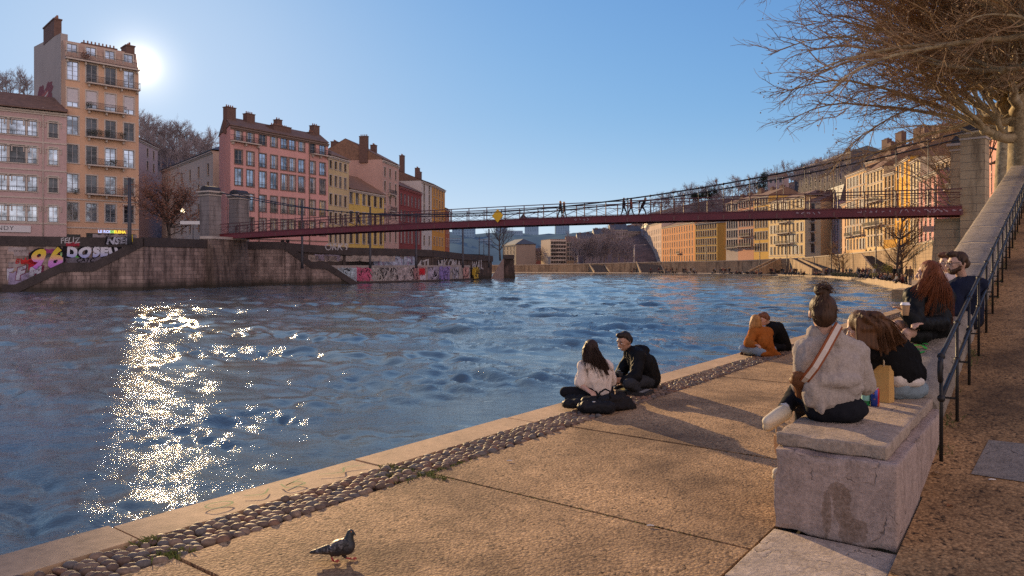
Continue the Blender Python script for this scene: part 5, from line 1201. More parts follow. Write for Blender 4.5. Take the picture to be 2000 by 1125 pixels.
row_house('tall pale cream house with long iron balcony and attic', 1692.3, 183.8, 1726, 171.5, 338, 5, (346, 372, 398, 424, 448, 470), W_('palecream', (.78, .56, .28)), wh=2.8, ww=1.15, balc=((441, .0, 1.0, 1.1), (394, .1, .9, 1.0)), bands=(357, 460), rh=5, chims=((.1, .4, 3, 1.6, 9), (.75, .5, 2.4, 1.6, 7)), tile=M_tile2)
row_house('dark orange house between the pale cream and the bright orange ones', 1726.3, 171.3, 1749, 165, 341, 3, (355, 378, 402, 428, 455), W_('darkorange', (.62, .32, .055)), wh=2.7, ww=1.2, rh=3.5, chims=CH1)
row_house('tall bright orange house with white shutters', 1749.3, 164.8, 1777, 152, 322, 3, (332, 358, 386, 415, 446, 470), W_('orange2', (.82, .41, .05)), wh=3.0, ww=1.25, kinds='sdw', rh=4.5, chims=((.2, .4, 3, 1.6, 9.5), (.7, .5, 3, 1.8, 8.5)))
row_house('tall ornate cream house with carved window heads', 1777.3, 151.8, 1797, 144, 318, 3, (328, 356, 384, 413, 443, 468), W_('ornatecream', (.70, .56, .34)), wh=2.9, ww=1.15, bands=(341, 370, 398), rh=4, chims=CH1)
row_house('pink house lower than its neighbours, near the bridge end', 1795, 141, 1832, 129, 350, 4, (364, 389, 414, 440, 465), W_('pink2', (.70, .33, .28)), wh=2.7, ww=1.2, rh=2.2, tile=M_slate, chims=(), kinds='ddw')
row_house('orange house with balconies right behind the bridge pylon', 1829, 134, 1872, 124, 318, 5, (330, 358, 386, 412, 438, 462), W_('orange3', (.72, .41, .14)), wh=2.9, ww=1.2, rh=3, balc=((449, .0, 1.0, 1.0), (372, .3, 1.0, 1.0)), chims=CH1)
row_house('pink house seen between the right bridge pylon and the plane tree trunks', 1926, 96, 1975, 66, 288, 2, (312, 345), W_('rosepink', (.62, .30, .24)), wh=2.4, ww=1.3, dep=16, rh=2, chims=(), cols_=[.3, .72], zb=5)
row_house('tall brown orange house whose roof and chimneys rise behind the plane tree branches', 1800, 190, 1850, 165, 285, 5, (300, 320), W_('brownorange', (.50, .28, .13)), dep=14, rh=3, chims=CH1)
row_house('tall brown house with big chimney stacks behind the beige one', 1690, 215, 1790, 190, 318, 9, (326,), W_('umber', (.40, .24, .15)), dep=12, rh=3.5, chims=((.12, .4, 3.2, 1.6, 8), (.4, .4, 3.4, 1.6, 9), (.66, .5, 3.2, 1.6, 9), (.92, .5, 3, 1.6, 8)))
row_house('long grey hillside building with rows of windows above the roofs', 1552, 372, 1662, 310, 333, 11, (343, 356, 370), W_('greyhill', (.10, .085, .09)), wh=2.6, ww=1.5, dep=14, zb=30, rh=2.5, tile=M_slate, chims=CH1)
row_house('small pink villa among the trees on the right hill', 1500, 385, 1530, 380, 347, 3, (353,), W_('villa', (.48, .34, .31)), dep=9, zb=35, rh=2.5, cat='villa')
# --- centre, beyond the river bend
row_house('sunlit cream house with a brown side wall at the river bend', 982, 352, 1008, 330, 480, 4, (485, 493, 501, 510), W_('bendcream', (.32, .235, .18)), wh=1.5, ww=1.2, dep=9, zb=1, roof='hip', rh=2.6, tile=M_slate, skew=1.0)
row_house('low red pink house at the river bend', 1037, 356, 1074, 352, 492, 7, (497, 505), W_('redpink', (.38, .155, .13)), wh=1.5, ww=1.0, dep=9, zb=1, roof='gable', rh=1.8, tile=mat('red_roof', (.09, .045, .045), .9, .3))
row_house('modern pale block with a grid of windows at the river bend', 1075, 327, 1106, 329, 468, 6, (474, 481.5, 489, 496.5, 504, 512), W_('modernpale', (.60, .47, .37)), wh=1.15, ww=1.1, dep=14, zb=1, roof='flat', balc=((478, .0, .3, 1.2), (486, .0, .3, 1.2), (493, 0, .3, 1.2), (501, 0, .3, 1.2)), trim=None, cornice=False)
row_house('narrow ochre house beside the modern pale block', 1106.5, 330, 1127, 330, 472, 4, (478, 487, 496, 505), W_('bendochre', (.42, .28, .17)), wh=1.5, ww=1.0, dep=12, zb=1, rh=2.5)
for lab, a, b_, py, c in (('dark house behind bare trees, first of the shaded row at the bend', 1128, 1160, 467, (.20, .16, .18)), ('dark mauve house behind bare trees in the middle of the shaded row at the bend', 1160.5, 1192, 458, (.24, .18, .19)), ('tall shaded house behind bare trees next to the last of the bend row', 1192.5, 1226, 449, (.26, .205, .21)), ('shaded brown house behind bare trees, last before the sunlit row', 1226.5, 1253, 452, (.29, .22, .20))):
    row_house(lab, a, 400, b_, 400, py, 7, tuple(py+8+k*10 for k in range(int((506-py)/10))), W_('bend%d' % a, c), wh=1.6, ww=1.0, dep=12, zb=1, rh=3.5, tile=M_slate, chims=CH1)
M_haze = lambda n, c: mat('haze_'+n, c, 1, .1, .02, world=True, spec=0)  # air haze tinted straight into the base colours of distant things
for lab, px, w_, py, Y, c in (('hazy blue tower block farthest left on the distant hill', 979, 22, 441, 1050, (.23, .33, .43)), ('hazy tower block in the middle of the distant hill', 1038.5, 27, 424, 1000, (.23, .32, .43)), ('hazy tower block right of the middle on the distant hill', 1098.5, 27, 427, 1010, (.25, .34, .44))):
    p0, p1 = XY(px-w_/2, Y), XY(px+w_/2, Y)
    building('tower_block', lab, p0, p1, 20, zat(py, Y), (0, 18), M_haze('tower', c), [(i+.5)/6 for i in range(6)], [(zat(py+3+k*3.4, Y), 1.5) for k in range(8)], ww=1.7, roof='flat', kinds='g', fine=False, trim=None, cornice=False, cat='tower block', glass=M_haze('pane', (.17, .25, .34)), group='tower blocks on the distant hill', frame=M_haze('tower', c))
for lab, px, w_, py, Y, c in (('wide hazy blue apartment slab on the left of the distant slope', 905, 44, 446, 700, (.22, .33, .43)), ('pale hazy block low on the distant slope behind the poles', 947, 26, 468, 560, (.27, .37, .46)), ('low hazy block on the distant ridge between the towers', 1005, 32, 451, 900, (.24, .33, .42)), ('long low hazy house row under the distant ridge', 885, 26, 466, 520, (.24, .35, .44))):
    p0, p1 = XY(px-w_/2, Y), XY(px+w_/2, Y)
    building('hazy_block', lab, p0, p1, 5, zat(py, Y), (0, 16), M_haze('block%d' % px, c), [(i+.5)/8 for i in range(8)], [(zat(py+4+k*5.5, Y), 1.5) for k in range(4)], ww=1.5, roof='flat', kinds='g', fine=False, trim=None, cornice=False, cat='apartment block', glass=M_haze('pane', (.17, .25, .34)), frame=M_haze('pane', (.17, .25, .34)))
# ================================================================ hills
def hill(name, prof, Ya, Yb, m, zb=2, rows=10, amp=1.6):
    """slope rising from the street at depth Ya to a ridge at depth Yb; prof: (px, py of the ridge)"""
    mb = MB(); mb.smooth = True; pp = []
    for (a, ya), (b_, yb) in zip(prof, prof[1:]): pp += [(a+(b_-a)*i/6, ya+(yb-ya)*i/6) for i in range(6)]
    pp.append(prof[-1]); n = len(pp); vs = []
    for j in range(rows+3):
        t = min(j, rows)/rows
        for px, py in pp:
            Y = (Ya+(Yb-Ya)*t)*(1 if j <= rows else 1+.25*(j-rows)); zr = zat(py, Yb); X = (px-1000)*Y/F
            z = zb+(zr-zb)*(t**.75) + noise.noise(Vector((X*.05, Y*.05, 1)))*amp*(1 if 0 < j < rows else .4)
            if j > rows: z = zr-6*(j-rows)
            vs.append((X, Y, z))
    mb.add(vs, [(j*n+i, j*n+i+1, (j+1)*n+i+1, (j+1)*n+i) for j in range(rows+2) for i in range(n-1)])
    return tag(mb.build(name, m), kind='structure')
M_hillr = mat('hill_scrub', (.15, .115, .11), 1, .5, .25, .8, 1.2, world=True, spec=0, bdist=.6); M_hilll = mat('hill_scrub_left', (.15, .13, .135), 1, .5, .25, .8, 1.2, world=True, spec=0, bdist=.6)  # pale scrub tone carries the aerial haze in its base colour
hill('right_hill', [(1140, 470), (1230, 440), (1280, 414), (1360, 395), (1450, 383), (1500, 368), (1600, 342), (1700, 320), (1800, 300), (1960, 280)], 355, 440, M_hillr)
hill('left_hill', [(-300, 190), (-100, 185), (0, 182), (60, 190), (160, 225), (262, 262), (330, 290), (420, 312), (560, 340)], 176, 250, M_hilll, zb=4)
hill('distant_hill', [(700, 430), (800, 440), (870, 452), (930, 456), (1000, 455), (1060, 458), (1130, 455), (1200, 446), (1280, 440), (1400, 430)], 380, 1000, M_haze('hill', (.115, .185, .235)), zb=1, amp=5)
# ================================================================ trees
M_bark = None
def plane_bark():
    m, nt, b = new_mat('plane_bark'); co = tex_coord(nt, True)
    v = voro(nt, co, 5.5); n = noise_n(nt, co, 3.2, 5, .6); n2 = noise_n(nt, co, 14, 4)
    a = ramp(nt, n, [(.36, (.09, .06, .03)), (.48, (.26, .18, .085)), (.56, (.40, .295, .155)), (.68, (.16, .11, .055))])
    a = mixc(nt, .5, a, ramp(nt, v.outputs['Color'], [(.2, (.14, .10, .055)), (.8, (.48, .38, .23))]))
    a = mixc(nt, .3, a, ramp(nt, n2, [(.3, (.1, .075, .045)), (.7, (.46, .36, .22))]))
    nt.links.new(a, b.inputs['Base Color']); b.inputs['Roughness'].default_value = .85; nt.links.new(bump(nt, mixc(nt, .5, n, n2), .6, .04), b.inputs['Normal']); return m
M_bark = plane_bark(); M_twig = mat('plane_twigs', (.27, .165, .085), .85, .35, 1.5, world=True)
def path(rr, p, d, L, n, wander, pull, lift0=0.0):
    """curved branch: list of points; pull(t) -> vector added to the heading"""
    pts = [Vector(p)]; d = Vector(d).normalized()
    for i in range(n):
        t = i/n; d = (d+pull(t)+Vector((rr.gauss(0, wander), rr.gauss(0, wander), rr.gauss(0, wander)))).normalized(); pts.append(pts[-1]+d*(L/n))
    return pts
def taper(r0, r1, n): return [r0+(r1-r0)*i/(n-1) for i in range(n)]
def side_dir(rr, d, ang):
    o = d.orthogonal().normalized(); o = Matrix.Rotation(rr.uniform(0, 6.283), 3, d) @ o; return (d*math.cos(ang)+o*math.sin(ang)).normalized()
def plane_tree(label, px, Y, zb, seed, zhead, limbs, reach=1.0, dens_=1.0, r=.42, left=1.0, thick=.0085, kmin=.25):
    rr = random.Random(seed); base = pz(px, Y, zb); t = empty('plane_tree', base, label, 'tree', 'bare plane trees beside the right bridge head')
    tb = MB(); tb.smooth = True; cb = MB(); cb.smooth = False
    trunk = path(rr, base-Vector((0, 0, .4)), (rr.uniform(-.1, .1), rr.uniform(-.1, .1), 1), zhead-zb+.4, 9, .045, lambda u: Vector((0, 0, .1)))
    tb.tube(trunk, [r*1.35, r*1.1]+taper(r, r*.62, len(trunk)-2), 12)
    droop = lambda k: (lambda u: Vector((-.055*left, -.01, (.10-.27*u)*k)))
    for i in range(limbs):
        k = rr.uniform(kmin, 1.0); q_ = trunk[int(k*(len(trunk)-1))]
        az = rr.gauss(math.pi, .62) if rr.random() < .88 else rr.uniform(0, 6.28); el = rr.uniform(.15, 1.25)
        d = Vector((math.cos(az)*math.cos(el), math.sin(az)*math.cos(el)*.8, math.sin(el)))
        # knobbly stub, then the long arching limb
        stub = path(rr, q_, d, rr.uniform(1.0, 2.4), 5, .34, lambda u: Vector((0, 0, .12))); r0 = rr.uniform(.08, .16)
        tb.tube(stub, taper(r0*1.35, r0*.8, 6), 8); tb.ell(stub[-1], r0*1.12, None, 8, 6)
        if rr.random() < .6: tb.ell(stub[3]+Vector((rr.uniform(-.1, .1), 0, .05)), r0*1.2, None, 8, 6)
        for j in range(rr.randint(2, 4)):
            dj = side_dir(rr, (stub[-1]-stub[-2]).normalized(), rr.uniform(.1, .7)); dj.z += .35
            L = rr.uniform(4.0, 8.2)*reach; limb = path(rr, stub[-1], dj, L, 12, .085, droop(1.0)); r1 = r0*rr.uniform(.42, .75)
            tb.tube(limb, taper(r1, r1*.16, 13), 5, False)
            nb = int(L*2.6*dens_)
            for m in range(nb):
                u = .14+.86*(m+rr.random())/nb; s_ = limb[min(12, int(u*12))]; s2 = limb[min(12, int(u*12)+1)] if int(u*12) < 12 else s_
                h = (limb[min(12, int(u*12)+1)]-limb[min(11, int(u*12))]).normalized(); p0 = s_.lerp(s2, u*12-int(u*12)) if s2 is not s_ else s_
                bd = side_dir(rr, h, rr.uniform(.25, .8)); LB_ = rr.uniform(1.0, 2.6)*(1.15-.55*u); br_ = path(rr, p0, bd, LB_, 6, .17, droop(.8))
                cb.mi = 0; cb.tube(br_, taper(.020, thick*.8, 7), 3, False)
                for w in range(int(LB_*4.2*dens_)+1):
                    v = rr.uniform(.2, 1); s3 = br_[min(6, int(v*6))]; h2 = (br_[min(6, int(v*6)+1)]-br_[min(5, int(v*6))]).normalized()
                    td = side_dir(rr, h2, rr.uniform(.3, .95)); tw = path(rr, s3, td, rr.uniform(.3, .85), 3, .28, droop(.6)); cb.tube(tw, taper(thick, thick*.55, 4), 3, False)
                    if rr.random() < .10: e = tw[-1]-Vector((0, 0, .07)); cb.ell(e, .028, None, 5, 4)
    tb.build('trunk', M_bark, t); cb.build('crown', M_twig, t); return t
plane_tree('big bare plane tree with mottled trunk at the right edge, nearest to the viewer', 1990, 26, 4.0, 11, 11.2, 40, 1.0, 1.15, .40, kmin=.40)
plane_tree('bare plane tree leaning out right behind the right bridge pylon', 1955, 46, 4.6, 23, 14.5, 34, 1.55, .85, .45, thick=.013, kmin=.6)
plane_tree('bare plane tree with twisted low limbs behind the bridge cables', 1888, 74, 5.0, 35, 14.0, 18, 1.3, .75, .38, thick=.015)
plane_tree('bare plane tree filling the upper right corner of the sky', 2075, 21, 4.0, 47, 10.5, 22, .98, 1.05, .40, kmin=.55)
# ---------------------------------------------------------------- smaller bare trees (prototypes, copied)
def bare_tree(seed, h, spread, m_tr, m_tw, tw=.03, nl=16, leaf=0, up=.5, m_leaf=None):
    rr = random.Random(seed); tb = MB(); cb = MB(); tb.smooth = True
    trunk = path(rr, (0, 0, -.3), (0, 0, 1), h*.85, 8, .05, lambda u: Vector((0, 0, .1))); tb.tube(trunk, taper(h*.022, h*.006, 9), 7)
    for i in range(nl):
        u = rr.uniform(.28, 1); q_ = trunk[int(u*8)]; az = rr.uniform(0, 6.28); d = Vector((math.cos(az), math.sin(az), rr.uniform(.25, 1.3)))
        L = h*spread*rr.uniform(.35, .6)*(1.15-.5*u); limb = path(rr, q_, d, L, 6, .12, lambda v: Vector((0, 0, .06))); tb.tube(limb, taper(h*.009, h*.0025, 7), 4, False)
        for j in range(9):
            v = rr.uniform(.2, 1); s_ = limb[int(v*6)]; h1 = (limb[min(6, int(v*6)+1)]-limb[min(5, int(v*6))]).normalized(); b_ = path(rr, s_, side_dir(rr, h1, rr.uniform(.3, .8)), L*rr.uniform(.25, .5), 4, .14, lambda v: Vector((0, 0, up*.12)))
            cb.mi = 0; cb.tube(b_, taper(tw*.9, tw*.5, 5), 3, False)
            for k in range(6):
                s3 = b_[rr.randint(1, 4)]; t_ = path(rr, s3, side_dir(rr, (b_[-1]-b_[0]).normalized(), rr.uniform(.3, 1.0)), L*rr.uniform(.12, .26), 2, .2, lambda v: Vector((0, 0, .05))); cb.tube(t_, taper(tw*.55, tw*.35, 3), 3, False)
                if leaf:
                    cb.mi = 1
                    for _ in range(leaf):
                        p = t_[-1]+Vector((rr.gauss(0, .22), rr.gauss(0, .22), rr.gauss(0, .2))); a = Vector((rr.uniform(-1, 1), rr.uniform(-1, 1), rr.uniform(-1, 1))).normalized()*.13; b2 = a.orthogonal().normalized()*.07
                        cb.add([p-a, p+b2, p+a, p-b2], [(0, 1, 2, 3)])
                    cb.mi = 0
    return tb.mesh('trunk', m_tr), cb.mesh('crown', [m_tw, m_leaf or m_tw])
M_tb = mat('grey_bark', (.075, .058, .05), .95, .3, 1, world=True); M_tt = mat('grey_twigs', (.10, .075, .072), .95, .3, .3, world=True, spec=.1)
M_to = mat('golden_twigs', (.22, .125, .055), .9, .3, .5, world=True, spec=.1); M_tp = mat('hazed_twigs', (.26, .215, .215), .95, .3, .2, world=True, spec=.05)  # distance haze put into the mauve twig colour of far trees
def put_tree(name, meshes, loc, s, rz, label, cat='tree', group=None):
    t = empty(name, loc, label, cat, group, rz); t.scale = (s, s, s*random.uniform(.9, 1.15))
    link('trunk', meshes[0], t); link('crown', meshes[1], t); return t
rr = random.Random(8)
far_p = [bare_tree(100+i, 10, 1.0, M_tp, M_tp, .036, 15) for i in range(4)]
near_o = bare_tree(120, 9.5, .85, M_tb, M_to, .020, 20); near_b = bare_tree(121, 9, 1.0, M_tb, M_tt, .022, 16)
rust = bare_tree(122, 10, 1.05, M_tb, mat('rust_twigs', (.13, .065, .045), .9, .3, .5, world=True), .018, 26, 4, .5, mat('rust_leaves', (.20, .085, .045), .9, .4, .6, world=True))
put_tree('street_tree', rust, pz(331, 103, 3.9), 1.12, 1.0, 'reddish tree still holding dry leaves between the tall apricot and the salmon house')
put_tree('street_tree', near_b, pz(977, 150, 2.8), 1.05, 2.2, 'bare tree on the end of the left river wall beside thin poles')
put_tree('street_tree', near_o, pz(1752, 96, -.4), 1.05, .4, 'bare golden twin-trunk tree on the right quay below the orange houses')
put_tree('street_tree', near_o, pz(1760, 97, -.4), .85, 2.4, 'thinner golden bare tree right beside the twin-trunk one on the quay')
put_tree('street_tree', near_o, pz(1640, 150, -.6), .75, 3.4, 'small bare golden tree by the quay wall below the lilac house')
put_tree('street_tree', near_o, pz(1648, 152, -.6), .55, 5.1, 'smallest bare sapling by the quay wall left of the broad dark stairs')
# ridge trees: right hill, left hill, and the row in front of the shaded houses
def ridge(n, prof, Y, rng_, grp, labels, smin, smax, name='hill_tree'):
    for i in range(n):
        k = (i+rr.random()*.8)/n; px = prof[0][0]+(prof[-1][0]-prof[0][0])*k
        for (a, ya), (b_, yb) in zip(prof, prof[1:]):
            if a <= px <= b_: py = ya+(yb-ya)*(px-a)/(b_-a)
        Yi = Y+rr.uniform(-rng_, rng_); z = zat(py, Yi)-1.0-rr.random()*2
        put_tree(name, far_p[rr.randint(0, 3)], pz(px, Yi, z), rr.uniform(smin, smax), rr.uniform(0, 6), labels, 'tree', grp)
ridge(44, [(1275, 414), (1360, 396), (1450, 384), (1500, 369), (1600, 343), (1705, 318)], 432, 9, 'bare trees along the right hill ridge', 'bare grey brown tree on the ridge of the right hill', .9, 1.5)
ridge(46, [(1255, 452), (1340, 425), (1450, 405), (1560, 378), (1690, 345)], 398, 14, 'bare trees on the right hillside', 'bare grey brown tree on the slope of the right hill behind the roofs', .8, 1.3)
ridge(16, [(1548, 352), (1610, 345), (1665, 338)], 300, 12, 'bare trees before the grey hillside building', 'bare grey brown tree before the grey hillside building', .7, 1.1)
ridge(12, [(-60, 187), (0, 182), (62, 190)], 246, 6, 'bare trees on the left hill ridge beside the tall house', 'bare grey tree on the hill left of the tall apricot house', .7, 1.0)
ridge(22, [(268, 264), (330, 290), (418, 312)], 246, 6, 'bare trees on the hill between the tall and the salmon house', 'bare grey tree on the hill between the tall house and the salmon house', .8, 1.15)
ridge(16, [(268, 292), (330, 315), (410, 330)], 222, 8, 'bare trees on the hill between the tall and the salmon house', 'bare grey tree on the hill between the tall house and the salmon house', .7, 1.0)
for i in range(15):
    px = 1122+i*7.4+rr.uniform(-3, 3); put_tree('street_tree', far_p[rr.randint(0, 3)], pz(px, 318+rr.uniform(-10, 5), 1.0), rr.uniform(1.0, 1.75), rr.uniform(0, 6), 'bare brown tree before the shaded houses at the river bend', 'tree', 'bare trees before the shaded houses at the bend')
for i, px in enumerate((1030, 1046, 1062)): put_tree('street_tree', far_p[i], pz(px, 340, 1.0), rr.uniform(.8, 1.0), i*2, 'bare brown tree near the low red pink house at the bend', 'tree', 'bare trees near the low red pink house')
# evergreens and bushes
def evergreen(name, label, px, Y, py0, py1, w_, seed, m, flat=False):
    r_ = random.Random(seed); zb, zt = zat(py1, Y), zat(py0, Y); b_ = pz(px, Y, zb); t = empty(name, b_, label, 'tree'); h = zt-zb; tb = MB(); tb.smooth = True; tb.tube([b_-Vector((0, 0, 1)), b_+Vector((0, 0, h*.8))], [.35, .15], 7); tb.build('trunk', M_tb, t)
    cb = MB()
    for k in range(26):
        u = r_.uniform(.45, 1) if flat else r_.uniform(.12, 1); rad = w_*.5*(r_.uniform(.2, 1) if flat else (1.1-u)*r_.uniform(.4, 1.1)); a = r_.uniform(0, 6.28)
        bush(cb, b_+Vector((math.cos(a)*rad, math.sin(a)*rad, u*h)), w_*(.16 if flat else .17), 60, r_, .9)
    cb.build('crown', m, t)
M_ev = mat('dark_evergreen', (.022, .032, .022), .9, .5, .3, world=True, spec=.1)
evergreen('pine_tree', 'dark umbrella pine on the right hill ridge above the cream houses', 1391, 425, 372, 402, 10, 3, M_ev, True)
evergreen('pine_tree', 'dark spreading conifer left of the umbrella pine on the right hill', 1362, 425, 378, 402, 9, 5, M_ev, True)
evergreen('pine_tree', 'dark round evergreen crowning the right hill left of the grey building', 1492, 420, 340, 374, 12, 7, M_ev)
evergreen('pine_tree', 'dark evergreen by the grey hillside building behind the bridge cables', 1568, 410, 325, 356, 11, 9, M_ev)
bs = empty('bush', pz(1735, 100, -.4), 'round yellow green bush on the right quay beneath the golden bare trees', 'bush')
cb = MB(); r_ = random.Random(2)
for k in range(14): bush(cb, pz(1735, 100, .6)+Vector((r_.gauss(0, .8), r_.gauss(0, .8), r_.uniform(-.6, .9))), .6, 70, r_, .22)
cb.build('foliage', mat('yellow_leaves', (.22, .20, .035), .9, .4, 2, world=True), bs)
hd = empty('hedge', pz(1655, 128, -.6), 'low dark hedge planter on the right quay near the broad stairs', 'hedge')
cb = MB(); a_, b_ = pz(1625, 140, -.3), pz(1672, 118, -.25)
for k in range(30): bush(cb, a_.lerp(b_, k/29)+Vector((0, 0, .2)), .45, 40, r_, .25)
cb.build('foliage', mat('hedge_leaves', (.05, .055, .025), .9, .4, 2, world=True), hd)
# ================================================================ posts and lamps
M_post = mat('dark_post', (.045, .042, .048), .55, .2, 2)
def post(name, label, px, Y, py0, z0, r_, group=None, arm=None, m=M_post, head=None, cat='post'):
    t = empty(name, pz(px, Y, z0), label, cat, group); z1 = zat(py0, Y); mb = MB(); mb.smooth = True; p = pz(px, Y, 0)
    mb.tube([p+Vector((0, 0, z0-.1)), p+Vector((0, 0, z0+1.1)), p+Vector((0, 0, z1))], [r_*1.4, r_*1.1, r_*.8], 8); mb.build('pole', m, t)
    if arm: mb = MB(); mb.bar(p+Vector((0, 0, z1-.1)), p+Vector((arm[0], arm[1], z1+arm[2])), .09); mb.box(p+Vector((arm[0], arm[1], z1+arm[2]-.06)), (.9, .4, .16)); mb.build('lamp_arm', m, t)
    return t
post('street_pole', 'tall dark pole on the left quay in front of the apricot house', 253, 79.5, 347, 4.0, .19)
gl = 'tall poles along the left river wall'
for px, Y, py in ((590, 101, 391), (723, 108, 404), (813, 114, 416), (904, 127, 432), (955, 138, 447)):
    post('street_pole', 'tall dark pole on the left river wall ' + {590: 'before the salmon house', 723: 'before the low yellow house', 813: 'before the red timbered house', 904: 'right of the last house', 955: 'nearest the end of the wall'}[px], px, Y, py, 1.2, .16, gl)
for px, Y, py in ((983, 165, 452), (936, 170, 462), (945, 190, 468)): post('street_pole', 'thin pole near the end of the left wall ' + {983: 'right of the bare tree', 936: 'left of the bare tree', 945: 'shortest by the bare tree'}[px], px, Y, py, 3.0, .09)
for px, Y, py, nm in ((1310, 246, 485, 'below the terracotta house'), (1379, 236, 466, 'below the yellow ochre house'), (1484, 218, 470, 'below the yellow orange house'), (1537, 205, 462, 'between the leaning stairs'), (1624, 176, 448, 'before the lilac grey house'), (1711, 140, 420, 'before the pale cream house')):
    post('street_pole', 'dark lamp pole rising along the right quay wall ' + nm, px, Y, py, zat(533 if px > 1500 else 522, Y), .13, 'lamp poles along the right quay wall')
sp_ = post('street_lamp', 'dark street lamp pole with wide sign panel before the pink house', 1828, 92, 362, 4.4, .16, None, None, M_post, None, 'street lamp')
mb = MB(); mb.box(pz(1832, 92, zat(447, 92)), (3.4, .15, .75), Matrix.Rotation(R(-20), 3, 'Z')); mb.build('sign_panel', mat('panel_grey', (.30, .28, .26), .6, .1), sp_)
post('street_pole', 'pale tram mast on the far bank at the river bend', 1239, 330, 478, 1.0, .25, None, (5, 0, 0), mat('mast_white', (.45, .42, .42), .6, .1))
sg = empty('direction_sign', pz(371, 90, 4.0), 'white horizontal street sign panel beside the reddish tree', 'sign')
mb = MB(); mb.box(pz(371, 90, zat(435, 90)), (2.4, .08, .42)); mb.build('sign_panel', mat('sign_plate_white', (.6, .57, .55), .5, .05), sg); mb = MB(); mb.bar(pz(377, 90, 4.0), pz(377, 90, zat(433, 90)), .07); mb.build('post', M_post, sg)
# ================================================================ people
def V(*a): return Vector(a)
def remesh(prims, voxel, smooth=4, wr=0.0, wf=9.0, seed=0, stretch=(1, 1, 1), off=None, fine=0.0):
    """one continuous surface grown around capsules ('c', p, q, r1, r2) and ellipsoids ('e', c, (rx, ry, rz), matrix)"""
    mb = MB()
    for p in prims:
        if p[0] == 'c': mb.cap(p[1], p[2], p[3], p[4] if len(p) > 4 else None, 10)
        else: mb.ell(p[1], p[2], p[3] if len(p) > 3 else None, 14, 10)
    o0 = Vector(off) if off is not None else Vector((0, 0, 0))
    me = mb.mesh('tmp', [], o0); o = bpy.data.objects.new('tmp', me); col.objects.link(o)
    m = o.modifiers.new('r', 'REMESH'); m.mode = 'VOXEL'; m.voxel_size = voxel
    s = o.modifiers.new('s', 'SMOOTH'); s.iterations = smooth; s.factor = .5
    dg = bpy.context.evaluated_depsgraph_get(); out = bpy.data.meshes.new_from_object(o.evaluated_get(dg)); bpy.data.objects.remove(o); bpy.data.meshes.remove(me)
    if wr or fine:
        sv = Vector((seed*3.7, seed*1.3, 0)); S = Vector(stretch)
        nn = [v.normal.copy() for v in out.vertices]
        for v, n in zip(out.vertices, nn):
            q_ = Vector((v.co.x*S.x, v.co.y*S.y, v.co.z*S.z))*wf+sv
            k = noise.noise(q_)+.5*noise.noise(q_*2.1+Vector((5, 1, 2))); k = (1-abs(k)*1.6)-.4
            v.co += n*(wr*k+fine*noise.noise(q_*6))
    for p in out.polygons: p.use_smooth = True
    out.update(); return out
def cloth(name, c, rough=.9, var=.25, scale=18, bmp=.25, bs=120, sheen=.0):
    m = mat('cloth_'+name, c, rough, var, scale, bmp, bs, bdist=.004, spec=.08); return m
def hairmat(name, c):
    if 'hair_'+name in _mc: return _mc['hair_'+name]
    m, nt, b = new_mat('hair_'+name); co = tex_coord(nt, False, (60, 60, 3.5)); n = noise_n(nt, co, 1.0, 4, .6, .6); n2 = noise_n(nt, tex_coord(nt, False), 5, 3)
    a = ramp(nt, n, [(.3, sc(c, .35)), (.5, c), (.7, sc(c, 1.55))]); a = mixc(nt, .35, a, ramp(nt, n2, [(.3, sc(c, .5)), (.7, sc(c, 1.5))]))
    nt.links.new(a, b.inputs['Base Color']); b.inputs['Roughness'].default_value = .55; b.inputs['Specular IOR Level'].default_value = .22
    nt.links.new(bump(nt, n, .6, .008), b.inputs['Normal']); _mc['hair_'+name] = m; return m
M_skin = mat('skin', (.50, .29, .20), .55, .08, 14, .05, 200); M_skin2 = mat('skin_tan', (.36, .19, .12), .55, .08, 14, .05, 200)
def lerp(a, b_, t): return a+(b_-a)*t
def frame_of(fd, up=V(0, 0, 1)):
    f = fd.normalized(); r_ = f.cross(up).normalized(); u = r_.cross(f); return Matrix((r_, f, u)).transposed()   # columns: right, forward, up
def head_prims(c, fd, up=V(0, 0, 1), s=1.0, male=False):
    M = frame_of(fd, up); T = lambda x, y, z: c+M @ (V(x, y, z)*s)
    P = [('e', T(0, -.012, .022), (.074*s, .094*s, .098*s), M), ('e', T(0, .028, -.045), (.055*s, .058*s, .068*s), M), ('e', T(0, .055, -.085), (.026*s, .026*s, .022*s), M),
         ('c', T(0, .085, .012), T(0, .108, -.022), .010*s, .015*s), ('e', T(-.012, .094, -.027), (.009*s,)*3, M), ('e', T(.012, .094, -.027), (.009*s,)*3, M),
         ('c', T(-.04, .072, .028), T(.04, .072, .028), .014*s, .014*s), ('e', T(-.04, .058, -.015), (.022*s, .02*s, .02*s), M), ('e', T(.04, .058, -.015), (.022*s, .02*s, .02*s), M),
         ('c', T(-.02, .083, -.056), T(.02, .083, -.056), .009*s), ('c', T(-.016, .081, -.066), T(.016, .081, -.066), .009*s),
         ('e', T(-.079, -.012, -.005), (.012*s, .022*s, .032*s), M), ('e', T(.079, -.012, -.005), (.012*s, .022*s, .032*s), M)]
    return P, T, M
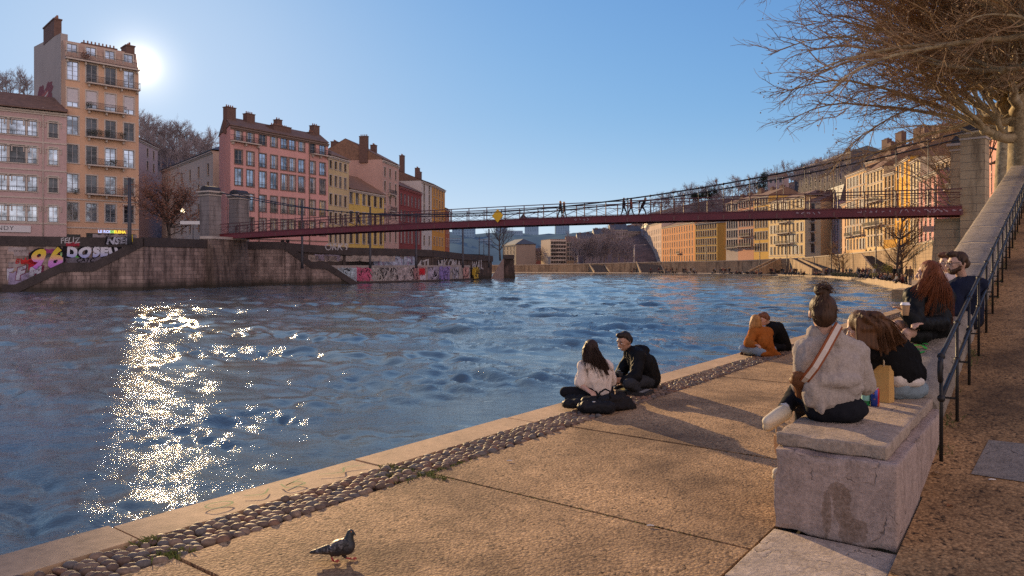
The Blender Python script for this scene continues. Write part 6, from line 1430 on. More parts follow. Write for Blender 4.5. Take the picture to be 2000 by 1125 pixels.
def hand_prims(w, d, palm_n, side, curl=.5, s=1.0):
    """palm + five bent fingers; w wrist, d pointing direction, palm_n palm normal, side +1/-1 = where the thumb leaves"""
    d = d.normalized(); n = (palm_n-d*palm_n.dot(d)).normalized(); x = d.cross(n).normalized()*side; P = []
    for k in range(4): a = w+x*((k-1.5)*-.019)*s; P.append(('c', a+d*.012*s, a+d*.085*s, .0135*s, .012*s))
    for k, L in enumerate((.070, .080, .074, .056)):
        a = w+x*((k-1.5)*-.020)*s+d*.088*s; e = a; dd = d.copy()
        for j, f in enumerate((.45, .32, .23)):
            dd = (dd*math.cos(curl*(.6+.3*j))+n*math.sin(curl*(.6+.3*j))).normalized(); q_ = e+dd*L*f*s; P.append(('c', e, q_, (.0098-.001*j)*s, (.009-.001*j)*s)); e = q_
    a = w+x*.030*s+d*.025*s; b_ = a+(x*.75+d*.6+n*.25).normalized()*.042*s; P += [('c', a-x*.012*s, b_, .014*s, .011*s), ('c', b_, b_+(d*.8+x*.25+n*.5).normalized()*.034*s, .0105*s, .0085*s)]
    return P
def stroke_path3(P, n=4):
    out = []; Q = [P[0]]+list(P)+[P[-1]]
    for i in range(1, len(Q)-2):
        for k in range(n): t = k/n; a, b_, c, d = Q[i-1], Q[i], Q[i+1], Q[i+2]; out.append(.5*((2*b_)+(c-a)*t+(2*a-5*b_+4*c-d)*t*t+(3*b_-a-3*c+d)*t**3))
    return out+[P[-1]]
def figure(name, label, J, fd, top, bottom, shoe, hair_, hairm, skin=M_skin, vox=.012, sleeve=1.0, leg=1.0, bulk=.0, top_wr=.012, seed=1, head_up=V(0, 0, 1), hs=1.0, male=False, extra_top=(), extra_bottom=(), extra_hair=(), curl=.7, group=None, collar=None, hem=.06, hair_wr=.006, bulge=1.0, strands=None):
    """J: joints in world space. One body mesh (the thing) with clothes, shoes and hair as its children"""
    pel = (J['hipL']+J['hipR'])/2; ch = (J['shL']+J['shR'])/2; sp = ch-pel; up = sp.normalized(); xr = (J['shR']-J['shL']).normalized(); fw = up.cross(xr).normalized()
    if 'chest' in J: mid = J['chest']
    else: mid = lerp(pel, ch, .55)-fw*.01
    hp, T, HM = head_prims(J['head'], fd, head_up, hs, male); H = J['head']; nk = J.get('neck', lerp(ch, H, .35)); skull = T(0, -.02, -.05)
    body = list(hp)+[('c', nk-up*.03, skull, .055*hs, .05*hs), ('c', lerp(J['shL'], nk, .2), lerp(J['shR'], nk, .2), .055, .055), ('c', J['hipL'], J['hipR'], .095), ('c', pel, mid, .11, .115), ('c', mid, lerp(mid, ch, .7), .115, .11)]
    tops = [('c', J['shL'], J['shR'], .075+bulk, .075+bulk), ('c', J['shL'], nk-up*.02, .07+bulk, .06+bulk*.6), ('c', J['shR'], nk-up*.02, .07+bulk, .06+bulk*.6), ('c', pel+xr*-.055+up*hem, lerp(mid, ch, .5)-xr*.075, .105+bulk, .115+bulk), ('c', pel+xr*.055+up*hem, lerp(mid, ch, .5)+xr*.075, .105+bulk, .115+bulk), ('c', pel+up*hem, mid, .13+bulk, .13+bulk), ('c', mid, lerp(mid, ch, .6), .13+bulk, .12+bulk)]
    bots = [('c', J['hipL'], J['hipR'], .118), ('e', pel-up*.01, (.17*bulge, .135, .10), frame_of(fw, up))]
    for s in 'LR':
        a, b_, c = J['sh'+s], J['el'+s], J['wr'+s]; body += [('c', a, b_, .045, .038), ('c', b_, c, .037, .025)]
        d = (c-b_).normalized(); body += hand_prims(c, J.get('hd'+s, d), J.get('pn'+s, V(0, 0, -1) if abs(d.z) < .8 else -fw), 1 if s == 'L' else -1, curl)
        if sleeve > .5: tops += [('c', a, b_, .062+bulk*.8, .055+bulk*.7), ('c', b_, lerp(b_, c, (sleeve-.5)*2), .054+bulk*.7, .040+bulk*.5)]
        else: tops += [('c', a, lerp(a, b_, sleeve*2), .062+bulk, .060+bulk)]
        h, k, an, to = J['hip'+s], J['kn'+s], J['an'+s], J['to'+s]
        body += [('c', h, k, .078, .050), ('c', k, lerp(k, an, .35), .050, .052), ('c', lerp(k, an, .35), an, .052, .034), ('c', an, lerp(an, to, .9), .034, .026)]
        if leg > .5: bots += [('c', h, k, .098, .066), ('c', k, lerp(k, an, (leg-.5)*2*.92), .066, .050)]
        else: bots += [('c', h, lerp(h, k, leg*2), .10, .085)]
    base = Vector((pel.x, pel.y, min(v.z for v in J.values())))
    p_ = link(name, remesh(body, max(.009, vox*.8), 3, off=base), None, base); p_.data.materials.append(skin); tag(p_, label, 'person', group)
    o = lambda n, me, m, par=p_: (me.materials.append(m), link(n, me, par))[1]
    tp = o(top[0], remesh(tops+list(extra_top), vox, 5, top_wr, 13, seed, (1.15, 1.15, .5), base), top[1])
    o(bottom[0], remesh(bots+list(extra_bottom), vox, 4, .006, 12, seed+3, off=base), bottom[1])
    for s in 'LR':
        if not shoe: break
        an, to = J['an'+s], J['to'+s]; d = (to-an).normalized(); sh = [('c', an-d*.02, an+d*.07, .046, .045), ('c', an+d*.05, to, .046, .038), ('c', an-d*.035, lerp(an, to, .3), .040, .044)]
        o('shoe', remesh(sh, max(.009, vox*.8), 3, off=base), shoe)
    o('hair', remesh([x for x in hair_(T, H)]+list(extra_hair), max(.009, vox*.8), 2, hair_wr, 26, seed+5, (1, 1, .18), base), hairm)
    if strands:
        sb = MB(); sb.smooth = True; r_ = random.Random(seed*3)
        for pts, k, spread, rad in strands(T, H):
            for _ in range(k):
                o1, o2, o3 = [V(r_.gauss(0, spread), r_.gauss(0, spread), r_.gauss(0, spread)) for _ in range(3)]; q_ = [lerp(p, p, 0) for p in pts]; n_ = len(q_)
                q_ = [p+lerp(o1, o2, i/max(1, n_-1))+(o3*.6 if 0 < i < n_-1 else V(0, 0, 0)) for i, p in enumerate(q_)]; q_ = [Vector(v) for v in stroke_path3(q_, 4)]
                sb.tube([v-base for v in q_], taper(rad, rad*.35, len(q_)), 3, False)
        sb.build('hair_strands', hairm, p_, True)
    fb = MB()                                                     # eyes, brows
    for sx in (-1, 1):
        fb.mi = 0; fb.ell(T(sx*.033, .079, .006)-base, (.013*hs, .008*hs, .007*hs), HM, 8, 6); fb.mi = 1; fb.ell(T(sx*.033, .085, .006)-base, (.0065*hs, .004*hs, .0065*hs), HM, 8, 6)
        fb.mi = 1; fb.tube([T(sx*.018, .086, .030)-base, T(sx*.035, .086, .034)-base, T(sx*.052, .074, .029)-base], [.004*hs]*3, 5)
    o_ = fb.build('eyes', [mat('eye_white', (.6, .56, .52), .3, .05), mat('eye_dark', (.02, .014, .01), .4, .1)], p_, True)
    return p_, T, HM, base
def childpart(mb, name, m, p_): b = p_.location; mb.v = [(x-b.x, y-b.y, z-b.z) for x, y, z in mb.v]; return mb.build(name, m, p_, True)
cap_hair = lambda T, H: [('e', T(0, -.028, .035), (.086, .098, .098)), ('e', T(0, -.06, -.01), (.080, .070, .085))]
W = lambda s, t, z: st(s, t, z)
# --- A: woman in a grey jumper with a bun, seen from behind on the end block
JA = dict(hipL=at(1606, 796, 4.93), hipR=at(1655, 797, 4.97), shL=at(1577, 686, 4.90), shR=at(1671, 690, 4.98), neck=at(1612, 655, 4.90), head=at(1606, 612, 4.90), elL=at(1566, 752, 5.0), wrL=at(1590, 765, 5.22), elR=at(1690, 752, 5.05), wrR=at(1672, 752, 5.28),
          knL=W(5.42, -1.50, .735), anL=at(1530, 803, 5.05), toL=at(1499, 823, 4.99), knR=W(5.54, -1.50, .66), anR=W(5.74, -1.53, .09), toR=W(5.67, -1.72, .055))
M_grey = cloth('grey_knit', (.34, .285, .245), .95, .35, 75, .7, 140); M_black = cloth('black_twill', (.012, .012, .015), .85, .3, 20, .2, 160)
def hairA(T, H):
    L = cap_hair(T, H)+[('e', T(-.01, -.045, .152), (.050, .048, .044)), ('e', T(-.03, -.045, .172), (.026, .026, .022)), ('e', T(.022, -.05, .170), (.026, .026, .024)), ('c', T(0, -.05, .09), T(-.005, -.045, .13), .03)]
    r_ = random.Random(4)
    for _ in range(16): a = T(r_.uniform(-.05, .05), -.06+r_.uniform(-.03, .03), .135+r_.uniform(-.02, .04)); L.append(('c', a, a+V(r_.uniform(-.04, .04), r_.uniform(-.03, .03), r_.uniform(-.03, .04)), .006, .004))
    for _ in range(12): a = T(r_.uniform(-.07, .07), -.10, r_.uniform(-.03, .08)); L.append(('c', a, a+V(r_.uniform(-.02, .02), -.01, r_.uniform(-.05, .03)), .006, .004))
    return L
def strA(T, H):
    L = [([T(x, -.085, z), T(x*.75, -.125+abs(x)*.5, .05), T(x*.25, -.075, .125)], 7, .007, .0022) for x, z in ((-.07, -.03), (-.05, -.05), (-.02, -.065), (.01, -.065), (.04, -.055), (.065, -.03), (-.082, .02), (.08, .02))]
    L += [([T(-.03, -.05, .15), T(.0, -.1, .17), T(.04, -.05, .16), T(.01, -.01, .18)], 14, .012, .0026), ([T(.03, -.06, .14), T(.0, -.03, .2), T(-.045, -.05, .16)], 14, .014, .0026), ([T(-.02, -.06, .17), T(-.06, -.05, .19)], 7, .016, .0018), ([T(-.08, .0, -.02), T(-.088, .01, -.07)], 5, .006, .0018), ([T(.08, .0, -.02), T(.09, .01, -.07)], 5, .006, .0018)]
    return L
fA, TA, HA, bA_ = figure('person', 'woman in a grey jumper with a hair bun sitting on the stone block', JA, V(.22, .97, -.08), ('jumper', M_grey), ('trousers', M_black), cloth('cream_leather', (.58, .50, .38), .6, .15, 12, .1), hairA, hairmat('brown', (.048, .022, .010)),
    vox=.0115, sleeve=.78, bulk=.020, top_wr=.0135, seed=2, strands=strA, extra_top=[('e', at(1605, 772, 4.84), (.13, .06, .11)), ('e', at(1650, 757, 4.86), (.13, .07, .05)), ('c', at(1585, 755, 4.82), at(1606, 803, 4.80), .055, .022), ('c', at(1572, 700, 4.88), at(1574, 752, 4.93), .072, .068), ('c', at(1677, 700, 4.97), at(1682, 748, 5.0), .072, .064), ('c', at(1590, 650, 4.9), at(1632, 652, 4.92), .05, .05), ('e', at(1625, 742, 4.84), (.20, .09, .06))], extra_bottom=[('e', at(1640, 798, 4.92), (.19, .15, .10)), ('c', at(1655, 797, 4.95), W(5.52, -1.52, .64), .115, .08)], hem=.10)
for nm_, an_, to_ in (('sole', JA['anL'], JA['toL']), ('sole', JA['anR'], JA['toR'])):
    d_ = (to_-an_).normalized(); dn = (V(0, 0, -1)-d_*V(0, 0, -1).dot(d_)).normalized(); me = remesh([('c', an_-d_*.03+dn*.038, to_+d_*.012+dn*.034, .034, .036), ('c', an_+d_*.0+dn*.042, to_+dn*.038, .030, .034)], .009, 2, off=bA_); me.materials.append(cloth('cream_rubber', (.50, .40, .26), .7, .1)); link('sole', me, fA)
mb = MB()                                                        # striped strap across the back
PS = [at(1640, 634, 4.87), at(1630, 652, 4.765), at(1612, 685, 4.715), at(1592, 718, 4.71), at(1576, 738, 4.75), at(1566, 750, 4.84)]
PS = [Vector(p) for p in stroke_path([tuple(p) for p in PS], 6)] if False else PS
def strap(mb, pts, w_, n_):
    vs = []
    for i, p in enumerate(pts):
        d = (pts[min(i+1, len(pts)-1)]-pts[max(0, i-1)]).normalized(); s = d.cross(n_).normalized(); vs.append((p-s*w_/2, p+s*w_/2))
    return vs
vs = strap(mb, PS, .056, V(-.2, -1, .1))
for lo, hi, mi in ((0, .22, 0), (.22, .78, 1), (.78, 1, 0)):
    mb.mi = mi
    for (a, b_), (c, d) in zip(vs, vs[1:]): mb.add([lerp(a, b_, lo), lerp(a, b_, hi), lerp(c, d, hi), lerp(c, d, lo)], [(0, 1, 2, 3)]); mb.add([lerp(a, b_, lo)+V(0, .012, 0), lerp(a, b_, hi)+V(0, .012, 0), lerp(c, d, hi)+V(0, .012, 0), lerp(c, d, lo)+V(0, .012, 0)], [(3, 2, 1, 0)])
hb = empty('handbag', at(1566, 745, 4.95), 'small brown leather shoulder bag with striped strap worn over the grey jumper', 'handbag')
mb.build('strap', [cloth('rust_band', (.24, .075, .03), .7, .15), cloth('cream_band', (.55, .46, .38), .85, .1)], hb)
me = remesh([('c', at(1563, 738, 4.88), at(1566, 765, 4.95), .052, .05), ('e', at(1560, 742, 4.88), (.06, .07, .05)), ('c', at(1556, 735, 4.85), at(1572, 732, 4.9), .035)], .011, 3, .009, 16, 3, off=hb.location); me.materials.append(cloth('brown_leather', (.13, .055, .025), .5, .3, 12, .3, 60)); link('bag_body', me, hb)
mb = MB(); mb.smooth = True; mb.tube([at(1530, 800, 5.05), at(1546, 788, 5.14)], [.043, .045], 10); childpart(mb, 'sock', cloth('white_sock', (.6, .56, .54), .9, .1), fA)
# --- B: woman leaning over in a dark jacket
JB = dict(hipL=at(1748, 752, 5.75), hipR=at(1778, 750, 5.95), shL=at(1704, 682, 5.55), shR=at(1752, 676, 5.80), chest=at(1748, 712, 5.76), neck=at(1706, 662, 5.58), head=at(1680, 640, 5.52), elL=at(1688, 732, 5.78), wrL=at(1668, 725, 5.85), elR=at(1768, 722, 5.92), wrR=at(1722, 728, 6.0),
          knL=W(6.55, -1.62, .62), anL=W(6.6, -1.72, .1), toL=W(6.58, -1.95, .06), knR=W(6.85, -1.60, .62), anR=W(6.9, -1.7, .1), toR=W(6.88, -1.93, .06))
def hairB(T, H):
    L = [('e', T(0, -.02, .035), (.088, .10, .098))]; r_ = random.Random(6); c = H
    for i in range(60):
        a = c+V(r_.uniform(-.02, .10), r_.uniform(-.10, -.0), r_.uniform(.0, .115)); k = r_.random(); e = lerp(at(1722, 690, 5.45), at(1768, 664, 5.62), k)+V(r_.uniform(-.02, .02), r_.uniform(-.03, .03), r_.uniform(-.03, .03)); mdl = lerp(a, e, .45)+V(.01, -.02, .055-.04*k)
        L += [('c', a, mdl, .024, .019), ('c', mdl, e, .019, .007)]
    for i in range(9): a = c+V(-.05+i*.012, -.07, .06); e = at(1675+i*5, 668+i*2, 5.42); L.append(('c', a, e, .022, .010))
    return L
def strB(T, H):
    r_ = random.Random(2); L = []
    for i in range(24):
        k = i/23; a = H+V(r_.uniform(0, .08), r_.uniform(-.10, -.04), r_.uniform(.03, .10)); e = lerp(at(1722, 690, 5.43), at(1770, 664, 5.60), k)+V(0, -.02, .01); L.append(([a, lerp(a, e, .45)+V(.01, -.03, .07-.04*k), e], 8, .012, .0028))
    return L
figure('person', 'woman with long straight brown hair bending forward in a black jacket beside the paper bag', JB, V(-.72, .55, -.45), ('jacket', cloth('black_wool', (.009, .0085, .009), .95, .3, 20, .3, 90)), ('jeans', cloth('pale_denim', (.20, .25, .28), .85, .25, 20, .3, 150)), cloth('dark_leather', (.03, .025, .022), .6, .2), hairB, hairmat('chestnut', (.085, .036, .014)),
    vox=.012, bulk=.022, seed=5, strands=strB, top_wr=.012, hair_wr=.004, extra_top=[('c', at(1752, 716, 5.72), at(1775, 728, 5.85), .15, .13), ('c', at(1735, 690, 5.68), at(1762, 700, 5.8), .13, .14)], hem=.12, extra_bottom=[('e', at(1765, 758, 5.83), (.19, .15, .10))])
fB = bpy.data.objects['person.001']
me = remesh([('c', at(1752, 738, 5.66), at(1786, 746, 5.82), .075, .06), ('e', at(1768, 744, 5.74), (.15, .1, .055))], .012, 4, .006, 14, 2, off=fB.location); me.materials.append(cloth('white_shirt', (.62, .55, .48), .9, .1)); link('shirt_hem', me, fB)
# --- C: red-haired woman in a black jacket with a coffee
JC = dict(hipL=at(1806, 645, 7.25), hipR=at(1838, 645, 7.45), shL=at(1786, 580, 7.18), shR=at(1843, 581, 7.38), neck=at(1814, 562, 7.27), head=at(1812, 535, 7.22), elL=at(1785, 627, 6.98), wrL=at(1772, 616, 6.98), elR=at(1838, 632, 7.15), wrR=at(1800, 632, 6.95),
          knL=at(1752, 634, 7.12), anL=at(1737, 700, 7.25), toL=at(1715, 708, 7.3), knR=at(1770, 651, 6.98), anR=at(1752, 715, 7.05), toR=at(1730, 722, 7.1))
JC['pnL'] = V(-1, .2, 0); JC['hdL'] = V(-.5, .2, .6)
def hairC(T, H):
    L = [('e', T(0, -.02, .04), (.090, .104, .098)), ('e', T(0, -.05, -.03), (.092, .075, .1))]; r_ = random.Random(8)
    for i in range(70):
        k = r_.random(); a = T((k-.5)*.17, -.06+r_.uniform(-.03, .06), r_.uniform(-.02, .09)); px = 1778+k*82; e = at(px, 575+k*45+r_.uniform(-25, 25) if k > .12 else 600, 7.1+r_.uniform(-.03, .05)+k*.16)
        m_ = lerp(a, e, .5)+V((k-.5)*.06, -.035, .02); L += [('c', a, m_, .024, .020), ('c', m_, e, .019, .007)]
    return L
def strC(T, H):
    r_ = random.Random(4); L = []
    for i in range(26):
        k = i/25; a = T((k-.5)*.16, -.09, r_.uniform(.0, .10)); e = at(1780+k*80, 585+k*48+r_.uniform(-20, 22), 7.05+k*.16); L.append(([a, lerp(a, e, .5)+V((k-.5)*.06, -.05, .02), e], 7, .013, .003))
    return L
fC, TC, HC, _ = figure('person', 'woman with long red hair in a black jacket sitting on the ramp wall', JC, V(-.8, .6, -.05), ('jacket', cloth('black_nylon', (.012, .012, .012), .5, .3, 14, .2, 60)), ('shorts', cloth('black_shorts', (.012, .012, .014), .6, .3, 14, .2, 60)), cloth('dark_leather', (.03, .025, .022), .6, .2), hairC, hairmat('red', (.15, .042, .013)),
    vox=.0135, bulk=.035, leg=.3, strands=strC, seed=9, top_wr=.016, hem=-.02, extra_top=[('e', at(1822, 640, 7.32), (.20, .17, .10)), ('e', at(1816, 562, 7.2), (.13, .08, .07)), ('c', at(1800, 655, 7.15), at(1780, 655, 7.05), .09, .06)])
# --- D: bearded man with glasses in a navy hooded jumper; D2 behind him
JD = dict(hipL=at(1878, 628, 8.25), hipR=at(1900, 625, 8.45), shL=at(1868, 563, 8.15), shR=at(1903, 563, 8.45), neck=at(1881, 546, 8.3), head=at(1869, 515, 8.26), elL=at(1862, 610, 8.0), wrL=at(1843, 606, 7.95), elR=at(1880, 612, 8.5), wrR=at(1850, 612, 8.3),
          knL=at(1832, 622, 8.15), anL=at(1815, 680, 8.3), toL=at(1800, 686, 8.35), knR=at(1838, 620, 8.5), anR=at(1822, 676, 8.6), toR=at(1806, 682, 8.65))
def hairD(T, H): return [('e', T(0, -.03, .055), (.084, .095, .082)), ('e', T(0, -.065, .0), (.074, .055, .065)), ('e', T(0, .035, .100), (.068, .058, .042)), ('e', T(.0, .065, .105), (.05, .032, .028)), ('e', T(-.076, -.02, .02), (.016, .035, .045)), ('e', T(.076, -.02, .02), (.016, .035, .045))]
fD, TD, HD, bD_ = figure('person', 'bearded man with glasses in a navy hooded jumper sitting on the ramp wall', JD, V(-.95, .12, -.05), ('hooded_jumper', cloth('navy_jersey', (.012, .015, .030), .9, .25, 18, .3, 110)), ('trousers', M_black), cloth('dark_leather', (.03, .025, .022), .6, .2), hairD, hairmat('darkbrown', (.050, .026, .014)),
    vox=.0135, bulk=.035, seed=12, hs=1.06, extra_top=[('e', at(1901, 551, 8.36), (.16, .11, .062)), ('e', at(1912, 558, 8.36), (.09, .10, .07)), ('c', at(1872, 553, 8.2), at(1900, 548, 8.4), .06, .06)])
me = remesh([('e', TD(0, .045, -.08), (.05, .058, .04)), ('c', TD(-.06, .005, -.055), TD(-.03, .06, -.08), .024), ('c', TD(.06, .005, -.055), TD(.03, .06, -.08), .024), ('c', TD(-.022, .09, -.05), TD(.022, .09, -.05), .009), ('c', TD(-.068, -.01, -.01), TD(-.06, .005, -.055), .013), ('c', TD(.068, -.01, -.01), TD(.06, .005, -.055), .013)], .009, 2, .003, 40, 1, off=bD_); me.materials.append(hairmat('beard', (.075, .036, .018))); link('beard', me, fD)
mb = MB(); mb.smooth = True
for sx in (-1, 1):
    mb.tube([TD(sx*.033+.022*math.cos(a), .098, .004+.019*math.sin(a)) for a in [i*math.pi/6 for i in range(13)]], .0028, 5); mb.tube([TD(sx*.055, .096, .01), TD(sx*.078, .0, .012)], .0028, 5)
mb.tube([TD(-.012, .1, .008), TD(.012, .1, .008)], .0028, 5); childpart(mb, 'glasses', mat('black_acetate', (.012, .012, .012), .3, .1), fD)
JE2 = dict(hipL=at(1868, 608, 9.25), hipR=at(1886, 608, 9.4), shL=at(1843, 550, 9.15), shR=at(1872, 550, 9.4), neck=at(1854, 536, 9.28), head=at(1850, 513, 9.25), elL=at(1838, 585, 9.0), wrL=at(1826, 592, 9.0), elR=at(1856, 585, 9.4), wrR=at(1832, 590, 9.2),
           knL=at(1828, 605, 9.1), anL=at(1815, 655, 9.2), toL=at(1802, 660, 9.2), knR=at(1834, 604, 9.4), anR=at(1820, 652, 9.5), toR=at(1806, 657, 9.5))
figure('person', 'person in a pale top mostly hidden behind the bearded man on the ramp wall', JE2, V(-.95, -.05, -.1), ('shirt', cloth('pale_pink', (.50, .40, .36), .9, .15)), ('jeans', cloth('blue_denim', (.06, .08, .13), .9, .25)), cloth('dark_leather', (.03, .025, .022), .6, .2), hairD, hairmat('auburn', (.12, .05, .025)), vox=.018, bulk=.015, seed=15)
# --- E and F: couple on the kerb
JE = dict(hipL=at(1152, 771, 8.45), hipR=at(1182, 771, 8.62), shL=at(1142, 716, 8.42), shR=at(1184, 717, 8.62), neck=at(1160, 703, 8.5), head=at(1155, 684, 8.5), elL=at(1133, 752, 8.40), wrL=at(1148, 762, 8.28), elR=at(1194, 748, 8.75), wrR=at(1182, 757, 8.95),
          knL=at(1104, 766, 8.45), anL=at(1150, 777, 8.85), toL=at(1166, 776, 9.0), knR=at(1188, 757, 9.05), anR=at(1130, 777, 8.72), toR=at(1112, 777, 8.72))
def hairE(T, H):
    L = [('e', T(0, -.02, .035), (.086, .098, .095)), ('e', T(0, -.05, -.04), (.085, .06, .1))]; r_ = random.Random(3)
    for i in range(46):
        k = r_.random(); a = T((k-.5)*.16, -.07+r_.uniform(-.01, .05), r_.uniform(-.05, .07)); e = at(1137+k*58, 716+r_.uniform(-12, 14)+k*14, 8.34+k*.12); m_ = lerp(a, e, .5)+V(0, -.03, .01); L += [('c', a, m_, .020, .014), ('c', m_, e, .013, .005)]
    return L
def strE(T, H):
    r_ = random.Random(4); L = []
    for i in range(16): k = i/15; a = T((k-.5)*.15, -.09, r_.uniform(-.02, .08)); e = at(1136+k*60, 722+r_.uniform(-10, 16)+k*12, 8.31+k*.12); L.append(([a, lerp(a, e, .5)+V(0, -.035, .01), e], 6, .012, .003))
    return L
figure('person', 'woman with long dark hair in a white t-shirt sitting cross-legged on the quay kerb', JE, V(.35, .9, -.1), ('t_shirt', cloth('white_cotton', (.66, .56, .48), .9, .10, 10, .2, 120)), ('leggings', M_black), cloth('black_shoe', (.02, .02, .02), .6, .2), hairE, hairmat('black', (.030, .016, .011)), vox=.014, sleeve=.42, bulk=.016, seed=21, strands=strE, top_wr=.013, hem=.03)
JF = dict(hipL=at(1262, 744, 9.55), hipR=at(1266, 741, 9.85), shL=at(1246, 696, 9.35), shR=at(1233, 692, 9.75), chest=at(1260, 716, 9.6), neck=at(1229, 684, 9.52), head=at(1219, 667, 9.48), elL=at(1242, 735, 9.15), wrL=at(1220, 743, 9.12), elR=at(1212, 730, 9.8), wrR=at(1208, 741, 9.45),
          knL=at(1226, 750, 8.98), anL=at(1246, 764, 9.2), toL=at(1222, 768, 9.15), knR=at(1196, 744, 9.95), anR=at(1226, 757, 9.62), toR=at(1204, 759, 9.55))
JF['pnL'] = V(-.3, .8, .1); JF['pnR'] = V(0, -.9, 0); JF['hdL'] = V(-.9, .15, .0); JF['hdR'] = V(-.6, -.6, -.1)
def hairF(T, H): return [('e', T(0, -.03, .05), (.083, .092, .08)), ('e', T(0, -.06, .0), (.075, .055, .07)), ('e', T(0, .03, .092), (.066, .058, .038)), ('e', T(-.075, -.02, .015), (.014, .03, .04)), ('e', T(.075, -.02, .015), (.014, .03, .04))]
fF, TF, HF, bF_ = figure('person', 'smiling dark-haired man in a black hooded jacket sitting cross-legged on the kerb', JF, V(-.78, -.55, -.32), ('jacket', cloth('black_softshell', (.009, .009, .010), .65, .3, 16, .25, 80)), ('trousers', cloth('dark_grey_twill', (.035, .037, .042), .8, .25)), cloth('black_shoe', (.02, .02, .02), .6, .2), hairF, hairmat('nearblack', (.022, .014, .010)), M_skin2, vox=.0135, bulk=.035, seed=25, top_wr=.014, hs=1.04, hem=.0,
    extra_top=[('e', at(1250, 684, 9.6), (.13, .13, .07)), ('e', at(1268, 735, 9.7), (.13, .18, .11)), ('c', at(1264, 710, 9.6), at(1272, 738, 9.7), .13, .13)])
mb = MB(); mb.smooth = True
mb.tube([TF(-.026, .090, -.056), TF(-.012, .097, -.064), TF(.012, .097, -.064), TF(.026, .090, -.056)], [.003, .007, .007, .003], 6); childpart(mb, 'teeth', mat('teeth', (.65, .6, .55), .3, .03), fF)
# --- G and H: couple further along the kerb
JG = dict(hipL=at(1484, 685, 13.0), hipR=at(1504, 684, 13.25), shL=at(1472, 651, 12.95), shR=at(1499, 650, 13.25), neck=at(1482, 642, 13.1), head=at(1475, 628, 13.05), elL=at(1461, 670, 12.85), wrL=at(1474, 673, 12.7), elR=at(1500, 666, 13.5), wrR=at(1487, 665, 13.6),
          knL=at(1450, 680, 12.95), anL=at(1470, 691, 13.2), toL=at(1456, 692, 13.2), knR=at(1484, 675, 13.75), anR=at(1462, 690, 13.35), toR=at(1449, 690, 13.3))
def hairG(T, H):
    L = [('e', T(0, -.02, .035), (.09, .104, .098)), ('e', T(0, -.045, -.04), (.1, .075, .10))]; r_ = random.Random(5)
    for i in range(24): k = r_.random(); a = T((k-.5)*.17, -.06+r_.uniform(-.02, .08), r_.uniform(-.03, .06)); e = at(1464+k*26, 645+r_.uniform(-5, 3), 12.92+k*.2); L.append(('c', a, e, .026, .014))
    return L
figure('person', 'blond woman in an orange coat and jeans sitting on the quay kerb', JG, V(-.1, .95, .0), ('coat', cloth('orange_wool', (.33, .105, .022), .95, .2, 16, .3, 70)), ('jeans', cloth('light_denim', (.25, .34, .46), .85, .2)), cloth('brown_boot', (.07, .035, .02), .6, .2), hairG, hairmat('blond', (.36, .17, .055)), vox=.018, bulk=.035, seed=31, hem=-.03, extra_top=[('c', at(1488, 668, 13.0), at(1508, 690, 13.15), .15, .10), ('c', at(1490, 690, 12.95), at(1520, 693, 13.2), .07, .05)])
JH = dict(hipL=at(1524, 676, 13.75), hipR=at(1532, 675, 14.05), shL=at(1508, 644, 13.5), shR=at(1520, 640, 13.95), neck=at(1503, 634, 13.7), head=at(1492, 624, 13.62), elL=at(1500, 666, 13.35), wrL=at(1488, 664, 13.3), elR=at(1505, 662, 14.1), wrR=at(1490, 660, 13.9),
          knL=at(1496, 678, 13.6), anL=at(1516, 687, 13.8), toL=at(1500, 688, 13.7), knR=at(1496, 672, 14.3), anR=at(1515, 684, 14.1), toR=at(1500, 685, 14.0))
figure('person', 'man in a long black coat bending down to the blond woman on the kerb', JH, V(-.9, -.35, -.4), ('coat', cloth('black_wool', (.009, .0085, .009), .95, .3, 20, .3, 90)), ('trousers', M_black), cloth('black_shoe', (.02, .02, .02), .6, .2), hairD, hairmat('auburn2', (.15, .06, .03)), vox=.018, bulk=.04, seed=35, hem=-.02, extra_top=[('c', at(1522, 660, 13.8), at(1531, 683, 13.95), .16, .14)])
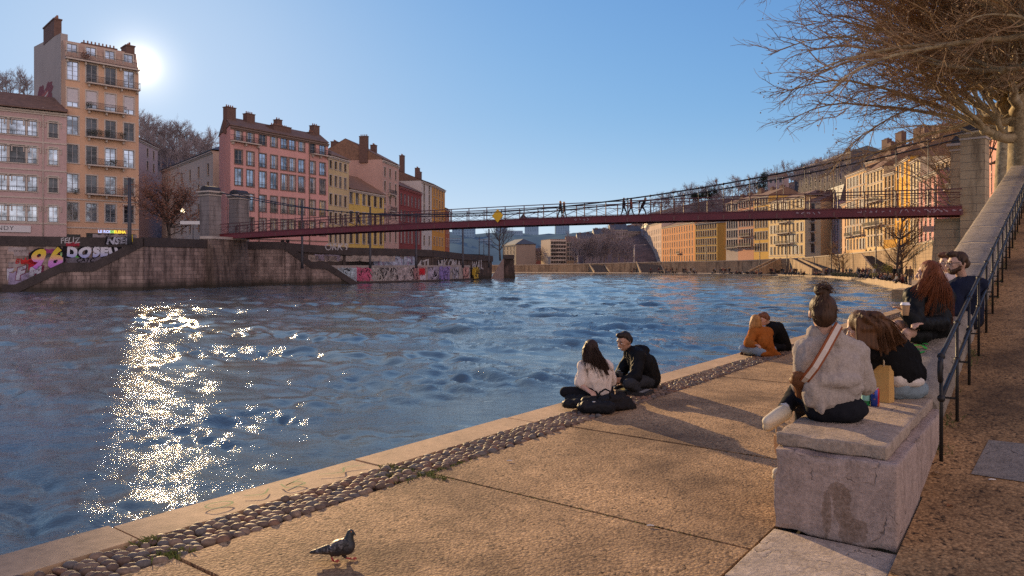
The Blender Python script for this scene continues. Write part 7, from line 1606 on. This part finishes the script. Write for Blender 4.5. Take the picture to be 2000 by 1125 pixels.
# ---------------------------------------------------------------- people on the bridge, in the street and on the right quay (small in the picture)
def small_person(pose, seed):
    r_ = random.Random(seed); mb = MB(); mb.smooth = True
    def C(mi, *a): mb.mi = mi; mb.cap(*[Vector(x) if hasattr(x, '__len__') else x for x in a], n=8)
    def E(mi, c, r): mb.mi = mi; mb.ell(Vector(c), r, None, 9, 7)
    ln = .0
    if pose in ('stand', 'walk', 'lean'):
        s = {'stand': .06, 'walk': .27, 'lean': .36}[pose]; ln = .28 if pose == 'lean' else .03
        for sx, f in ((-1, s), (1, -s)):
            k = (sx*.09, f*.55+.06, .48); C(2, (sx*.09, 0, .90), k, .085, .062); C(2, k, (sx*.09, f, .08), .06, .045); C(3, (sx*.09, f-.03, .05), (sx*.1, f+.16, .04), .045, .035)
            e = (sx*.25, -f*.5+ln*.7, 1.14); C(1, (sx*.19, ln*.9, 1.40), e, .062, .052); h = (sx*.22, -f*.9+.12+ln, .93 if pose != 'lean' else 1.15); C(1, e, h, .05, .04); C(0, h, (h[0], h[1]+.04, h[2]-.06), .034, .026)
        C(1, (0, 0, .90), (0, ln*.5, 1.15), .15, .15); C(1, (-.05, ln*.5, 1.15), (-.07, ln*.85, 1.37), .13, .11); C(1, (.05, ln*.5, 1.15), (.07, ln*.85, 1.37), .13, .11)
        hd = (0, ln*1.15+.02, 1.60)
    elif pose == 'sit':
        for sx in (-1, 1):
            k = (sx*.17, .42, .34+.1*r_.random()); C(2, (sx*.09, 0, .12), k, .085, .062); C(2, k, (sx*.12, .62, .07), .06, .045); C(3, (sx*.12, .6, .05), (sx*.12, .78, .05), .045, .035)
            e = (sx*.27, .14, .40); C(1, (sx*.19, 0, .60), e, .062, .052); C(1, e, (sx*.14, .36, .36), .05, .04); C(0, (sx*.14, .36, .36), (sx*.12, .44, .37), .034, .026)
        C(1, (0, -.02, .12), (0, -.02, .36), .16, .15); C(1, (-.06, -.02, .34), (-.07, .0, .57), .13, .11); C(1, (.06, -.02, .34), (.07, .0, .57), .13, .11); hd = (0, .03, .82)
    else:
        for sx in (-1, 1):
            k = (sx*.26, .34, .18); C(2, (sx*.09, 0, .10), k, .085, .062); C(2, k, (-sx*.06, .40, .07), .06, .045); e = (sx*.25, .10, .36); C(1, (sx*.19, .02, .58), e, .062, .052); C(1, e, (sx*.08, .30, .26), .05, .04); C(0, (sx*.08, .30, .26), (sx*.05, .36, .24), .034, .026)
        C(1, (0, 0, .12), (0, .0, .36), .16, .15); C(1, (-.06, 0, .34), (-.07, .03, .55), .13, .11); C(1, (.06, 0, .34), (.07, .03, .55), .13, .11); hd = (0, .08, .80)
    C(0, (hd[0], hd[1]-.03, hd[2]-.2), (hd[0], hd[1]-.01, hd[2]-.1), .055, .05); E(0, hd, (.078, .098, .118)); E(0, (hd[0], hd[1]+.1, hd[2]-.01), (.016, .02, .024)); E(4, (hd[0], hd[1]-.025, hd[2]+.035), (.088, .1, .1))
    if seed % 2: C(4, (hd[0], hd[1]-.08, hd[2]), (hd[0], hd[1]-.1, hd[2]-.24), .075, .05)
    return mb.mesh('person', [M_skin, M_black, M_black, M_black, hairmat('darkbrown', (.050, .026, .014))])
tops_ = [cloth('t%d' % i, c) for i, c in enumerate([(.02, .02, .022), (.025, .025, .03), (.03, .035, .06), (.05, .05, .05), (.10, .03, .03), (.16, .15, .14), (.24, .22, .20), (.05, .06, .05), (.12, .08, .05), (.36, .33, .30), (.20, .07, .05), (.04, .03, .03)])]
bots_ = [cloth('b%d' % i, c) for i, c in enumerate([(.02, .02, .024), (.03, .04, .07), (.025, .022, .022), (.06, .07, .10), (.03, .03, .03)])]
hairs_ = [hairmat('darkbrown', (.050, .026, .014)), hairmat('black', (.030, .016, .011)), hairmat('chestnut', (.085, .036, .014)), hairmat('blond', (.36, .17, .055))]
SP = {(p, s): small_person(p, s) for p in ('stand', 'walk', 'lean', 'sit', 'cross') for s in (1, 2)}
pr_ = random.Random(31)
def put_person(pose, loc, rz, label, group=None, top=None, bot=None, scale=1.0, seed=None, hair_=None):
    me = SP[(pose, seed or pr_.randint(1, 2))]; o = link('person', me, None, loc, rz); o.scale = (scale,)*3; tag(o, label, 'person', group)
    for i, m in ((1, top or pr_.choice(tops_)), (2, bot or pr_.choice(bots_)), (4, hair_ or pr_.choice(hairs_))): o.material_slots[i].link = 'OBJECT'; o.material_slots[i].material = m
    return o
def on_bridge(px, out=1.6):
    o = BL-BN*(BW-out); r_ = (px-1000)/F; t = (r_*o.y-o.x)/(BD.x-r_*BD.y)/BLEN; return bpt(t, out, deckz(t)-.045)
rb = math.atan2(BD.y, BD.x)-R(90)
put_person('walk', on_bridge(1095), rb+R(180), 'taller dark figure of the pair walking side by side at mid bridge', None, tops_[0], bots_[0], 1.05)
put_person('walk', on_bridge(1102, 2.3), rb+R(180), 'shorter dark figure of the pair walking side by side at mid bridge', None, tops_[11], bots_[2], .95)
put_person('walk', on_bridge(1218), rb, 'person in dark clothes walking on the bridge left of the runner', None, tops_[0], bots_[0], 1.05)
put_person('walk', on_bridge(1233), rb+R(180), 'person in a reddish jacket on the bridge between the walker and the leaning figure', None, tops_[10], bots_[0], .98, None, hairs_[2])
put_person('lean', on_bridge(1254), rb, 'dark figure leaning forward on the bridge railing, rightmost on the bridge', None, tops_[0], bots_[0], 1.02)
put_person('walk', on_bridge(699), rb, 'lone dark figure on the left part of the bridge', None, tops_[11], bots_[1], 1.0)
for px, lab in ((552, 'left one of two dark figures on the left street by the stairs top'), (562, 'right one of two dark figures on the left street by the stairs top')): put_person('stand', pz(px, 108, LSTREET-.1), R(170), lab, None, tops_[0], bots_[0], 1.0)
GC = 'people along the right quay'
LABC = {'stand': 'small distant figure standing on the sunlit right quay', 'walk': 'small distant figure walking on the sunlit right quay', 'sit': 'small distant figure sitting on the edge of the right quay', 'cross': 'small distant figure sitting on the ground of the right quay'}
def quay_at(px, inset):
    """a point on the right quay under column px, inset metres in from the water edge"""
    best = None
    for a, b_ in zip(Ed, Ed[1:]):
        d = b_-a; r_ = (px-1000)/F; den = d.x-r_*d.y
        if abs(den) < 1e-9: continue
        t = (r_*a.y-a.x)/den
        if 0 <= t <= 1 and a.y > 50: best = a+d*t
    return best+Vector(((px-1000)/F, 1, 0)).normalized()*inset if best is not None else None
crowd = []
for px0, px1, n in ((1232, 1245, 3), (1268, 1276, 3), (1284, 1316, 12), (1318, 1324, 2), (1332, 1342, 5), (1346, 1362, 6), (1392, 1398, 4), (1406, 1418, 6), (1420, 1432, 5), (1436, 1450, 6), (1458, 1464, 3), (1470, 1490, 6), (1503, 1516, 7), (1526, 1536, 4), (1540, 1558, 8), (1560, 1572, 5), (1590, 1604, 9), (1606, 1618, 6), (1630, 1646, 7), (1650, 1660, 5), (1662, 1682, 10), (1684, 1702, 10)):
    for i in range(n): crowd.append(px0+(px1-px0)*(i+pr_.random())/n)
for px in crowd:
    stnd = pr_.random() < .5; p = quay_at(px, pr_.uniform(2.0, 7.0) if stnd else pr_.uniform(.25, 1.5))
    if p is None: continue
    pose = pr_.choice(('stand', 'stand', 'walk')) if stnd else pr_.choice(('sit', 'cross', 'sit')); put_person(pose, p, pr_.uniform(0, 6.28) if stnd else R(90)+pr_.uniform(-.6, .6), LABC[pose], GC, scale=pr_.uniform(.93, 1.05))
# nearer ones by the golden trees, each with its own look
for px, ins, pose, top_, bot_, lab in ((1708, 3.5, 'stand', 9, 1, 'figure in a pale top standing at the foot of the broad dark stairs'), (1716, 1.0, 'sit', 2, 1, 'figure in blue sitting on the quay edge left of the yellow green bush'), (1722, 1.6, 'cross', 10, 0, 'figure in a red top sitting on the quay below the yellow green bush'), (1728, .8, 'sit', 5, 3, 'figure in a grey top on the quay edge below the yellow green bush'), (1733, 2.4, 'cross', 0, 0, 'figure in black on the ground right below the yellow green bush'),
        (1739, 1.2, 'sit', 6, 1, 'figure in a light top sitting on the quay edge right of the bush'), (1747, 6.0, 'stand', 0, 0, 'dark figure standing beneath the twin-trunk golden tree'), (1752, 1.0, 'cross', 9, 3, 'figure in a cream top sitting on the quay under the golden trees'), (1757, 8.0, 'stand', 3, 2, 'dark figure standing further back right of the golden trees'), (1762, .5, 'sit', 4, 0, 'figure in dark red with legs over the quay edge'), (1771, 1.6, 'stand', 0, 0, 'tall figure in a black jacket and trousers standing near the landing step'), (1778, 2.2, 'stand', 8, 3, 'figure in a brown coat standing next to the tall figure in black'), (1694, 4.5, 'stand', 0, 0, 'dark figure standing in front of the broad dark stairs'), (1700, 6, 'walk', 11, 1, 'dark figure walking below the broad dark stairs'), (1686, 4, 'stand', 4, 0, 'figure in dark red standing left of the broad stairs foot'), (1765, 3.5, 'cross', 6, 1, 'figure in a pale top sitting behind the one with legs over the edge'), (1744, 3.0, 'sit', 8, 0, 'figure in brown sitting on the quay between bush and golden tree')):
    p = quay_at(px, ins)
    if p is not None: put_person(pose, p, R(90)+pr_.uniform(-.8, .8), lab, GC, tops_[top_], bots_[bot_])
for px, Y, lab in ((1692, 166, 'left figure of those gathered at the head of the broad stairs'), (1700, 167, 'middle figure of those gathered at the head of the broad stairs'), (1709, 165, 'right figure of those gathered at the head of the broad stairs')): put_person('stand', pz(px, Y, 3.65), pr_.uniform(0, 6), lab, 'people at the head of the stairs')
put_person('stand', pz(1949, 46, 4.55), 1.0, 'person whose head shows above the lit parapet left of the plane tree trunk', None, tops_[11])
# ================================================================ small things on the quay and the wall
def qz(px, py, z=0.0): return gr(px, py, z)
SEAT = .592
# paper bag
c = qz(1723, 784, SEAT); pb = empty('paper_bag', c, 'brown paper takeaway bag with twisted handles on the stone block', 'paper bag', rz=-QA-.25)
mb = MB(); w_, d_, h_ = .070, .045, .285
ring = lambda z, kx, ky: [V(-w_*kx, -d_*ky, z), V(-w_*.1, -d_*ky*1.04, z), V(w_*kx, -d_*ky, z), V(w_*kx*.93, 0, z), V(w_*kx, d_*ky, z), V(0, d_*ky*1.04, z), V(-w_*kx, d_*ky, z), V(-w_*kx*.93, 0, z)]
mb.extrude([ring(0.0, 1, 1), ring(.07, 1.03, 1.0), ring(.14, .98, .95), ring(h_, 1.0, .8)], None)
mb.build('bag_body', mat('kraft_paper', (.52, .29, .085), .85, .15, 14, .3, 25), pb, True)
for s in (-1, 1):
    mb = MB(); mb.smooth = True; mb.tube([V(-.028, s*d_*.8, h_-.01), V(-.030, s*d_*.8, h_+.03), V(-.016, s*d_*.9, h_+.062), V(.016, s*d_*.9, h_+.064), V(.030, s*d_*.8, h_+.03), V(.028, s*d_*.8, h_-.01)], .006, 6); mb.build('handle', mat('cream_paper', (.55, .42, .27), .85, .1), pb, True)
# drinks can
c = qz(1709, 793, SEAT); cn = empty('drink_can', c, 'red and blue drinks can standing on the stone block before the paper bag', 'drinks can')
mb = MB(); mb.smooth = True; mb.lathe([(.025, 0), (.031, .008), (.031, .125), (.026, .135)], n=20)
def can_mat():
    m, nt, b = new_mat('can_print'); co = tex_coord(nt); v = voro(nt, co, 28); g = node(nt, 'ShaderNodeSeparateXYZ'); nt.links.new(co, g.inputs[0])
    a = ramp(nt, g.outputs[0], [(.0, (.02, .05, .28)), (.004, (.02, .05, .28)), (.008, (.55, .02, .015)), (1, (.6, .03, .02))]); a = mixc(nt, ramp(nt, v.outputs['Distance'], [(.15, (.85,)*3), (.3, (0, 0, 0))]), a, (.6, .25, .05)); nt.links.new(a, b.inputs['Base Color']); b.inputs['Metallic'].default_value = .4; b.inputs['Roughness'].default_value = .3; return m
mb.build('can_body', can_mat(), cn, True); mb = MB(); mb.lathe([(.024, .135), (.026, .137), (.025, .139)], n=20); mb.build('can_lid', mat('aluminium', (.6, .6, .6), .3, .05, metal=.9), cn, True)
# green bottle
c = qz(1691, 791, SEAT); bo = empty('bottle', c, 'green glass bottle with pale label standing beside the red drinks can', 'bottle')
mb = MB(); mb.smooth = True; mb.lathe([(.028, 0), (.031, .01), (.031, .105), (.026, .125), (.013, .155), (.0125, .185)], n=18); gm, gnt, gb = new_mat('green_glass'); gb.inputs['Base Color'].default_value = (.02, .24, .07, 1); gb.inputs['Roughness'].default_value = .08; gb.inputs['Transmission Weight'].default_value = .5; gb.inputs['IOR'].default_value = 1.45
gn = noise_n(gnt, tex_coord(gnt), 30); gnt.links.new(ramp(gnt, gn, [(.3, (.015, .20, .06)), (.7, (.03, .30, .09))]), gb.inputs['Base Color'])
mb.build('bottle_body', gm, bo, True); mb = MB(); mb.smooth = True; mb.lathe([(.0315, .035), (.0318, .04), (.0318, .085), (.0315, .09)], n=18); mb.build('label', mat('label_teal', (.20, .42, .36), .6, .3, 60), bo, True); mb = MB(); mb.lathe([(.0145, .178), (.0145, .198)], n=14); mb.build('cap', mat('cap_green', (.03, .2, .06), .4, .1), bo, True)
# coffee cup in the red-haired woman's hand
c = at(1768, 616, 6.93); cu = empty('coffee_cup', c, 'brown paper coffee cup with white lid held by the red-haired woman', 'cup')
mb = MB(); mb.smooth = True; mb.lathe([(.029, 0), (.030, .004), (.041, .10)], n=18); mb.build('cup_body', mat('cup_card', (.36, .20, .09), .8, .15, 12), cu, True); mb = MB(); mb.smooth = True; mb.lathe([(.044, .098), (.044, .106), (.039, .110), (.037, .122), (.034, .124)], n=18); mb.build('lid', mat('cup_lid', (.75, .70, .68), .4, .04), cu, True)
# camera in the man's hands
c = at(1208, 738, 9.2); cm = empty('camera', c, 'black photo camera held by the man on the kerb', 'camera', rz=R(115))
mb = MB(); mb.box((0, 0, .035), (.125, .055, .075)); mb.box((0, 0, .082), (.05, .045, .025)); mb.build('camera_body', mat('camera_black', (.018, .018, .02), .45, .2, 40), cm, True); mb = MB(); mb.smooth = True; mb.lathe([(.032, 0), (.034, .05), (.036, .08), (.03, .082)], c=(0, .025, .035), n=16, M=Matrix.Rotation(R(-90), 3, 'X')); mb.build('lens', mat('lens_black', (.02, .02, .022), .3, .1), cm, True)
# heap of black bag and jacket
c = qz(1168, 806); bg_ = empty('black_bag', c, 'black padded bag with a loop handle lying on the cobbles behind the woman in white', 'bag')
def bag_part(name, prims, par, m, vox=.013, wr=.016, seed=1): me = remesh(prims, vox, 4, wr, 13, seed, off=par.location); me.materials.append(m); return link(name, me, par)
M_nyl = cloth('bag_nylon', (.017, .017, .019), .5, .3, 14, .3, 50)
bag_part('bag_body', [('c', at(1148, 788, 8.12), at(1178, 790, 8.12), .085, .09), ('c', at(1140, 795, 8.0), at(1190, 796, 8.0), .07), ('c', at(1178, 788, 8.12), at(1192, 778, 8.25), .08, .06)], bg_, M_nyl)
mb = MB(); mb.smooth = True; mb.tube([at(1166, 778, 8.0), at(1172, 766, 8.0), at(1182, 760, 8.0), at(1191, 764, 8.0), at(1192, 778, 8.0)], .011, 7); b0_ = bg_.location; mb.v = [(x-b0_.x, y-b0_.y, z-b0_.z) for x, y, z in mb.v]; mb.build('handle', M_nyl, bg_, True)
mb = MB(); mb.ell(at(1160, 785, 7.86)-b0_, (.02, .008, .008), None, 8, 6); mb.build('buckle', mat('steel_buckle', (.5, .48, .45), .3, .1, metal=.9), bg_, True)
ja = empty('folded_jacket', qz(1220, 797), 'crumpled black jacket heaped on the paving right of the black bag', 'jacket')
bag_part('jacket_body', [('c', at(1192, 786, 8.2), at(1222, 788, 8.35), .085, .08), ('c', at(1212, 778, 8.4), at(1232, 793, 8.3), .07, .05), ('c', at(1200, 795, 8.15), at(1234, 795, 8.3), .045)], ja, cloth('jacket_black', (.020, .018, .018), .8, .3, 14, .3, 50), .013, .022, 5)
j2 = empty('rolled_coat', qz(1118, 792), 'rolled black coat sleeve lying at the left of the black bag', 'coat')
bag_part('coat_body', [('c', at(1106, 788, 8.2), at(1140, 789, 8.15), .05, .06), ('c', at(1112, 779, 8.4), at(1140, 780, 8.3), .055)], j2, M_nyl, .013, .018, 8)
# patterned record-like folder on the ground
c = qz(1240, 770); fo = empty('folder', c, 'dark flat folder with yellow pattern lying on the quay by the man in black', 'folder', rz=-QA+.1)
mb = MB(); mb.box((0, 0, .03), (.40, .30, .05)); mb.build('folder_body', mat('folder_dark', (.03, .03, .032), .5, .3, 14), fo, True)
mb = MB(); mb.smooth = False
for k in range(22): a = 2*math.pi*k/22; a2 = 2*math.pi*(k+1)/22; mb.add([V(.06*math.cos(a)-.08, .055*math.sin(a), .0565), V(.11*math.cos(a)-.08, .10*math.sin(a), .0565), V(.11*math.cos(a2)-.08, .10*math.sin(a2), .0565), V(.06*math.cos(a2)-.08, .055*math.sin(a2), .0565)], [(0, 1, 2, 3)])
mb.build('print', mat('folder_yellow', (.45, .36, .10), .6, .4, 30), fo, True); mb = MB(); mb.box((.13, 0, .057), (.05, .26, .004)); mb.build('strip', mat('folder_grey', (.28, .27, .26), .5, .2), fo, True)
# pale bag hanging beside the block corner
c = at(1524, 878, 5.35); hbg = empty('paper_bag', V(c.x, c.y, .26), 'small tan paper bag with rope handle hanging behind the near corner of the block', 'paper bag', rz=-.4)
mb = MB(); ring2 = lambda z, k: [V(-.045*k, -.03, z), V(.045*k, -.03, z), V(.045*k, .03, z), V(-.045*k, .03, z)]; mb.extrude([ring2(0, .8), ring2(.06, .95), ring2(.13, 1.0)], None); mb.build('bag_body', mat('tan_paper', (.55, .34, .17), .85, .12, 14), hbg, True)
mb = MB(); mb.smooth = True; mb.tube([V(-.03, 0, .12), V(-.03, 0, .19), V(0, 0, .23), V(.03, 0, .19), V(.03, 0, .12)], .006, 6); mb.build('handle', mat('cream_paper', (.55, .42, .27), .85, .1), hbg, True)
# ---------------------------------------------------------------- pigeon
YP = 4.03
def pp(px, py, dy=0.0): return at(px, py, YP+dy)
pg0 = Vector((pp(660, 1095).x, YP, 0))
me = remesh([('e', pp(662, 1069), (.068, .048, .044), Matrix.Rotation(R(-22), 3, 'Y')), ('e', pp(678, 1066), (.045, .044, .050)), ('c', pp(680, 1060), pp(683, 1045), .034, .022), ('e', pp(684.5, 1040), (.0205, .0175, .0185)), ('c', pp(640, 1074), pp(610, 1078), .026, .010), ('c', pp(630, 1076), pp(606, 1079.5), .018, .007), ('c', pp(688, 1041), pp(691, 1042), .010, .008), ('c', pp(650, 1078, -.018), pp(648, 1085, -.018), .017, .009), ('c', pp(671, 1082, .015), pp(675, 1089, .015), .015, .008)], .0045, 4, .0012, 60, 4, off=pg0)
m, nt, b = new_mat('pigeon_plumage'); co = tex_coord(nt); n = noise_n(nt, co, 40, 4); g = node(nt, 'ShaderNodeSeparateXYZ'); nt.links.new(co, g.inputs[0])
a = ramp(nt, n, [(.3, (.010, .010, .012)), (.6, (.028, .026, .028)), (.8, (.06, .055, .055))]); mr = node(nt, 'ShaderNodeMapRange'); nt.links.new(g.outputs[2], mr.inputs[0]); mr.inputs[1].default_value = .09; mr.inputs[2].default_value = .13; mr.inputs[3].default_value = 0; mr.inputs[4].default_value = .5
a = mixc(nt, mr.outputs[0], a, (.012, .02, .018)); nt.links.new(a, b.inputs['Base Color']); b.inputs['Roughness'].default_value = .5
me.materials.append(m); pg = link('pigeon', me, None, pg0); tag(pg, 'dark grey pigeon with red feet walking on the quay paving', 'pigeon')
def pgpart(name, mb, m): mb.v = [(x-pg0.x, y-pg0.y, z-pg0.z) for x, y, z in mb.v]; return mb.build(name, m, pg, True)
m, nt, b = new_mat('pigeon_wing'); co = tex_coord(nt); v = voro(nt, co, 95); a = ramp(nt, v.outputs['Color'], [(.3, (.015, .015, .017)), (.6, (.03, .029, .031)), (.82, (.13, .12, .12))]); nt.links.new(a, b.inputs['Base Color']); b.inputs['Roughness'].default_value = .55
for s in (-1, 1):
    me = remesh([('e', pp(664, 1066, s*.034), (.055, .016, .034), Matrix.Rotation(R(-20), 3, 'Y')), ('c', pp(650, 1072, s*.034), pp(618, 1079, s*.018), .022, .007), ('c', pp(640, 1068, s*.03), pp(614, 1075, s*.012), .014, .005)], .005, 3, .0015, 70, 3, off=pg0); me.materials.append(m); link('wing', me, pg)
for (hx, hy), (fx, fy), dy in (((648, 1085), (652, 1093), -.018), ((675, 1089), (686, 1099), .015)):
    mb = MB(); mb.smooth = True; f = pp(fx, fy, dy); f.z = .008; h = pp(hx, hy, dy); mb.tube([h, lerp(h, f, .5)+V(-.006, 0, 0), f], [.0052, .0045, .0045], 6)
    for e in ((.032, 0), (.026, .018), (.026, -.018), (-.016, .004)): mb.tube([f, f+V(e[0]*.6, e[1]*.6, .002), f+V(e[0], e[1], -.003)], [.0042, .0036, .002], 5)
    pgpart('leg', mb, mat('pigeon_red', (.32, .025, .025), .6, .2, 60))
mb = MB(); mb.smooth = True; mb.tube([pp(689.5, 1041.5), pp(693, 1043), pp(695.5, 1046)], [.0062, .0045, .0012], 7); pgpart('beak', mb, mat('beak_dark', (.035, .03, .03), .5, .2)); mb = MB(); mb.smooth = True
for s in (-1, 1): mb.ell(pp(686, 1038.5, s*.0165), (.0042, .003, .0042), None, 8, 6)
pgpart('eyes', mb, mat('pigeon_eye', (.45, .16, .03), .25, .1))
# ---------------------------------------------------------------- fallen leaves and litter
lr = random.Random(17)
def leaf(px, py, z, s, label, m):
    c = qz(px, py, z); mb = MB(); mb.smooth = True; pts = []
    n = 10; base = len(mb.v)
    for i in range(n+1):
        t = i/n; w_ = math.sin(math.pi*t)**.8*.38*(1+.25*math.sin(t*17)); zc = .25*math.sin(t*3)+.12; mb.v += [((t-.5)*s, -w_*s, (zc+.25*lr.random())*s*.6), ((t-.5)*s, 0, zc*s*.35), ((t-.5)*s, w_*s, (zc+.25*lr.random())*s*.6)]
    for i in range(n):
        for k in range(2): a = base+i*3+k; mb.f.append((a, a+3, a+4, a+1)); mb.m.append(0); mb.sm.append(True)
    o = link('fallen_leaf', mb.mesh('fallen_leaf', [m]), None, c, lr.uniform(0, 6)); tag(o, label, 'leaf', 'fallen leaves on the ramp'); return o
ML = [mat('leaf_rust', (.26, .10, .03), .8, .4, 30), mat('leaf_brown', (.15, .075, .035), .8, .4, 30), mat('leaf_pale', (.38, .24, .12), .8, .3, 30)]
def rampz_px(px, py):
    z = .2
    for _ in range(12): p = qz(px, py, z) if py > HZ+20 else None; s = p.dot(QU); z = ramp_z(s)
    return z+.004
for i, (px, py, s, k, lab) in enumerate(((1888, 838, .075, 0, 'curled rust leaf beside the pale ramp slab'), (1902, 738, .09, 0, 'largest rust leaf by the wall foot below the second post'), (1893, 748, .08, 1, 'brown leaf lying against the large rust leaf by the wall'), (1886, 744, .07, 1, 'dark leaf closest to the wall under the handrail'), (1910, 745, .07, 2, 'pale leaf right of the large rust leaf by the wall'), (1906, 657, .09, 0, 'rust leaf by the third handrail post'), (1915, 668, .08, 1, 'brown leaf right of the third handrail post'), (1827, 925, .06, 2, 'pale leaf standing at the right foot of the stone block'), (1784, 1028, .05, 0, 'small rust leaf near the front corner of the block'), (1834, 1032, .05, 1, 'small brown leaf on the ramp in front of the pale slab'), (1866, 1018, .06, 2, 'pale leaf on the ramp right of the small brown leaf'), (1855, 990, .045, 0, 'tiny rust leaf midway on the lit ramp'))):
    leaf(px, py, rampz_px(px, py), s, lab, ML[k])
for px, py, z, lab in ((1937, 938, None, 'white cigarette end on the ramp'), (1270, 1028, 0.004, 'white paper scrap near the paving joint'), (995, 901, .004, 'small pale feather on the paving')):
    z = rampz_px(px, py) if z is None else z; mb = MB(); p = qz(px, py, z); mb.smooth = True; mb.tube([p+V(-.022, 0, .006), p+V(0, .004, .007), p+V(.024, -.004, .006)], [.004, .005, .003], 6); o = mb.build('litter', mat('litter_white', (.62, .58, .54), .8, .1)); tag(o, lab, 'litter')
